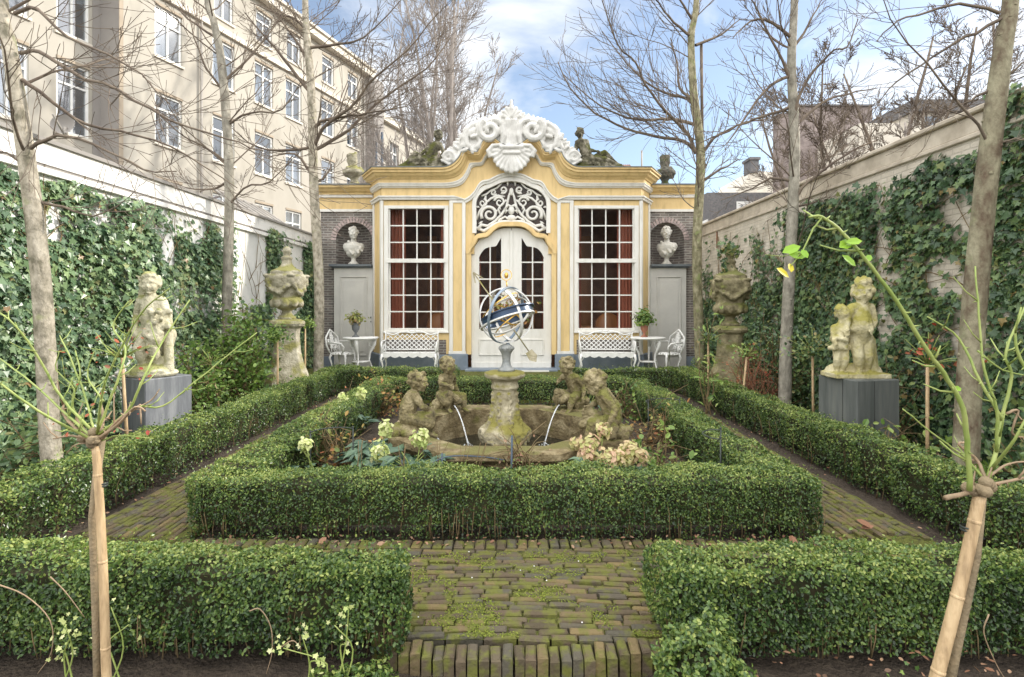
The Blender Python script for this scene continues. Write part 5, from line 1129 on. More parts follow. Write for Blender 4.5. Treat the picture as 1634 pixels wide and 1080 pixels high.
# ================================================================== HEDGES
def hedge(name, x0, x1, y0, y1, h, dens, ls, lab, faces, seed, group='clipped box hedges', tpl='rhomb', round_=.04, hz=None):
    """faces: any of n(ear -Y) f(ar) l r t"""
    r = np.random.default_rng(seed); root = thing(name, lab, 'hedge', ((x0 + x1) / 2, (y0 + y1) / 2, 0), group)
    core = MB(); nx = max(2, int((x1 - x0) / .12)); ny = max(2, int((y1 - y0) / .12)); ins = .055
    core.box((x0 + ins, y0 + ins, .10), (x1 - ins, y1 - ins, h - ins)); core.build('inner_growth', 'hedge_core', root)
    L = MB()
    areas = dict(n=(x1 - x0) * h, f=(x1 - x0) * h, l=(y1 - y0) * h, r=(y1 - y0) * h, t=(x1 - x0) * (y1 - y0))
    for fc in faces:
        n = int(areas[fc] * dens); u, v = r.random(n), r.random(n)
        if fc in 'nf':
            P = np.stack([x0 + u * (x1 - x0), np.full(n, y0 if fc == 'n' else y1), v * h], 1); Nn = np.tile([0, -1 if fc == 'n' else 1, .25], (n, 1))
        elif fc in 'lr':
            P = np.stack([np.full(n, x0 if fc == 'l' else x1), y0 + u * (y1 - y0), v * h], 1); Nn = np.tile([-1 if fc == 'l' else 1, 0, .25], (n, 1))
        else:
            P = np.stack([x0 + u * (x1 - x0), y0 + v * (y1 - y0), np.full(n, h)], 1); Nn = np.tile([0, 0, 1.], (n, 1))
        Nn = Nn.astype(float)
        # rounding of the clipped edges
        ex = np.clip((round_ - np.minimum(P[:, 0] - x0, x1 - P[:, 0])) / round_, 0, 1); ey = np.clip((round_ - np.minimum(P[:, 1] - y0, y1 - P[:, 1])) / round_, 0, 1); ez = np.clip((round_ - (h - P[:, 2])) / round_, 0, 1)
        e2 = ex ** 2 + ey ** 2 + ez ** 2 - (1 if fc in 't' else 0) * 1 - (ex ** 2 if fc in 'lr' else 0) - (ey ** 2 if fc in 'nf' else 0)
        q = vnoise(P, 1.7, seed + 1) * .03 + vnoise(P, 3.6, seed) * .045 + vnoise(P, 10, seed + 3) * .022 + vnoise(P, 26, seed + 5) * .012
        dp = q - np.abs(r.normal(0, .016, n)) + .006 - .03 * np.clip(e2, 0, 1.5)
        lo = P[:, 2] / h
        dp -= np.clip(.33 - lo, 0, 1) * .10 * (fc != 't')
        P = P + Nn / np.linalg.norm(Nn, axis=1)[:, None] * dp[:, None]; P[:, 2] = np.maximum(P[:, 2], .02)
        if hz is not None: P[:, 2] *= 1
        keep = r.random(n) < np.where(lo < .42, .16 + 2.0 * lo, 1.0) * (np.where(vnoise(P, 5, seed + 9) < -.26, .4, 1))
        P, Nn, dp = P[keep], Nn[keep], dp[keep]; n = len(P)
        cl = vnoise(P, 4.0, seed + 20); t = np.clip(r.beta(2.0, 2.8, n) + cl * .32 + (.20 if fc == 't' else -.02) + (P[:, 2] / h - .6) * .16, 0, 1)  # top leaves tinted lighter: skylight on the hedge put into the leaf colour
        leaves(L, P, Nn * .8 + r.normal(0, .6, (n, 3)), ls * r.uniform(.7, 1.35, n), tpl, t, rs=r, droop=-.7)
    # sprigs above the clipped top
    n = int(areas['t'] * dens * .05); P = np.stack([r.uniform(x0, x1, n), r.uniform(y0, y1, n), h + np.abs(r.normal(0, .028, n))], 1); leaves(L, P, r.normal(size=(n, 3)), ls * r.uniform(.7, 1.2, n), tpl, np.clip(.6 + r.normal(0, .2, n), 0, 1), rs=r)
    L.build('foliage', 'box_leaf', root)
    S_ = MB()
    def stemline(x, y):
        d = r.normal(0, .008, 2); S_.tube([(x, y + .02, 0), (x + d[0], y + d[1] + .01, .09), (x + d[0] * 2 + r.normal(0, .006), y + d[1] * 2 + .02, .19), (x + d[0] * 3, y + .05, .27)], [.0035, .0018], 4)
    if 'n' in faces:
        for i in range(int((x1 - x0) * 26)): stemline(r.uniform(x0, x1), y0 + r.uniform(.01, .06))
    if 'l' in faces or 'r' in faces:
        for i in range(int((y1 - y0) * 9)): stemline((x0 + .03) if 'l' in faces and (r.random() < .5 or 'r' not in faces) else x1 - .03, r.uniform(y0, y1))
    S_.build('stems', 'stem', root); return root
hedge('box_hedge', -2.9, -.46, 2.28, 2.56, .40, 19000, .0165, 'clipped box hedge in the left foreground beside the stepped path', 'ntr', 1, tpl='oval')
hedge('box_hedge', .65, 2.9, 2.28, 2.58, .385, 19000, .0165, 'clipped box hedge in the right foreground, behind the small rounded bush', 'ntl', 2, tpl='oval')
hedge('box_hedge', -2.07, 1.97, 3.42, 3.74, .41, 13000, .0165, 'long clipped box hedge across the front of the fountain bed', 'ntlrf', 3)
hedge('box_hedge', -2.07, -1.74, 3.75, 8.0, .41, 8500, .019, 'box hedge along the left side of the fountain bed', 'tlr', 4)
hedge('box_hedge', 1.64, 1.97, 3.75, 8.0, .41, 8500, .019, 'box hedge along the right side of the fountain bed', 'tlr', 5)
hedge('box_hedge', -2.07, 1.97, 8.01, 8.35, .41, 6500, .023, 'box hedge closing the back of the fountain bed', 'ntlr', 6)
hedge('box_hedge', -3.26, -2.9, 2.62, 9.55, .41, 8500, .020, 'long box hedge in front of the left side bed, running towards the pavilion', 'tr', 7)
hedge('box_hedge', 2.80, 3.16, 2.62, 9.55, .40, 8500, .020, 'long box hedge in front of the right side bed, running towards the pavilion', 'tl', 8)
hedge('box_hedge', -2.89, -.95, 9.25, 9.55, .42, 6000, .023, 'box hedge at the foot of the terrace below the left bench', 'ntr', 9)
hedge('box_hedge', 1.05, 2.79, 9.25, 9.55, .42, 6000, .023, 'box hedge at the foot of the terrace below the right bench', 'ntl', 10)
def ball(c, rx, ry, h, n, ls, lab, seed, name='box_bush', lm='box_leaf', tb=.15):
    r = np.random.default_rng(seed); root = thing(name, lab, 'bush', c); v = r.normal(size=(n, 3)); v[:, 2] = np.abs(v[:, 2]) * 1.0; v /= np.linalg.norm(v, axis=1)[:, None]
    q = 1 + vnoise(v, 1.6, seed) * .34 + vnoise(v, 5, seed + 2) * .22 - np.abs(r.normal(0, .09, n)); P = v * q[:, None] * np.array([rx, ry, h]) + np.array(c); L = MB()
    leaves(L, P, v + r.normal(0, .5, (n, 3)), ls * r.uniform(.8, 1.3, n), 'oval', np.clip(r.beta(2, 2.6, n) + tb, 0, 1), rs=r); L.build('foliage', lm, root)
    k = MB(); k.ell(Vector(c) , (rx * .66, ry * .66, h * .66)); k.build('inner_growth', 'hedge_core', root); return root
ball((.72, 2.06, -.03), .20, .17, .33, 5200, .018, 'small rounded box bush at the right end of the brick step', 31)
ball((-.62, 2.12, -.03), .20, .12, .12, 1500, .019, 'low tuft of box growth at the left end of the brick step', 32)
for i, (x, y, s, d) in enumerate(((-3.15, 10.3, .36, 'left'), (3.62, 10.2, .42, 'right'))): ball((x, y, .05), s, s * .7, s * 1.0, 1700, .03, 'loose green bush beside the %s white table, at the end of the terrace' % d, 33 + i)

# ================================================================== GARDEN WALLS
lw = thing('garden_wall', 'white plastered garden wall on the left with a wide coping, overgrown with ivy', 'wall', (-4.66, 7, 0))
mb = MB(); mb.box((-4.96, .5, -.1), (-4.66, 12.9, 2.80)); mb.build('wall_face', 'wallwhite', lw)
mb = MB(); mb.box((-4.98, .5, 2.80), (-4.60, 12.85, 2.86)); mb.box((-4.98, .5, 2.90), (-4.62, 12.85, 3.11)); mb.build('coping', 'coping', lw)
mb = MB(); mb.box((-4.98, .5, 2.861), (-4.64, 12.85, 2.899)); mb.box((-5.0, .5, 3.111), (-4.585, 12.85, 3.15)); mb.build('coping_band_and_shadow', 'facade_grey', lw)  # lower strip coloured grey as a shadow line, upper one is the top band
rw = thing('garden_wall', 'cream painted brick garden wall on the right, half covered in ivy', 'wall', (4.38, 7, 0))
mb = MB(); mb.box((4.38, .5, -.1), (4.68, 12.85, 3.08)); mb.build('wall_face', 'wallcream', rw)
mb = MB(); mb.box((4.35, .5, 3.08), (4.72, 12.8, 3.13)); mb.box((4.375, .5, 3.131), (4.70, 12.8, 3.31)); mb.box((4.33, .5, 3.311), (4.74, 12.8, 3.36)); bevel(mb.build('coping', 'coping_cream', rw), .01)
mb = MB(); mb.box((4.36, 11.6, 2.72), (4.375, 11.64, 3.07)); mb.build('rusty_bracket', 'stem_red', rw)

def ivy(lab, xw, side, n, fn, seed, m, ymin, ymax, zmax):
    r = np.random.default_rng(seed); L = MB(); P = []; T = []; q = 0
    Y_ = ymin + (ymax - ymin) * r.random(n) ; Zz = r.random(n) * zmax; k = r.random(n)
    for y, z, c in zip(Y_, Zz, k):
        if c < fn(y, z): P.append((y, z))
    P = np.array(P); n = len(P); dep = np.abs(r.normal(0, .055, n)) + .01; dep *= 1 + np.clip(vnoise(np.stack([np.zeros(n), P[:, 0], P[:, 1]], 1), .9, seed), -.5, 1) * 1.4
    X_ = xw + side * dep; P3 = np.stack([X_, P[:, 0], P[:, 1]], 1); U = r.normal(size=(n, 3)) * .55; U[:, 2] -= 1
    Nn = np.tile([side * 1.0, -.15, .55], (n, 1)) + r.normal(0, .36, (n, 3))
    t = np.clip(r.beta(2.2, 3.0, n) + vnoise(P3, 1.5, seed + 2) * .2, 0, .86); t[r.random(n) < .012] = 1.0
    leaves(L, P3, Nn, r.uniform(.035, .095, n), 'ivy', t, rs=r, U=U)
    o = L.build('ivy', m); return tag(o, lab, 'ivy', kind='stuff')
def fl(y, z):
    v = noise.noise(Vector((y * .8, z * .9, 4))) + .5 * noise.noise(Vector((y * 2.3, z * 2.3, 9))); d = .95 if v > -.20 else .12
    if z > 2.75 + .12 * noise.noise(Vector((y * 2, 0, 0))): d = .0
    if y > 8.6: 
        d = .9 if v > -.1 else .05
        if 9.0 < y < 10.3 and z > 1.5: d = .0 if (y > 9.15) else .3
        if 10.9 < y < 12.1 and z > 1.9: d = .03
        if y > 12.1: d = .85
        if 10.3 <= y <= 10.9 and z > 1.5: d = .9
    if (y - 7.35) ** 2 / .04 + (z - 2.25) ** 2 / .05 < 1: d = .03
    if (y - 5.5) ** 2 / .05 + (z - 2.35) ** 2 / .04 < 1: d = .1
    if (y - 7.9) ** 2 / .5 + (z - 1.55) ** 2 / .05 < 1: d *= .35
    return d
def fr_(y, z):
    v = noise.noise(Vector((y * 1.1, z * 1.2, 14))) + .6 * noise.noise(Vector((y * 2.6, z * 2.6, 19))); top = 2.95 + .18 * noise.noise(Vector((y * 2.4, 0, 5)))
    if z > top and not (y < 4.9): return 0
    if y > 8.7:
        if z > 2.0 - .25 * (y - 8.7) * .4 + .25 * noise.noise(Vector((y * 3, z * 2, 3))): return .02 if v < .28 else .25
        return .85 if v > -.35 else .2
    if y > 6.5: return .95 if v > -.5 else .4
    if y > 5.0: return (.85 if v > .06 else (.08 if v < -.10 else .4)) if z > 1.0 else (.8 if v > -.1 else .3)
    return .95 if v > -.45 else .35
ivy('dense green ivy, coloured paler as if sunlit, covering the white wall on the left', -4.66, 1, 42000, fl, 81, 'ivy_leaf_sunlit', 2.6, 12.85, 2.95)
ivy('dark green ivy climbing over the cream brick wall on the right', 4.38, -1, 38000, fr_, 82, 'ivy_leaf', 2.6, 12.4, 3.4)
# bare creeper stems on the walls
for xw, s, lab, sd_ in ((-4.64, 1, 'thin bare creeper stems clinging to the left white wall', 5), (4.36, -1, 'thin bare creeper stems clinging to the right brick wall', 6)):
    q = MB(); r = np.random.default_rng(sd_)
    for i in range(90):
        y = r.uniform(4, 12.3); z = r.uniform(.2, 2.2); P = [(xw, y, z)]; a = r.uniform(.5, 2.6)
        for k in range(9): a += r.normal(0, .25); y += math.cos(a) * .16; z += abs(math.sin(a)) * .16; P.append((xw + s * .01, min(y, 12.5), min(z, 2.95)))
        q.tube(P, [.007, .003], 4)
    tag(q.build('creeper_stems', 'stem'), lab, 'creeper', kind='stuff')

# ================================================================== BACKGROUND BUILDINGS
TH = math.atan(.325); X0 = -19.8
bu = Vector((math.sin(TH), math.cos(TH), 0)); bn_ = Vector((math.cos(TH), -math.sin(TH), 0))  # along the facade, outward normal
def bp(Y, off=0.0, z=0.0): return Vector((X0 + .325 * Y, Y, z)) + bn_ * off
apt = thing('apartment_building', 'long buff brick apartment building with rows of white windows beyond the left wall', 'building', bp(20))
def slab(mb, Ya, Yb, za, zb, o0, o1):
    a, b = bp(Ya), bp(Yb); c = (a + b) / 2 + bn_ * (o0 + o1) / 2; c.z = (za + zb) / 2; mb.obox(c, ((b - a).length / 2, (o1 - o0) / 2, (zb - za) / 2), bu)
fac = MB(); bay = MB(); wins = []
YC = [20.75, 23.2, 25.4, 27.3, 29.9, 32.1]; ZR = [(5.2, 2.0, 1.15), (8.5, 1.9, 1.15), (11.75, 1.9, 1.15), (14.35, 1.45, 1.0)]
def wallgrid(mb, Ya, Yb, holes, za, zb, o):
    """wall front at offset o with rectangular openings (Y0,Y1,z0,z1)"""
    ys = sorted({Ya, Yb, *[h[0] for h in holes], *[h[1] for h in holes]}); zs = sorted({za, zb, *[h[2] for h in holes], *[h[3] for h in holes]})
    for i in range(len(ys) - 1):
        j = 0
        while j < len(zs) - 1:
            ym = (ys[i] + ys[i + 1]) / 2
            def hole(jj): zm = (zs[jj] + zs[jj + 1]) / 2; return any(h[0] < ym < h[1] and h[2] < zm < h[3] for h in holes)
            if hole(j): j += 1; continue
            k = j
            while k < len(zs) - 1 and not hole(k): k += 1
            slab(mb, ys[i], ys[i + 1], zs[j], zs[k], o - .35, o); j = k
holes = [(y - w / 2 * .95, y + w / 2 * .95, z - h / 2, z + h / 2) for y in YC for (z, h, w) in ZR]
wallgrid(fac, 18.95, 33.4, holes, 0, 15.5, 0)
o = fac.build('wall', 'facade_buff', apt)
LY = [(15.3, 1.25), (16.95, 1.1), (18.15, 1.15)]
LY = [(12.6, 1.2), (14.4, 1.2), (16.35, 1.05), (18.12, 1.0)]
hl = [(y - w / 2, y + w / 2, z - 1.2, z + 1.2) for y, w in LY for z in (4.9, 8.45, 11.75)]
wallgrid(bay, 10, 18.94, hl, 0, 15.5, -.95); bay.build('wall', 'facade_buff', apt, )
rt = MB(); slab(rt, 18.93, 18.96, 0, 15.5, -1.3, .004); slab(rt, 18.7, 18.928, 0, 15.5, -.94, -.90); rt.build('bay_return', 'facade_grey', apt)  # return face coloured darker than the facade for its shade
ed = MB(); slab(ed, 18.925, 19.06, 0, 15.5, .001, .03); ed.build('corner_quoin', 'facade_edge', apt)
def window(Y, w, z, h, o, kind, seed):
    r = np.random.default_rng(seed); f = MB(); q0 = o - .14; q1 = o - .06; ww = w * .95 / 1 if o == 0 else w
    a, b = Y - ww / 2, Y + ww / 2; ft = .075
    slab(f, a, a + ft, z - h / 2, z + h / 2, q0, q1); slab(f, b - ft, b, z - h / 2, z + h / 2, q0, q1); slab(f, a + ft, b - ft, z - h / 2, z - h / 2 + .08, q0, q1); slab(f, a + ft, b - ft, z + h / 2 - .08, z + h / 2, q0, q1)
    zt = z + h * .18; slab(f, a + ft, b - ft, zt, zt + .07, q0, q1 - .004); slab(f, Y - .03, Y + .03, z - h / 2 + .08, zt, q0, q1 - .006)
    if kind: slab(f, Y - .025, Y + .025, zt + .07, z + h / 2 - .08, q0, q1 - .006)
    wf = f.build('window', 'white_paint', apt)
    g = MB(); slab(g, a + .01, b - .01, z - h / 2, z + h / 2, q0 - .0, q0 + .03); g.build('pane', 'glass_bg', wf)
    c = MB()
    if r.random() < .85:
        u = r.choice([0, 1, 2]); za = z - h / 2 if r.random() < .7 else z + h * .1
        if u != 1: slab(c, a + .02, a + ww * r.uniform(.3, .6), za, z + h / 2 - .02, q0 - .12, q0 - .1)
        if u != 0: slab(c, b - ww * r.uniform(.3, .6), b - .02, za, z + h / 2 - .02, q0 - .125, q0 - .105)
        c.build('net_curtain', 'netcurtain', wf)
    s = MB(); slab(s, a - .05, b + .05, z - h / 2 - .09, z - h / 2 - .002, o - .05, o + .07); s.build('sill', 'string', wf)
    l = MB(); slab(l, a, b, z + h / 2 + .002, z + h / 2 + .10, o + .001, o + .025); l.build('lintel', 'facade_edge', wf)
glassmat('glass_bg', (.75, .8, .85), .30, .03)
sdn = 100
for y in YC:
    for (z, h, w) in ZR: sdn += 1; window(y, w, z, h, 0, sdn % 2, sdn)
for y, w in LY:
    for z in (8.45, 11.75): sdn += 1; window(y, w, z, 2.4, -.95, 1, sdn)
    sdn += 1; window(y, w, 4.9, 2.4, -.95, 1, sdn)
q = MB(); slab(q, 10, 33.4, 0, 15.4, -2.4, -2.3); q.build('rooms', 'darkroom', apt)
q = MB(); slab(q, 19.05, 33.6, 13.0, 13.22, .002, .14); slab(q, 10, 33.8, 15.5, 15.85, -1.5, .38); slab(q, 10, 33.8, 15.85, 15.98, -1.5, .5); q.build('cornice', 'string', apt)
q = MB(); slab(q, 10, 33.8, 15.981, 16.05, -12, .4); q.build('roof', 'slate', apt)
q = MB(); a = bp(22.05, .10, 0); q.tube([a, (a.x, a.y, 12.95)], .05, 8); a = bp(33.1, .1, 0); q.tube([a, (a.x, a.y, 15)], .06, 8); q.build('downpipe', 'pipe', apt)
q = MB(); slab(q, 33.4, 34.4, 0, 15.4, -8, .6); q.build('stair_block', 'facade_grey', apt)
q = MB(); a = bp(33.35, .75, 0); [q.tube([(a.x + d, a.y, 0), (a.x + d, a.y, 12)], .07, 8) for d in (0, .35)]; q.build('downpipe', 'wireblue', apt)
# farther lower block
ap2 = thing('apartment_building', 'lower pale brick block at the far end of the apartment building, behind the bare trees', 'building', bp(36))
q = MB(); hh = [(y, y + 1.1, z, z + 1.9) for y in (35.6, 38.2, 40.8, 43.4) for z in (3.6, 7.0, 10.3)]; wallgrid(q, 34.42, 46, hh, 0, 13.2, .3); q.build('wall', 'facade_buff', ap2)
q = MB(); slab(q, 34.42, 46.2, 13.2, 13.6, -1, .6); q.build('cornice', 'string', ap2); q = MB(); slab(q, 34.42, 46, 0, 13, -1.0, -.9); q.build('rooms', 'darkroom', ap2)
for (a, b, z0_, z1_) in hh:
    f = MB(); slab(f, a, a + .1, z0_, z1_, .1, .18); slab(f, b - .1, b, z0_, z1_, .1, .18); slab(f, a, b, z0_ + 1.2, z0_ + 1.28, .1, .17); slab(f, (a + b) / 2 - .04, (a + b) / 2 + .04, z0_, z1_, .1, .165); slab(f, a + .1, b - .1, z0_, z0_ + .1, .1, .16); w_ = f.build('window', 'white_paint', ap2)
    g = MB(); slab(g, a + .1, b - .1, z0_ + .1, z1_, .08, .099); g.build('pane', 'glass_bg', w_)
# small glazed roof behind the left wall, satellite dish
gr = thing('glass_roof', 'small glazed lean-to roof behind the left wall near the pavilion', 'glass roof', (-6.4, 14, 2.9))
q = MB(); A, B_2, C_, D = (-5.2, 13.2, 3.0), (-5.2, 15.5, 3.0), (-7.2, 15.5, 4.3), (-7.2, 13.2, 4.3); 
for u in np.linspace(0, 1, 6): q.tube([Vector(A).lerp(Vector(B_2), u), Vector(D).lerp(Vector(C_), u)], .03, 4)
q.tube([A, B_2], .04, 4); q.tube([D, C_], .04, 4); q.build('frame', 'pipe', gr)
q = MB(); q.add([A, B_2, C_, D], [[0, 1, 2, 3]]); q.build('panes', 'glass_bg', gr)
dc = at(105, 203, 5.35); dn = Vector((.2, -.9, .25)).normalized()
dish = thing('satellite_dish', 'small grey round dish standing on top of the left wall coping', 'satellite dish', (dc.x, dc.y, 3.15))
q = MB(); u = dn.orthogonal().normalized(); v_ = dn.cross(u); V = [tuple(dc)]; k = 20
for rr_, dd_ in ((.04, -.06), (.08, -.03), (.105, 0.0)): V += [tuple(dc + (u * math.cos(a) + v_ * math.sin(a)) * rr_ + dn * (dd_ + .06)) for a in np.linspace(0, 2 * math.pi, k, endpoint=False)]
q.add(V, [np.array([[0, 1 + j, 1 + (j + 1) % k] for j in range(k)]), np.array([[1 + i * k + j, 1 + (i + 1) * k + j, 1 + (i + 1) * k + (j + 1) % k, 1 + i * k + (j + 1) % k] for i in range(2) for j in range(k)])], True)
q.build('reflector', 'facade_grey', dish); q = MB(); q.tube([dc, (dc.x, dc.y, 3.14)], .02, 6); q.tube([dc - Vector((0, 0, .1)), dc + dn * .22], .01, 6); q.build('arm', 'pipe', dish)

# right background
def houseboxes(spec, root):
    for nm, m, bxs in spec:
        q = MB()
        for a, b in bxs: q.box(a, b)
        q.build(nm, m, root)
Yt = 30.0
def xt(px, Y=Yt): return (px - CX) * Y / F
def zt_(py, Y=Yt): return CAMH - (py - HZ) * Y / F
tw = thing('brick_tower_house', 'tall plain brown brick house block rising above the right wall', 'building', (xt(1320), Yt, 0))
houseboxes([('wall', 'brick_tower', [((xt(1272), Yt, 0), (xt(1392), Yt + 1.2, zt_(170)))]), ('side_block', 'brick_tower', [((xt(1246), Yt + .3, 0), (xt(1268), Yt + .9, zt_(178)))]), ('downpipe', 'white_paint', [((xt(1268.5), Yt - .1, 0), (xt(1271.5), Yt + .1, zt_(168)))]), ('roof_edge', 'slate', [((xt(1271), Yt - .12, zt_(170)), (xt(1393), Yt + 1.3, zt_(167.5)))])], tw)
wb = thing('white_house', 'white house with a dark flat roof behind the trees above the right wall', 'building', (xt(1450, 26), 26, 0))
houseboxes([('wall', 'string', [((xt(1380, 26), 26.4, 0), (xt(1456, 26), 32, zt_(192, 26))), ((xt(1456, 26), 26, 0), (xt(1575, 26), 32, zt_(180, 26)))]), ('roof', 'slate', [((xt(1450, 26), 25.7, zt_(180, 26)), (xt(1580, 26), 32, zt_(162, 26)))]), ('window', 'darkroom', [((xt(1476, 26), 25.97, zt_(205, 26)), (xt(1500, 26), 26.02, zt_(186, 26))), ((xt(1512, 26), 25.97, zt_(205, 26)), (xt(1545, 26), 26.02, zt_(186, 26)))])], wb)
Yh = 34
sh_ = thing('slate_roof_house', 'house with a dark slate mansard roof and brick chimney right of the pavilion', 'house', (xt(1190, Yh), Yh, 0))
q = MB(); q.box((xt(1128, Yh), Yh, 0), (xt(1250, Yh), Yh + 8, zt_(350, Yh))); q.build('wall', 'white_paint', sh_)
q = MB(); q.box((xt(1130, Yh), Yh - .3, zt_(352, Yh)), (xt(1172, Yh), Yh + 2, zt_(322, Yh))); q.box((xt(1132, Yh), Yh + .4, zt_(322, Yh)), (xt(1250, Yh), Yh + 6, zt_(305, Yh))); q.build('roof', 'slate', sh_)
q = MB(); q.box((xt(1172, Yh), Yh - .35, zt_(352, Yh)), (xt(1230, Yh), Yh + .1, zt_(323, Yh))); dm = q.build('dormer', 'white_paint', sh_); q = MB(); q.box((xt(1178, Yh), Yh - .40, zt_(348, Yh)), (xt(1224, Yh), Yh - .352, zt_(330, Yh))); q.build('dormer_window', 'darkroom', dm)
Y2 = 40; gh = thing('gabled_house', 'grey gabled house with a dark chimney in the distance right of the pavilion', 'house', (xt(1200, Y2), Y2, 0))
q = MB(); q.prism([(xt(1172, Y2), 0), (xt(1250, Y2), 0), (xt(1250, Y2), zt_(275, Y2)), (xt(1200, Y2), zt_(272, Y2)), (xt(1178, Y2), zt_(304, Y2))], Y2, Y2 + 6); q.build('wall', 'string', gh)
q = MB(); q.box((xt(1196, Y2), Y2 - .2, zt_(276, Y2)), (xt(1209, Y2), Y2 + 1, zt_(256, Y2))); q.box((xt(1194, Y2), Y2 - .3, zt_(256, Y2)), (xt(1211, Y2), Y2 + 1.1, zt_(252, Y2))); q.build('chimney', 'slate', gh)
Y3 = 30; rh = thing('tiled_roof_house', 'ribbed brown tiled roof showing behind the reclining figure right of the crest', 'house', (xt(1000, Y3), Y3, 0))
q = MB(); q.box((xt(940, Y3), Y3 + .2, 0), (xt(1021, Y3), Y3 + 5, zt_(277, Y3))); q.build('wall', 'string', rh)
q = MB(); q.add([(xt(938, Y3), Y3, zt_(278, Y3)), (xt(1023, Y3), Y3, zt_(278, Y3)), (xt(1017, Y3), Y3 + 2, zt_(248, Y3)), (xt(944, Y3), Y3 + 2, zt_(248, Y3))], [[0, 1, 2, 3]])
for i in range(26): x = 940 + i * 3.2; q.tube([(xt(x, Y3), Y3 - .02, zt_(278, Y3)), (xt(min(max(x, 945), 1016), Y3), Y3 + 1.98, zt_(248, Y3))], .035, 5)
q.build('roof', 'redtile', rh)
q = MB(); q.tube([(xt(1024, Y3), Y3, zt_(290, Y3)), (xt(1024, Y3), Y3, zt_(240, Y3))], .05, 6); q.build('flue', 'pipe', rh)
# neighbouring blocks behind the pavilion, low
# ================================================================== TREES
def grow(mb, p, d, L, r0, lvl, rs, up=.15, kids=6, wob=.12, minr=.004, ang=.7, sides=5, out=0, kidlen=.55, seg=7, kmax=99):
    P = [Vector(p)]; d = Vector(d).normalized(); D = [d.copy()]
    for i in range(seg):
        d = (d + Vector(rs.normal(0, wob, 3)) + Vector((0, 0, up * .35))).normalized(); P.append(P[-1] + d * L / seg); D.append(d.copy())
    mb.tube(P, np.linspace(r0, max(minr, r0 * .25), seg + 1), sides if lvl > 0 else 3, cap=False)
    if lvl > 0: kidsof(mb, P, D, L, r0, lvl, rs, up, kids, wob, minr, ang, kidlen, kmax=kmax)
    return P
def kidsof(mb, P, D, L, r0, lvl, rs, up, kids, wob, minr, ang, kidlen, t0=.15, kmax=99):
    n = len(P) - 1
    for k in range(kids):
        t_ = t0 + (1 - t0) * (k + rs.random()) / kids; i = min(int(t_ * n), n - 1); q = P[i].lerp(P[i + 1], t_ * n - i); dd = D[i]
        ax = dd.orthogonal().normalized(); ax.rotate(Matrix.Rotation(rs.uniform(0, 6.28), 3, dd)); nd = dd * math.cos(ang) + ax * math.sin(ang); nd.y *= .9
        l2 = L * kidlen * rs.uniform(.6, 1.25) * (1 - .45 * t_); r2 = max(minr, r0 * (1 - .7 * t_) * .55)
        grow(mb, q, nd, l2, r2, lvl - 1, rs, up, min(kmax, max(3, int(kids * .8))), wob, minr, ang * rs.uniform(.8, 1.15), 4, kidlen=kidlen, seg=6 if lvl > 1 else 5, kmax=kmax)
def smooth(P, k=4):
    P = [Vector(p) for p in P]; Q = [P[0] * 2 - P[1]] + P + [P[-1] * 2 - P[-2]]; out_ = []
    for i in range(1, len(Q) - 2):
        for j in range(k):
            t = j / k; a, b, c, d = Q[i - 1], Q[i], Q[i + 1], Q[i + 2]; out_.append(.5 * ((2 * b) + (c - a) * t + (2 * a - 5 * b + 4 * c - d) * t * t + (3 * b - a - 3 * c + d) * t ** 3))
    return out_ + [P[-1]]
def garden_tree(lab, Y, tr_px, w_px, top, limbs, bark, twig, seed, kidn=9, tr=.021, kl=.35, extra=14, ground=True, name='bare_tree', klvl=2, minr=.0035):
    rs = np.random.default_rng(seed); k = Y / F
    P = [at(x, y, Y) for x, y in tr_px]; b0 = P[0].copy(); b0.z = -.03; 
    if P[0].z > .05: P = [b0] + P
    base = P[0]; root = thing(name, lab, 'tree', (base.x, base.y, 0), 'bare young trees along the walls of the garden')
    P = P + [P[-1] + Vector(((P[-1] - P[-2]).x * .6, 0, top))]
    S_ = smooth(P, 5); n = len(S_); rr_ = np.interp(np.linspace(0, 1, n), [0, .03, .5, 1], [w_px * k / 2 * 1.25, w_px * k / 2 * 1.05, w_px * k / 2 * .86, w_px * k / 2 * .45])
    rr_ = rr_ * (1 + .05 * np.array([noise.noise(Vector((i * .4, seed, 0))) for i in range(n)])); t_ = MB(); t_.tube(S_, rr_, 14)
    for i in range(16):                                   # knots
        j = rs.integers(3, n - 2); a = rs.uniform(0, 6.28); q = S_[j]; t_.ell((q.x + math.cos(a) * rr_[j] * .85, q.y + math.sin(a) * rr_[j] * .85, q.z), (rr_[j] * .28,) * 2 + (rr_[j] * .22,), None, 7, 5)
    t_.build('trunk', bark, root)
    c = MB()
    for li, lp in enumerate(limbs):
        dy = 0; Q = []; sgn = 1 if (li % 2) else -1
        for i, (x, y) in enumerate(lp): Q.append(at(x, y, Y + sgn * .12 * i * k * 100))
        Q = smooth(Q, 3); D = [(Q[min(i + 1, len(Q) - 1)] - Q[max(i - 1, 0)]).normalized() for i in range(len(Q))]; L = sum((Q[i + 1] - Q[i]).length for i in range(len(Q) - 1))
        r0 = tr * (.8 + .1 * min(L, 4)); c.tube([v + Vector(rs.normal(0, .006, 3)) for v in Q], np.linspace(r0, r0 * .25, len(Q)), 6, cap=False)
        kidsof(c, Q, D, max(L, 1.2) * .75, r0 * .55, klvl, rs, .16, int(kidn * 1.5 * max(1, L * .8)), .09, minr, .60, kl * 1.75, t0=.06, kmax=6)
    for i in range(extra):
        j = int(rs.integers(n // 3, n - 1)); a = rs.uniform(0, 6.28); grow(c, S_[j], (math.cos(a), math.sin(a), .8), rs.uniform(.8, 2.0), .012, 2, rs, .22, 6, .11, minr, .6)
    c.build('crown', twig, root); return root
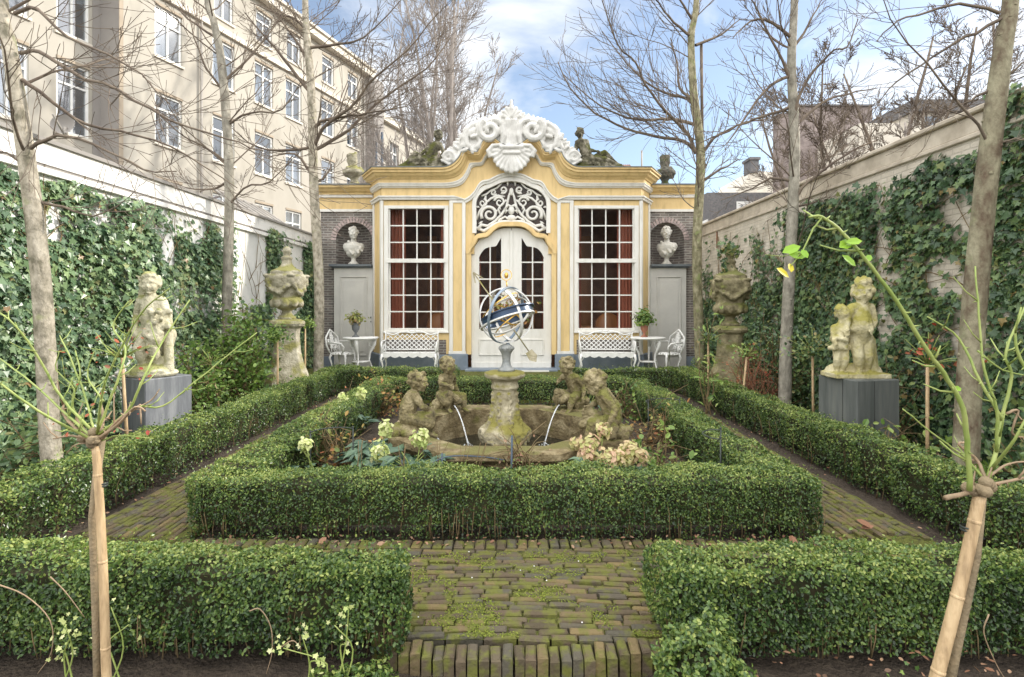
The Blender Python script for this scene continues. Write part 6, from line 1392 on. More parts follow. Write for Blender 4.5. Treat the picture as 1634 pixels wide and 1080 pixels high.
garden_tree('pale leaning tree nearest on the left, in front of the ivy wall', 4.13, [(86, 760), (80, 700), (66, 450), (42, 250), (16, 80), (2, -10)], 30, 1.6,
    [[(32, 85), (60, 82), (115, 115), (190, 145), (270, 190), (360, 222), (420, 240)], [(36, 125), (80, 160), (140, 200), (215, 215), (300, 250), (380, 300)], [(22, 20), (60, 15), (110, 60), (200, 100), (270, 165)], [(50, 320), (100, 330), (150, 345), (200, 320)],
     [(42, 240), (90, 215), (150, 230), (230, 270), (280, 275)], [(30, 100), (-20, 60), (-60, 50)], [(46, 285), (20, 250), (-20, 240)]], 'bark_pale', 'twig_dark', 91, kidn=4, tr=.016, kl=.4, extra=5, minr=.0022)
garden_tree('slender grey tree second from the left, by the ivy wall', 8.4, [(364, 645), (362, 500), (366, 320), (362, 200), (352, 90), (340, 30), (330, -15)], 15, 2.5,
    [[(362, 260), (320, 230), (290, 215), (240, 170)], [(363, 290), (335, 302), (300, 300), (260, 285)], [(360, 150), (330, 110), (310, 60), (300, 10)], [(358, 130), (400, 90), (440, 40), (470, -10)], [(365, 330), (390, 300), (430, 290), (470, 250)], [(345, 60), (300, 30), (260, -10)], [(362, 200), (400, 180), (450, 175), (480, 130)]], 'bark_grey', 'twig_dark', 92, kidn=5, tr=.022, extra=12)
garden_tree('pale barked tree just left of the pavilion, with long branches reaching right', 10.4, [(508, 592), (509, 450), (501, 300), (497, 150), (489, 50), (487, -10)], 16, 3,
    [[(501, 235), (515, 205), (540, 185), (562, 170), (580, 145), (605, 118), (650, 80), (700, 20)], [(501, 240), (545, 215), (580, 185), (620, 150), (680, 110), (720, 60)], [(500, 205), (520, 190), (560, 185), (600, 178), (650, 170)], [(493, 50), (470, 30), (440, 20), (400, 5)], [(495, 75), (540, 70), (580, 60), (640, 0)], [(503, 290), (515, 285), (528, 268), (524, 255)], [(500, 235), (460, 240), (410, 235), (370, 205)], [(500, 280), (470, 245), (430, 250)], [(497, 150), (450, 90), (420, 55), (390, 20)], [(492, 100), (470, 60), (430, 10)]], 'bark_pale', 'twig_dark', 93, kidn=5, tr=.034, extra=14, minr=.004)
garden_tree('slender tree just right of the pavilion with a wide fan of branches', 10.5, [(1117, 575), (1112, 400), (1118, 250), (1107, 150), (1103, 60), (1112, -10)], 15.5, 3,
    [[(1110, 245), (1098, 215), (1065, 180), (1060, 175), (1030, 135), (1015, 100), (985, 70), (960, 0)], [(1107, 165), (1090, 155), (1060, 148), (1030, 130), (1000, 100), (960, 50)], [(1105, 60), (1075, 35), (1055, 10), (1045, -5)], [(1110, 242), (1090, 225), (1045, 218), (1000, 205), (950, 180), (910, 140), (890, 100)], [(1120, 245), (1140, 220), (1165, 205), (1190, 195), (1230, 190)], [(1110, 72), (1150, 55), (1180, 30)], [(1118, 290), (1150, 270), (1180, 255)], [(1107, 160), (1085, 140), (1080, 100), (1070, 60)], [(1104, 30), (1085, 0), (1070, -20)], [(1112, 200), (1070, 190), (1020, 190), (960, 170), (900, 120)]], 'bark_olive', 'twig_dark', 94, kidn=5, tr=.034, extra=14, minr=.004)
garden_tree('straight grey tree standing before the cream wall, second from the right', 7.3, [(1252, 660), (1254, 560), (1259, 450), (1268, 250), (1263, 100), (1268, -10)], 18.5, 2.5,
    [[(1268, 190), (1275, 155), (1300, 110), (1330, 80), (1352, 75), (1370, 30)], [(1262, 170), (1230, 182), (1190, 195), (1150, 215), (1110, 230)], [(1262, 130), (1240, 80), (1210, 20), (1190, -20)], [(1270, 200), (1310, 165), (1350, 150), (1400, 140)], [(1266, 320), (1290, 290), (1330, 260), (1370, 235), (1400, 225)], [(1263, 80), (1290, 40), (1310, 0)], [(1262, 120), (1225, 140), (1180, 200), (1160, 230)], [(1266, 330), (1290, 325), (1320, 315)], [(1262, 60), (1220, 30), (1190, 40), (1170, 60)], [(1265, 290), (1230, 285), (1200, 300), (1150, 320)]], 'bark_grey', 'twig_dark', 95, kidn=5, tr=.025, extra=12, minr=.003)
garden_tree('thick brown and grey trunk nearest on the right, in front of the ivy', 4.18, [(1541, 730), (1552, 520), (1575, 280), (1600, 80), (1614, -20)], 36, 1.5,
    [[(1600, 130), (1620, 110), (1650, 85)], [(1597, 30), (1540, 60), (1490, 90), (1430, 130), (1400, 165)], [(1595, 20), (1530, 5), (1480, 20), (1430, 35), (1400, 65)], [(1588, 140), (1545, 160), (1500, 185)], [(1580, 230), (1610, 225), (1640, 220)]], 'bark_brown', 'twig_dark', 96, kidn=3, tr=.015, kl=.4, extra=4, minr=.002)
# stake beside the tree right of the pavilion, and other stakes
q = MB(); q.tube([at(1121, 250, 10.6), at(1119, 68, 10.6)], .03, 6); tag(q.build('tree_stake', 'twig_dark'), 'dark upright pole against the sky beside the trunk right of the pavilion', 'pole')

def big_tree(lab, base, H, r0, stems, seed, spread, m='twig_pale', kids=11, kl=.42, wob=.08, ang=.55, up=.35, sp0=.25, minr=.010, lvl=3):
    rs = np.random.default_rng(seed); root = thing('bare_tree', lab, 'tree', base, 'tall bare trees beyond the garden'); b = Vector(base); t_ = MB(); c = MB()
    for i in range(stems):
        a = i * 2.4 + rs.random(); d0 = Vector((math.cos(a) * sp0, math.sin(a) * sp0 * .6, 1)).normalized() if stems > 1 else Vector((0, 0, 1)); P = [b + Vector((math.cos(a) * .1 * (stems > 1), 0, 0))]; d = d0; D = [d]
        for k in range(12): d = (d + Vector(rs.normal(0, wob * .5, 3)) + Vector((0, 0, .10))).normalized(); P.append(P[-1] + d * H / 12 * (1 if i == 0 else rs.uniform(.7, .9))); D.append(d)
        rr_ = r0 * (1 if i == 0 else .7); t_.tube(P, np.linspace(rr_, rr_ * .2, 13), 8); kidsof(c, P, D, H * spread, rr_ * .5, lvl, rs, up, kids, wob, minr, ang, kl, t0=.10)
    t_.build('trunk', m, root); c.build('crown', m, root); return root
big_tree('tall broad pale bare tree with fine dense twigs behind the left part of the pavilion', (-2.5, 22, 0), 17, .17, 8, 101, .42, kids=13, up=.12, ang=.52, sp0=.26, minr=.0085, kl=.52, wob=.13)
big_tree('bare many-stemmed tree between the apartment building and the broad tree', (-4.4, 24, 0), 12.5, .13, 6, 102, .42, kids=12, up=.12, ang=.6, sp0=.32, minr=.009, kl=.52, wob=.14)
big_tree('lower bare tree behind the crest, right of the broad tree', (-1.5, 25, 0), 9.5, .12, 5, 103, .42, kids=10, up=.12, ang=.58, sp0=.26, minr=.009, kl=.52, wob=.14)
big_tree('bluish bare spreading tree beyond the right wall, farthest right', (12.6, 15.5, 0), 11.0, .16, 5, 104, .42, 'twig_dark', kids=15, up=.10, ang=.7, sp0=.5, minr=.007, wob=.13, kl=.5)
big_tree('bluish bare spreading tree beyond the right wall, above the white house', (10.6, 17, 0), 11.0, .15, 5, 105, .42, 'twig_dark', kids=15, up=.10, ang=.75, sp0=.5, minr=.008, wob=.13, kl=.5)
big_tree('small bare tree beyond the right wall in front of the brick tower', (9.6, 14, 0), 6.6, .10, 4, 106, .45, 'twig_pale', kids=12, up=.15, ang=.7, sp0=.5, minr=.007, wob=.13)

# ================================================================== ROSES IN THE FOREGROUND
def rose(lab, Y, crown_px, foot_px, wbam, stems, seed, leavesets=(), tie_t=.14, Yf_=None, wood=None, dark=1):
    rs = np.random.default_rng(seed); c0 = at(*crown_px, Y); f0 = at(*foot_px, Y - .0); f0.z = max(f0.z, -.05)
    root = thing('standard_rose', lab, 'rose', (f0.x, f0.y, 0), 'pruned standard roses tied to bamboo canes'); k = Y / F
    ft = f0.copy(); 
    b_ = MB(); P = []; Rr = []
    for i in range(41):
        t_ = i / 40; P.append(c0.lerp(ft, t_) + Vector((.004 * math.sin(t_ * 5), 0, 0))); Rr.append(wbam * k / 2 * (.92 + .16 * t_))
    b_.tube(P, Rr, 12)
    for i in range(4, 40, 12): dd_ = (P[i + 1] - P[i]).normalized(); b_.tube([P[i] - dd_ * .006, P[i] - dd_ * .002, P[i] + dd_ * .002, P[i] + dd_ * .006], [Rr[i] * .98, Rr[i] * 1.07, Rr[i] * 1.07, Rr[i] * .98], 12)
    b_.build('bamboo_cane', 'bamboo', root)
    s_ = MB(); off = Vector((-.034 if dark < 0 else .038, .01, 0)); s_.tube([c0 + Vector((.01, .01, .02)), c0.lerp(ft, .25) + off, c0.lerp(ft, .6) + off * 1.2, ft + off * 1.5], [wbam * k * .5, wbam * k * .38, wbam * k * .38, wbam * k * .46], 10)
    for i in range(9): v = rs.normal(0, .016, 3); s_.ell(c0 + Vector((v[0], v[1], abs(v[2]) + .01)), .017, None, 7, 5)
    s_.build('stem', 'rose_wood', root)
    tt = MB(); q = c0.lerp(ft, tie_t)
    for dz in (0, .008): tt.lathe([(wbam * k * .62, -.003), (wbam * k * .68, 0), (wbam * k * .62, .003)], (q.x + .004, q.y + .012, q.z + dz), 16)
    tt.build('tie', 'wire', root)
    g = MB(); wd = MB()
    for si, (pts, r0, kind) in enumerate(stems):
        Q = smooth([at(x, y, Y + dy) for x, y, dy in pts], 4); L = sum((Q[i + 1] - Q[i]).length for i in range(len(Q) - 1))
        mb = wd if kind == 'w' else g; mb.tube([v + Vector(rs.normal(0, .0007, 3)) for v in Q], np.linspace(r0 * .8, r0 * .38, len(Q)), 8)
        for i in range(int(L * 9)):
            j = int(rs.integers(2, len(Q) - 1)); d = (Q[j + 1 if j + 1 < len(Q) else j] - Q[j - 1]).normalized(); a = d.orthogonal().normalized(); a.rotate(Matrix.Rotation(rs.uniform(0, 6.28), 3, d)); e = (d * .7 + a).normalized() * rs.uniform(.03, .09); mb.tube([Q[j], Q[j] + e * .5, Q[j] + e + Vector((0, 0, .015))], [r0 * .42, r0 * .2], 5)
        for i in range(int(L * 16)):
            j = int(rs.integers(1, len(Q) - 1)); d = (Q[j + 1] - Q[j - 1]).normalized(); a = d.orthogonal().normalized(); a.rotate(Matrix.Rotation(rs.uniform(0, 6.28), 3, d)); mb.tube([Q[j], Q[j] + a * (r0 + .007) - d * .003], [r0 * .5, .0004], 4)
    g.build('green_shoots', 'rose_green', root)
    if wd.n: wd.build('old_wood', 'rose_pink', root)
    for nm, m, Pn, sz, tt_ in leavesets:
        l = MB()
        for (x, y, dy), s1, t1, u in zip(Pn, sz, tt_, range(99)):
            p = at(x, y, Y + dy); a = rs.uniform(-.5, .5); leaves(l, [tuple(p)], [(a, -1, .6)], s1, 'oval', np.array([t1]), U=np.array([[math.cos(u * 2.2 + .5), -.1, math.sin(u * 2.2 + .5) * .6]]), rs=rs)
        l.build(nm, m, root)
    return root
rs_ = np.random.default_rng(9)
LS = [([(152, 705, 0), (125, 690, -.05), (60, 655, -.15), (0, 612, -.2), (-30, 600, -.2)], .0065, 'g'), ([(150, 700, 0), (110, 665, .05), (50, 610, .1), (0, 572, .15)], .006, 'g'), ([(150, 690, 0), (100, 637, 0), (55, 560, -.05), (20, 515, -.1), (0, 500, -.1)], .006, 'g'),
      ([(150, 690, 0), (135, 630, .1), (112, 570, .15), (95, 535, .2)], .005, 'g'), ([(155, 690, 0), (175, 640, 0), (190, 600, 0), (200, 555, .05), (180, 520, .1), (205, 480, .1)], .006, 'g'), ([(158, 692, 0), (205, 655, 0), (230, 600, 0), (262, 540, .1), (303, 478, .15)], .0065, 'g'),
      ([(158, 694, 0), (215, 650, .05), (260, 648, .1), (310, 610, .15), (360, 570, .2), (410, 530, .25)], .005, 'g'), ([(155, 692, 0), (165, 620, -.1), (185, 570, -.15), (225, 500, -.2), (270, 460, -.25)], .0055, 'g'), ([(150, 700, 0), (130, 680, .05), (115, 640, .1), (128, 600, .1), (120, 560, .15)], .006, 'g'),
      ([(155, 700, 0), (185, 680, -.05), (215, 650, -.1), (232, 655, -.1)], .008, 'w'), ([(148, 700, 0), (125, 675, .05), (122, 660, .05)], .009, 'w'), ([(155, 705, 0), (190, 695, 0), (245, 700, 0)], .004, 'g'), ([(160, 700, 0), (200, 660, .05), (240, 640, .1), (255, 620, .1)], .005, 'w'), ([(150, 705, 0), (120, 710, 0), (105, 725, .02)], .004, 'w'), ([(155, 705, 0), (130, 690, .03), (105, 665, .06), (100, 640, .08)], .009, 'w'), ([(158, 700, 0), (165, 670, .04), (160, 640, .06)], .009, 'w'), ([(160, 702, 0), (190, 670, -.04), (225, 645, -.05)], .008, 'w'), ([(150, 705, 0), (115, 695, -.05), (85, 700, -.06)], .006, 'w'), ([(110, 665, .05), (118, 620, .05), (90, 590, .05), (95, 560, .05)], .004, 'g'), ([(165, 640, 0), (140, 600, .05), (150, 560, .05)], .004, 'g')]
reds = [(float(rs_.uniform(85, 260)), float(rs_.uniform(560, 700)), float(rs_.uniform(-.1, .15))) for i in range(14)]
rose('pruned green standard rose on a bamboo cane in the left foreground', 1.9, (153, 712), (176, 1172), 13, LS, 111, [('young_leaves', 'red_leaf', reds, [float(v) for v in rs_.uniform(.010, .020, 14)], [float(v) for v in rs_.random(14)])], dark=-1)
RS = [([(1548, 782, -.02), (1544, 720, -.03), (1536, 650, -.05), (1512, 605, -.06), (1480, 560, -.08), (1430, 480, -.1), (1380, 412, -.12), (1345, 372, -.12), (1312, 346, -.12), (1290, 347, -.12)], .009, 'g'), ([(1508, 794, -.03), (1550, 785, 0), (1590, 772, 0), (1660, 757, .05)], .009, 'w'),
      ([(1576, 765, 0), (1592, 710, .03), (1600, 660, .05), (1615, 600, .05), (1605, 560, .05), (1640, 480, .1)], .0075, 'g'), ([(1590, 720, .02), (1590, 650, 0), (1570, 590, 0), (1562, 500, .02), (1556, 425, .05)], .0055, 'g'), ([(1600, 670, .03), (1565, 610, .05), (1530, 540, .1), (1480, 505, .1)], .006, 'g'), ([(1560, 560, .05), (1600, 590, .05), (1640, 600, .05)], .004, 'g'),
      ([(1570, 765, 0), (1540, 730, .02), (1500, 700, .02), (1440, 652, .02)], .0045, 'g'), ([(1575, 762, 0), (1610, 740, .05), (1660, 735, .05)], .005, 'w'), ([(1572, 765, 0), (1560, 735, .05), (1530, 710, .05), (1540, 705, .05)], .007, 'w'), ([(1605, 660, .05), (1625, 655, .05), (1615, 690, .05), (1640, 700, .1)], .005, 'w'), ([(1640, 600, 0), (1620, 545, 0), (1630, 490, 0)], .006, 'g'),
      ([(1312, 346, -.12), (1298, 365, -.12), (1285, 392, -.12), (1272, 412, -.12), (1262, 425, -.12)], .0035, 'g'), ([(1580, 750, 0), (1620, 700, -.1), (1650, 640, -.1)], .006, 'g')]
rose('pruned standard rose on a thick leaning cane in the right foreground, with one long shoot', 1.55, (1563, 792), (1470, 1190), 19, RS, 112,
     [('leaves', 'bright_leaf', [(1257, 400, -.12), (1279, 408, -.12), (1282, 402, -.13), (1345, 392, -.12), (1368, 385, -.13), (1350, 412, -.12), (1384, 414, -.1), (1530, 620, 0), (1245, 432, -.12), (1262, 430, -.12)], [.048, .045, .03, .05, .04, .045, .03, .03, .042, .03], [.2, .3, .1, .3, .35, .2, .1, .2, 1., 1.])])

# ================================================================== SIDE BED SHRUBS AND ROSES
def shrub(name, lab, c, rad, n, ls, lm, seed, stems=14, tint0=0, sm='stem', tpl='oval', cat='shrub', low=False):
    r = np.random.default_rng(seed); c = Vector(c); root = thing(name, lab, cat, (c.x, c.y, 0)); S_ = MB(); L = MB(); tips = []
    for i in range(stems):
        v = r.normal(size=3); v[2] = abs(v[2]) * .9 + (.1 if not low else 0); v /= np.linalg.norm(v); tip = Vector((c.x + v[0] * rad[0], c.y + v[1] * rad[1], c.z + (v[2] * 1.5 - .6) * rad[2])); b0 = Vector((c.x + r.normal(0, .05), c.y + r.normal(0, .05), 0))
        mid = b0.lerp(tip, .5) + Vector(r.normal(0, .06, 3)); P = smooth([b0, mid, tip], 4); S_.tube(P, [.010, .003], 5); tips += P[3:]
        for k in range(4): d = Vector(r.normal(0, .14, 3)); j = int(r.integers(3, len(P))); S_.tube([P[j], P[j] + d * .5 + Vector((0, 0, .03)), P[j] + d], [.004, .002], 4); tips.append(P[j] + d)
    S_.build('stems', sm, root)
    if n:
        T = np.array([tuple(t) for t in tips]); P = T[r.integers(0, len(T), n)] + r.normal(0, .045, (n, 3)) * (max(rad) / .35); P[:, 2] = np.maximum(P[:, 2], .03)
        Nn = r.normal(0, .6, (n, 3)) + np.array([0, -.4, .8]); leaves(L, P, Nn, ls * r.uniform(.6, 1.25, n), tpl, np.clip(r.beta(2, 2, n) + tint0, 0, 1), rs=r); L.build('leaves', lm, root)
    return root
shrub('evergreen_shrub', 'large glossy green shrub by the left wall, between the grey tree and the stone urn', (-4.0, 8.0, .8), (.42, .5, .75), 3000, .07, 'shrub_leaf', 121, 34)
shrub('evergreen_shrub', 'dense green shrub behind the statue of the girl, left of the grey tree', (-4.05, 6.9, .55), (.35, .5, .5), 1500, .06, 'shrub_leaf', 122, 24)
shrub('evergreen_shrub', 'dark leafy shrub at the foot of the ivy wall, far left', (-3.95, 4.6, .35), (.35, .5, .4), 900, .07, 'ivy_leaf', 123, 18)
shrub('rambling_shrub', 'bushy green shrub around the base of the right stone urn', (3.95, 8.1, .6), (.45, .5, .7), 1700, .06, 'ivy_leaf', 124, 26)
shrub('bare_shrub', 'reddish bare twiggy shrub between the right urn and the straight grey tree', (3.40, 7.75, .45), (.38, .3, .5), 160, .035, 'red_leaf', 125, 44, sm='stem_red')
shrub('evergreen_shrub', 'leafy shrub beside the right statue plinth, near the wall', (4.05, 5.9, .5), (.3, .4, .5), 800, .06, 'ivy_leaf', 126, 18)
shrub('green_perennial', 'low pale green leafy plant at the foot of the grey plinth', (3.42, 4.9, .2), (.22, .22, .22), 170, .08, 'shrub_leaf', 127, 12, .2, low=True)
shrub('green_perennial', 'low green plant behind the right hedge near the brown trunk', (3.5, 4.25, .2), (.25, .2, .2), 150, .08, 'shrub_leaf', 128, 10, .1, low=True)
shrub('green_perennial', 'tall thin green plant with drooping leaves near the far end of the right hedge', (2.66, 7.4, .75), (.14, .14, .7), 60, .10, 'shrub_leaf', 129, 5, .2, tpl='lance')
shrub('rambling_shrub', 'loose rambling growth with pale leaves under the ivy at far right', (3.95, 3.9, .4), (.4, .4, .4), 500, .07, 'ivy_leaf', 130, 18)
shrub('evergreen_shrub', 'leafy shrub between the left urn and the pale tree', (-4.1, 9.7, .6), (.35, .4, .6), 1200, .06, 'ivy_leaf', 131, 20)
shrub('evergreen_shrub', 'dark leafy shrub between the right urn and the pavilion wing', (3.95, 9.8, .5), (.35, .4, .55), 1200, .06, 'ivy_leaf', 132, 20)
def small_rose(lab, c, h, n, seed, crown=.16, lm='shrub_leaf', lean=0.0, cane=True):
    r = np.random.default_rng(seed); x, y = c; root = thing('standard_rose', lab, 'rose', (x, y, 0), 'small standard roses on canes in the side beds'); q = MB(); top = Vector((x + lean, y, h)); q.tube([(x, y, 0), (x + lean * .5, y, h * .5), top], [.016, .013], 8); q.build('cane', 'bamboo' if cane else 'rose_wood', root)
    s_ = MB(); tips = []
    for i in range(16):
        d = Vector(r.normal(size=3)); d.z = abs(d.z) * .9; d = d.normalized() * crown * r.uniform(.7, 1.7); P = [top, top + d * .5 + Vector((0, 0, .02)), top + d]; s_.tube(P, [.006, .0025], 5); tips += P[1:]
    s_.build('shoots', 'rose_green', root)
    if n:
        T = np.array([tuple(t) for t in tips]); P = T[r.integers(0, len(T), n)] + r.normal(0, crown * .28, (n, 3)); l = MB(); leaves(l, P, r.normal(0, .6, (n, 3)) + np.array([0, -.4, .8]), r.uniform(.03, .06, n), 'oval', rs=r); l.build('leaves', lm, root)
A2 = lambda px, Y: (px - CX) * Y / F
small_rose('leafy standard rose on a cane in front of the left urn pedestal', (A2(443, 7.8), 7.8), 1.02, 420, 141, .15); small_rose('leafy standard rose on a cane just right of the left urn', (A2(487, 8.9), 8.9), 1.15, 160, 142, .12)
small_rose('thin bare rose on a short cane left of the grey tree', (A2(352, 7.2), 7.2), .72, 20, 143, .16, lean=-.12)
small_rose('standard rose on a thin cane in front of the girl statue plinth', (A2(205, 5.2), 5.2), 1.0, 24, 144, .22, 'red_leaf', lean=-.06)
small_rose('standard rose on a cane before the right urn, nearest the pavilion', (A2(1130, 8.2), 8.2), .95, 130, 145, .16, 'ivy_leaf'); small_rose('standard rose on a cane beside the reddish bare shrub', (A2(1182, 7.4), 7.4), .8, 60, 146, .16, lean=.08)
small_rose('leafy standard rose on a cane left of the grey plinth', (A2(1298, 6.3), 6.3), .92, 330, 147, .19, 'ivy_leaf', lean=-.01); small_rose('standard rose on a cane between the grey plinth and the brown trunk', (A2(1480, 4.6), 4.6), 1.0, 34, 148, .2, 'red_leaf')

# ================================================================== PLANTS IN THE FOUNTAIN BED
def hellebore(lab, c, nl, nf, seed, fm='helle_flower', big=1.0, lm='helle_leaf', sx=.14, hh=(.30, .50)):
    r = np.random.default_rng(seed); c = Vector(c); root = thing('hellebore', lab, 'flowering plant', (c.x, c.y, 0), 'hellebores in the fountain bed'); S_ = MB(); L = MB(); Fl = MB()
    for i in range(nl):
        a = r.uniform(0, 6.28); R_ = r.uniform(.05, .28) * big; h = r.uniform(.10, .34); tip = Vector((c.x + math.cos(a) * R_, c.y + math.sin(a) * R_ * .8, h)); S_.tube([(c.x + r.normal(0, .04), c.y + r.normal(0, .04), 0), (c.x + math.cos(a) * R_ * .4, c.y + math.sin(a) * R_ * .4, h * .8), tip], [.006, .004], 5)
        for k in range(int(r.integers(3, 6))):
            b_ = a + (k - 2) * .55 + r.normal(0, .15); leaves(L, [tuple(tip + Vector((math.cos(b_), math.sin(b_), 0)) * .03)], [(r.normal(0, .25), -.25 + r.normal(0, .2), 1)], r.uniform(.13, .20) * big, 'lance', np.array([r.random()]), U=np.array([[math.cos(b_), math.sin(b_), .1]]), rs=r)
    for i in range(nf):
        v = r.uniform(-1.5, 1.5, 3) * np.array([sx, .08, 0]) * big; fc = Vector((c.x + v[0] + (.0), c.y + v[1] - .03, r.uniform(*hh))); S_.tube([(c.x, c.y, 0), (c.x + v[0] * .6, c.y + v[1] * .6, .25), fc], [.006, .004], 5); n = 80
        v3 = r.normal(size=(n, 3)); v3 /= np.linalg.norm(v3, axis=1)[:, None]; P = v3 * r.uniform(.4, 1, n)[:, None] * np.array([.075, .06, .085]) * big + np.array(tuple(fc)); Fl = MB(); leaves(Fl, P, v3 + r.normal(0, .4, (n, 3)) + np.array([0, -.4, .4]), r.uniform(.035, .06, n), 'oval', rs=r); Fl.build('flower_head', fm, root)
    S_.build('stems', 'rose_green', root)
    if nl: L.build('leaves', lm, root)
hellebore('large hellebore with blue-green leaves and pale green flowers, left before the fountain', (A2(655, 4.35), 4.35, 0), 34, 2, 151, big=1.05)
hellebore('hellebore with a tall pale green flower head, left of the front left cherub', (A2(597, 4.75), 4.75, 0), 26, 1, 152)
hellebore('small hellebore beside the left hedge of the fountain bed', (A2(500, 4.4), 4.4, 0), 8, 1, 153, big=.7)
hellebore('hellebore with a mass of pink and cream flowers, right before the fountain', (A2(1000, 4.25), 4.25, 0), 8, 15, 154, 'helle_pink', 1.05, sx=.2, hh=(.24, .40))
hellebore('hellebore clump with pinkish flowers close to the front right cherub', (A2(950, 4.35), 4.35, 0), 5, 3, 155, 'helle_pink', .8)
hellebore('hellebore beside the back left cherub', (A2(565, 6.3), 6.3, 0), 12, 2, 156, 'helle_flower', .9); hellebore('hellebore behind the fountain on the right', (A2(935, 7.2), 7.2, 0), 8, 2, 157)
shrub('low_green_plant', 'loose green plant with pale leaves in the right part of the fountain bed', (A2(1050, 4.9), 4.9, .2), (.18, .2, .25), 120, .07, 'shrub_leaf', 161, 10, .2, low=True)
shrub('low_green_plant', 'dead brown stems and leaves in the left part of the fountain bed', (A2(540, 5.0), 5.0, .2), (.3, .4, .25), 160, .05, 'autumn_leaf', 162, 22, low=True)
shrub('low_green_plant', 'dead brown stems in the right part of the fountain bed', (A2(1040, 5.8), 5.8, .2), (.3, .4, .22), 120, .05, 'autumn_leaf', 163, 24, low=True)
shrub('low_green_plant', 'small leafy perennials behind the fountain, left', (A2(600, 7.4), 7.4, .2), (.5, .2, .22), 240, .06, 'autumn_leaf', 164, 26, low=True)
shrub('low_green_plant', 'small leafy perennials behind the fountain, right', (A2(1000, 7.3), 7.3, .2), (.5, .2, .22), 240, .06, 'shrub_leaf', 165, 26, low=True)
shrub('dead_flower_clump', 'clump of dry reddish brown stems in front of the fountain rim', (A2(828, 4.08), 4.08, .28), (.11, .06, .26), 110, .03, 'dead_leaf', 166, 26)
rs3 = np.random.default_rng(8)
for (px, Y, wh) in ((650, 4.0, 'second from the left'), (735, 4.0, 'second from the right'), (760, 4.05, 'farthest right'), (575, 4.1, 'farthest left'), (700, 4.1, 'middle one of five')):
    x = A2(px, Y); q = MB()
    for i in range(3): q.tube([(x, Y, 0), (x + rs3.normal(0, .02), Y, .25), (x + rs3.normal(0, .05), Y, .48)], [.004, .002], 4)
    tag(q.build('dry_stalk', 'stem'), 'dry brown stalk between the front hedge and the fountain rim, ' + wh, 'dry stalk', 'dry stalks before the fountain')
def hoop(lab, c, w, h, ang, m='wire'):
    x, y = c; root = thing('plant_support', lab, 'plant support', (x, y, 0), 'wire plant supports in the fountain bed'); dx, dy = math.cos(ang) * w / 2, math.sin(ang) * w / 2; P = [(x + dx * math.cos(a) - dy * math.sin(a) * .8, y + dy * math.cos(a) + dx * math.sin(a) * .8, h) for a in np.linspace(0, math.pi, 14)]
    a_ = MB(); a_.tube(P, .005, 6); a_.build('hoop', m, root)
    for s in (P[0], P[-1]): l = MB(); l.tube([(s[0], s[1], -.02), (s[0], s[1], h + .012)], .006, 6); l.ell((s[0], s[1], h + .015), .010, None, 8, 6); l.build('leg', m, root)
hoop('dark wire half-hoop plant support by the right hedge of the fountain bed, nearest', (A2(1150, 4.35), 4.35), .34, .47, 1.2); hoop('dark wire half-hoop plant support in the middle of the right part of the bed', (A2(1060, 5.9), 5.9), .42, .46, .4); hoop('dark wire half-hoop plant support in the left part of the bed', (A2(530, 4.5), 4.5), .34, .46, .5)
q = MB(); q.tube(smooth([(A2(640, 4.0), 4.02, .36), (A2(648, 4.0), 4.0, .24), (A2(668, 4.0), 3.98, .22), (A2(690, 4.0), 4.0, .34), (A2(720, 4.1), 4.08, .37), (A2(770, 4.1), 4.1, .36), (A2(805, 4.1), 4.12, .33)], 5), .005, 6); q.tube([(A2(706, 4.0), 3.98, 0), (A2(706, 4.0), 3.98, .42)], .006, 6); q.tube([(A2(815, 4.0), 3.98, 0), (A2(817, 4.0), 3.98, .55)], .008, 6)
tag(q.build('irrigation_hose', 'wireblue'), 'thin blue-grey irrigation hose with upright sprinkler stems in front of the fountain', 'hose')
# spouts
q = MB(); q.tube([at(668, 690, 4.72), at(683, 693, 4.85)], .018, 10); q.tube([at(660, 720, 4.72), at(668, 690, 4.72)], .014, 8); tag(q.build('water_spout', 'lead'), 'short dark metal water spout on the left edge of the fountain basin', 'spout')

# foreground seedlings and litter
def seedling(lab, px, py, Y, h, n, seed, lm='helle_flower'):
    r = np.random.default_rng(seed); b = at(px, py, Y); b.z = -.02; root = thing('rose_sucker', lab, 'young shoot', b); q = MB(); l = MB()
    for i in range(3):
        P = smooth([b + Vector((i * .03 - .03, 0, 0)), b + Vector((r.normal(0, .03), 0, h * .5)), b + Vector((r.normal(0, .05), -.02, h * (1 - .2 * i)))], 4); q.tube(P, [.004, .002], 5)
        Pn = np.array([tuple(P[-1])] * n) + r.normal(0, .022, (n, 3)); leaves(l, Pn, r.normal(size=(n, 3)) * .5 + np.array([0, -1, .4]), r.uniform(.012, .024, n), 'ivy', rs=r)
    q.build('stem', 'rose_green', root); l.build('leaves', lm, root)
seedling('pale young leafy shoot before the left foreground hedge, left of the cane', 108, 1070, 2.15, .28, 9, 171); seedling('pale young leafy shoot at the right end of the left foreground hedge', 500, 1070, 2.12, .25, 10, 172); seedling('pale young leafy shoot just right of the left bamboo cane', 185, 1070, 2.15, .34, 3, 173); seedling('pale leaf shoot against the end of the left foreground hedge', 545, 1060, 2.12, .36, 5, 174)
seedling('low green young shoot at the foot of the right foreground hedge', 1440, 1090, 2.05, .12, 8, 175, 'shrub_leaf')
def grow_twig(lab, pts, Y):
    q = MB(); q.tube(smooth([at(x, y, Y) for x, y in pts], 4), [.0028, .0014], 5); tag(q.build('bare_twig', 'rose_pink'), lab, 'twig', 'bare arching twigs')
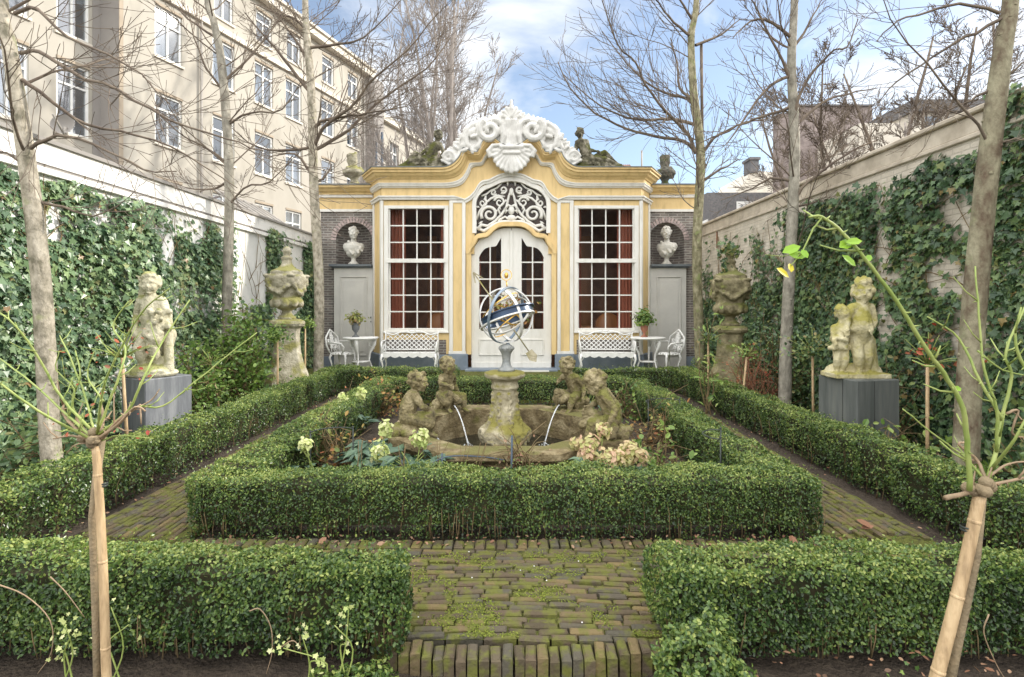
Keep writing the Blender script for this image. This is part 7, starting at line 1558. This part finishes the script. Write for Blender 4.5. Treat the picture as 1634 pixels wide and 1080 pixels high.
grow_twig('bare arching twig in front of the hedge at far left', [(-10, 930), (40, 950), (80, 990), (82, 1040), (60, 1075)], 2.1); grow_twig('short bare twig left of the bamboo cane', [(80, 920), (105, 945), (135, 985)], 2.1); grow_twig('bare hooked twig in front of the left foreground hedge', [(398, 975), (415, 972), (432, 1000), (434, 1040), (425, 1075)], 2.15); grow_twig('bare bent twig near the right end of the left hedge', [(445, 1035), (467, 1022), (480, 1035)], 2.15); grow_twig('green bare twig in the lower right corner', [(1578, 980), (1570, 1010), (1590, 1060), (1605, 1085)], 2.0)
rs4 = np.random.default_rng(12); P = []
for i in range(520):
    k = rs4.random()
    if k < .35: P.append((rs4.uniform(-2.2, 2.1), rs4.uniform(3.28, 3.45)))
    elif k < .6: P.append((rs4.choice([-2.86, 2.76]) + rs4.normal(0, .08), rs4.uniform(3, 9)))
    elif k < .8: P.append((rs4.uniform(.55, 2.3), rs4.uniform(2.0, 2.3)))
    else: P.append((rs4.uniform(-1.7, 1.6), rs4.uniform(3.8, 8)))
P = np.array([(x, y, .045 + rs4.random() * .012) for x, y in P]); q = MB(); leaves(q, P, rs4.normal(0, .3, (len(P), 3)) + np.array([0, 0, 1]), rs4.uniform(.012, .035, len(P)), 'oval', rs=rs4); tag(q.build('leaf_litter', 'dead_leaf'), kind='stuff')
def dead(lab, px, py, s, t1, u):
    Y = (CAMH - .06) * F / (py - HZ); p = at(px, py, Y); q = MB(); leaves(q, [(p.x, p.y, .075), (p.x + .01, p.y - .005, .07)], [(.2, -.5, 1), (-.3, -.3, 1)], np.array([s, s * .8]), 'oval', np.array([t1, t1]), U=np.array([[math.cos(u), math.sin(u), .2], [math.cos(u + .5), math.sin(u + .5), .1]])); tag(q.build('fallen_leaf', 'dead_leaf'), lab, 'fallen leaf', 'large fallen leaves')
dead('curled brown fallen leaf on the right brick path', 1385, 842, .10, .3, 2.6); dead('brown fallen leaf against the front hedge, right end', 1265, 870, .09, .25, 1.2); dead('reddish fallen leaf at the foot of the front hedge, near the middle', 1085, 875, .07, .5, 2.0); dead('pale fallen leaf on the paving by the left end of the front hedge', 605, 872, .05, .7, .4); dead('brown fallen leaf at the left foot of the front hedge', 512, 868, .06, .4, 1)
# pale pebbles on the path
q = MB()
for i in range(11):
    x, y = rs4.uniform(-.6, 1.9), rs4.uniform(2.45, 3.3); q.ell((x, y, .046), (.0045, .004, .003), None, 6, 4)
tag(q.build('grit', 'white_paint'), kind='stuff')
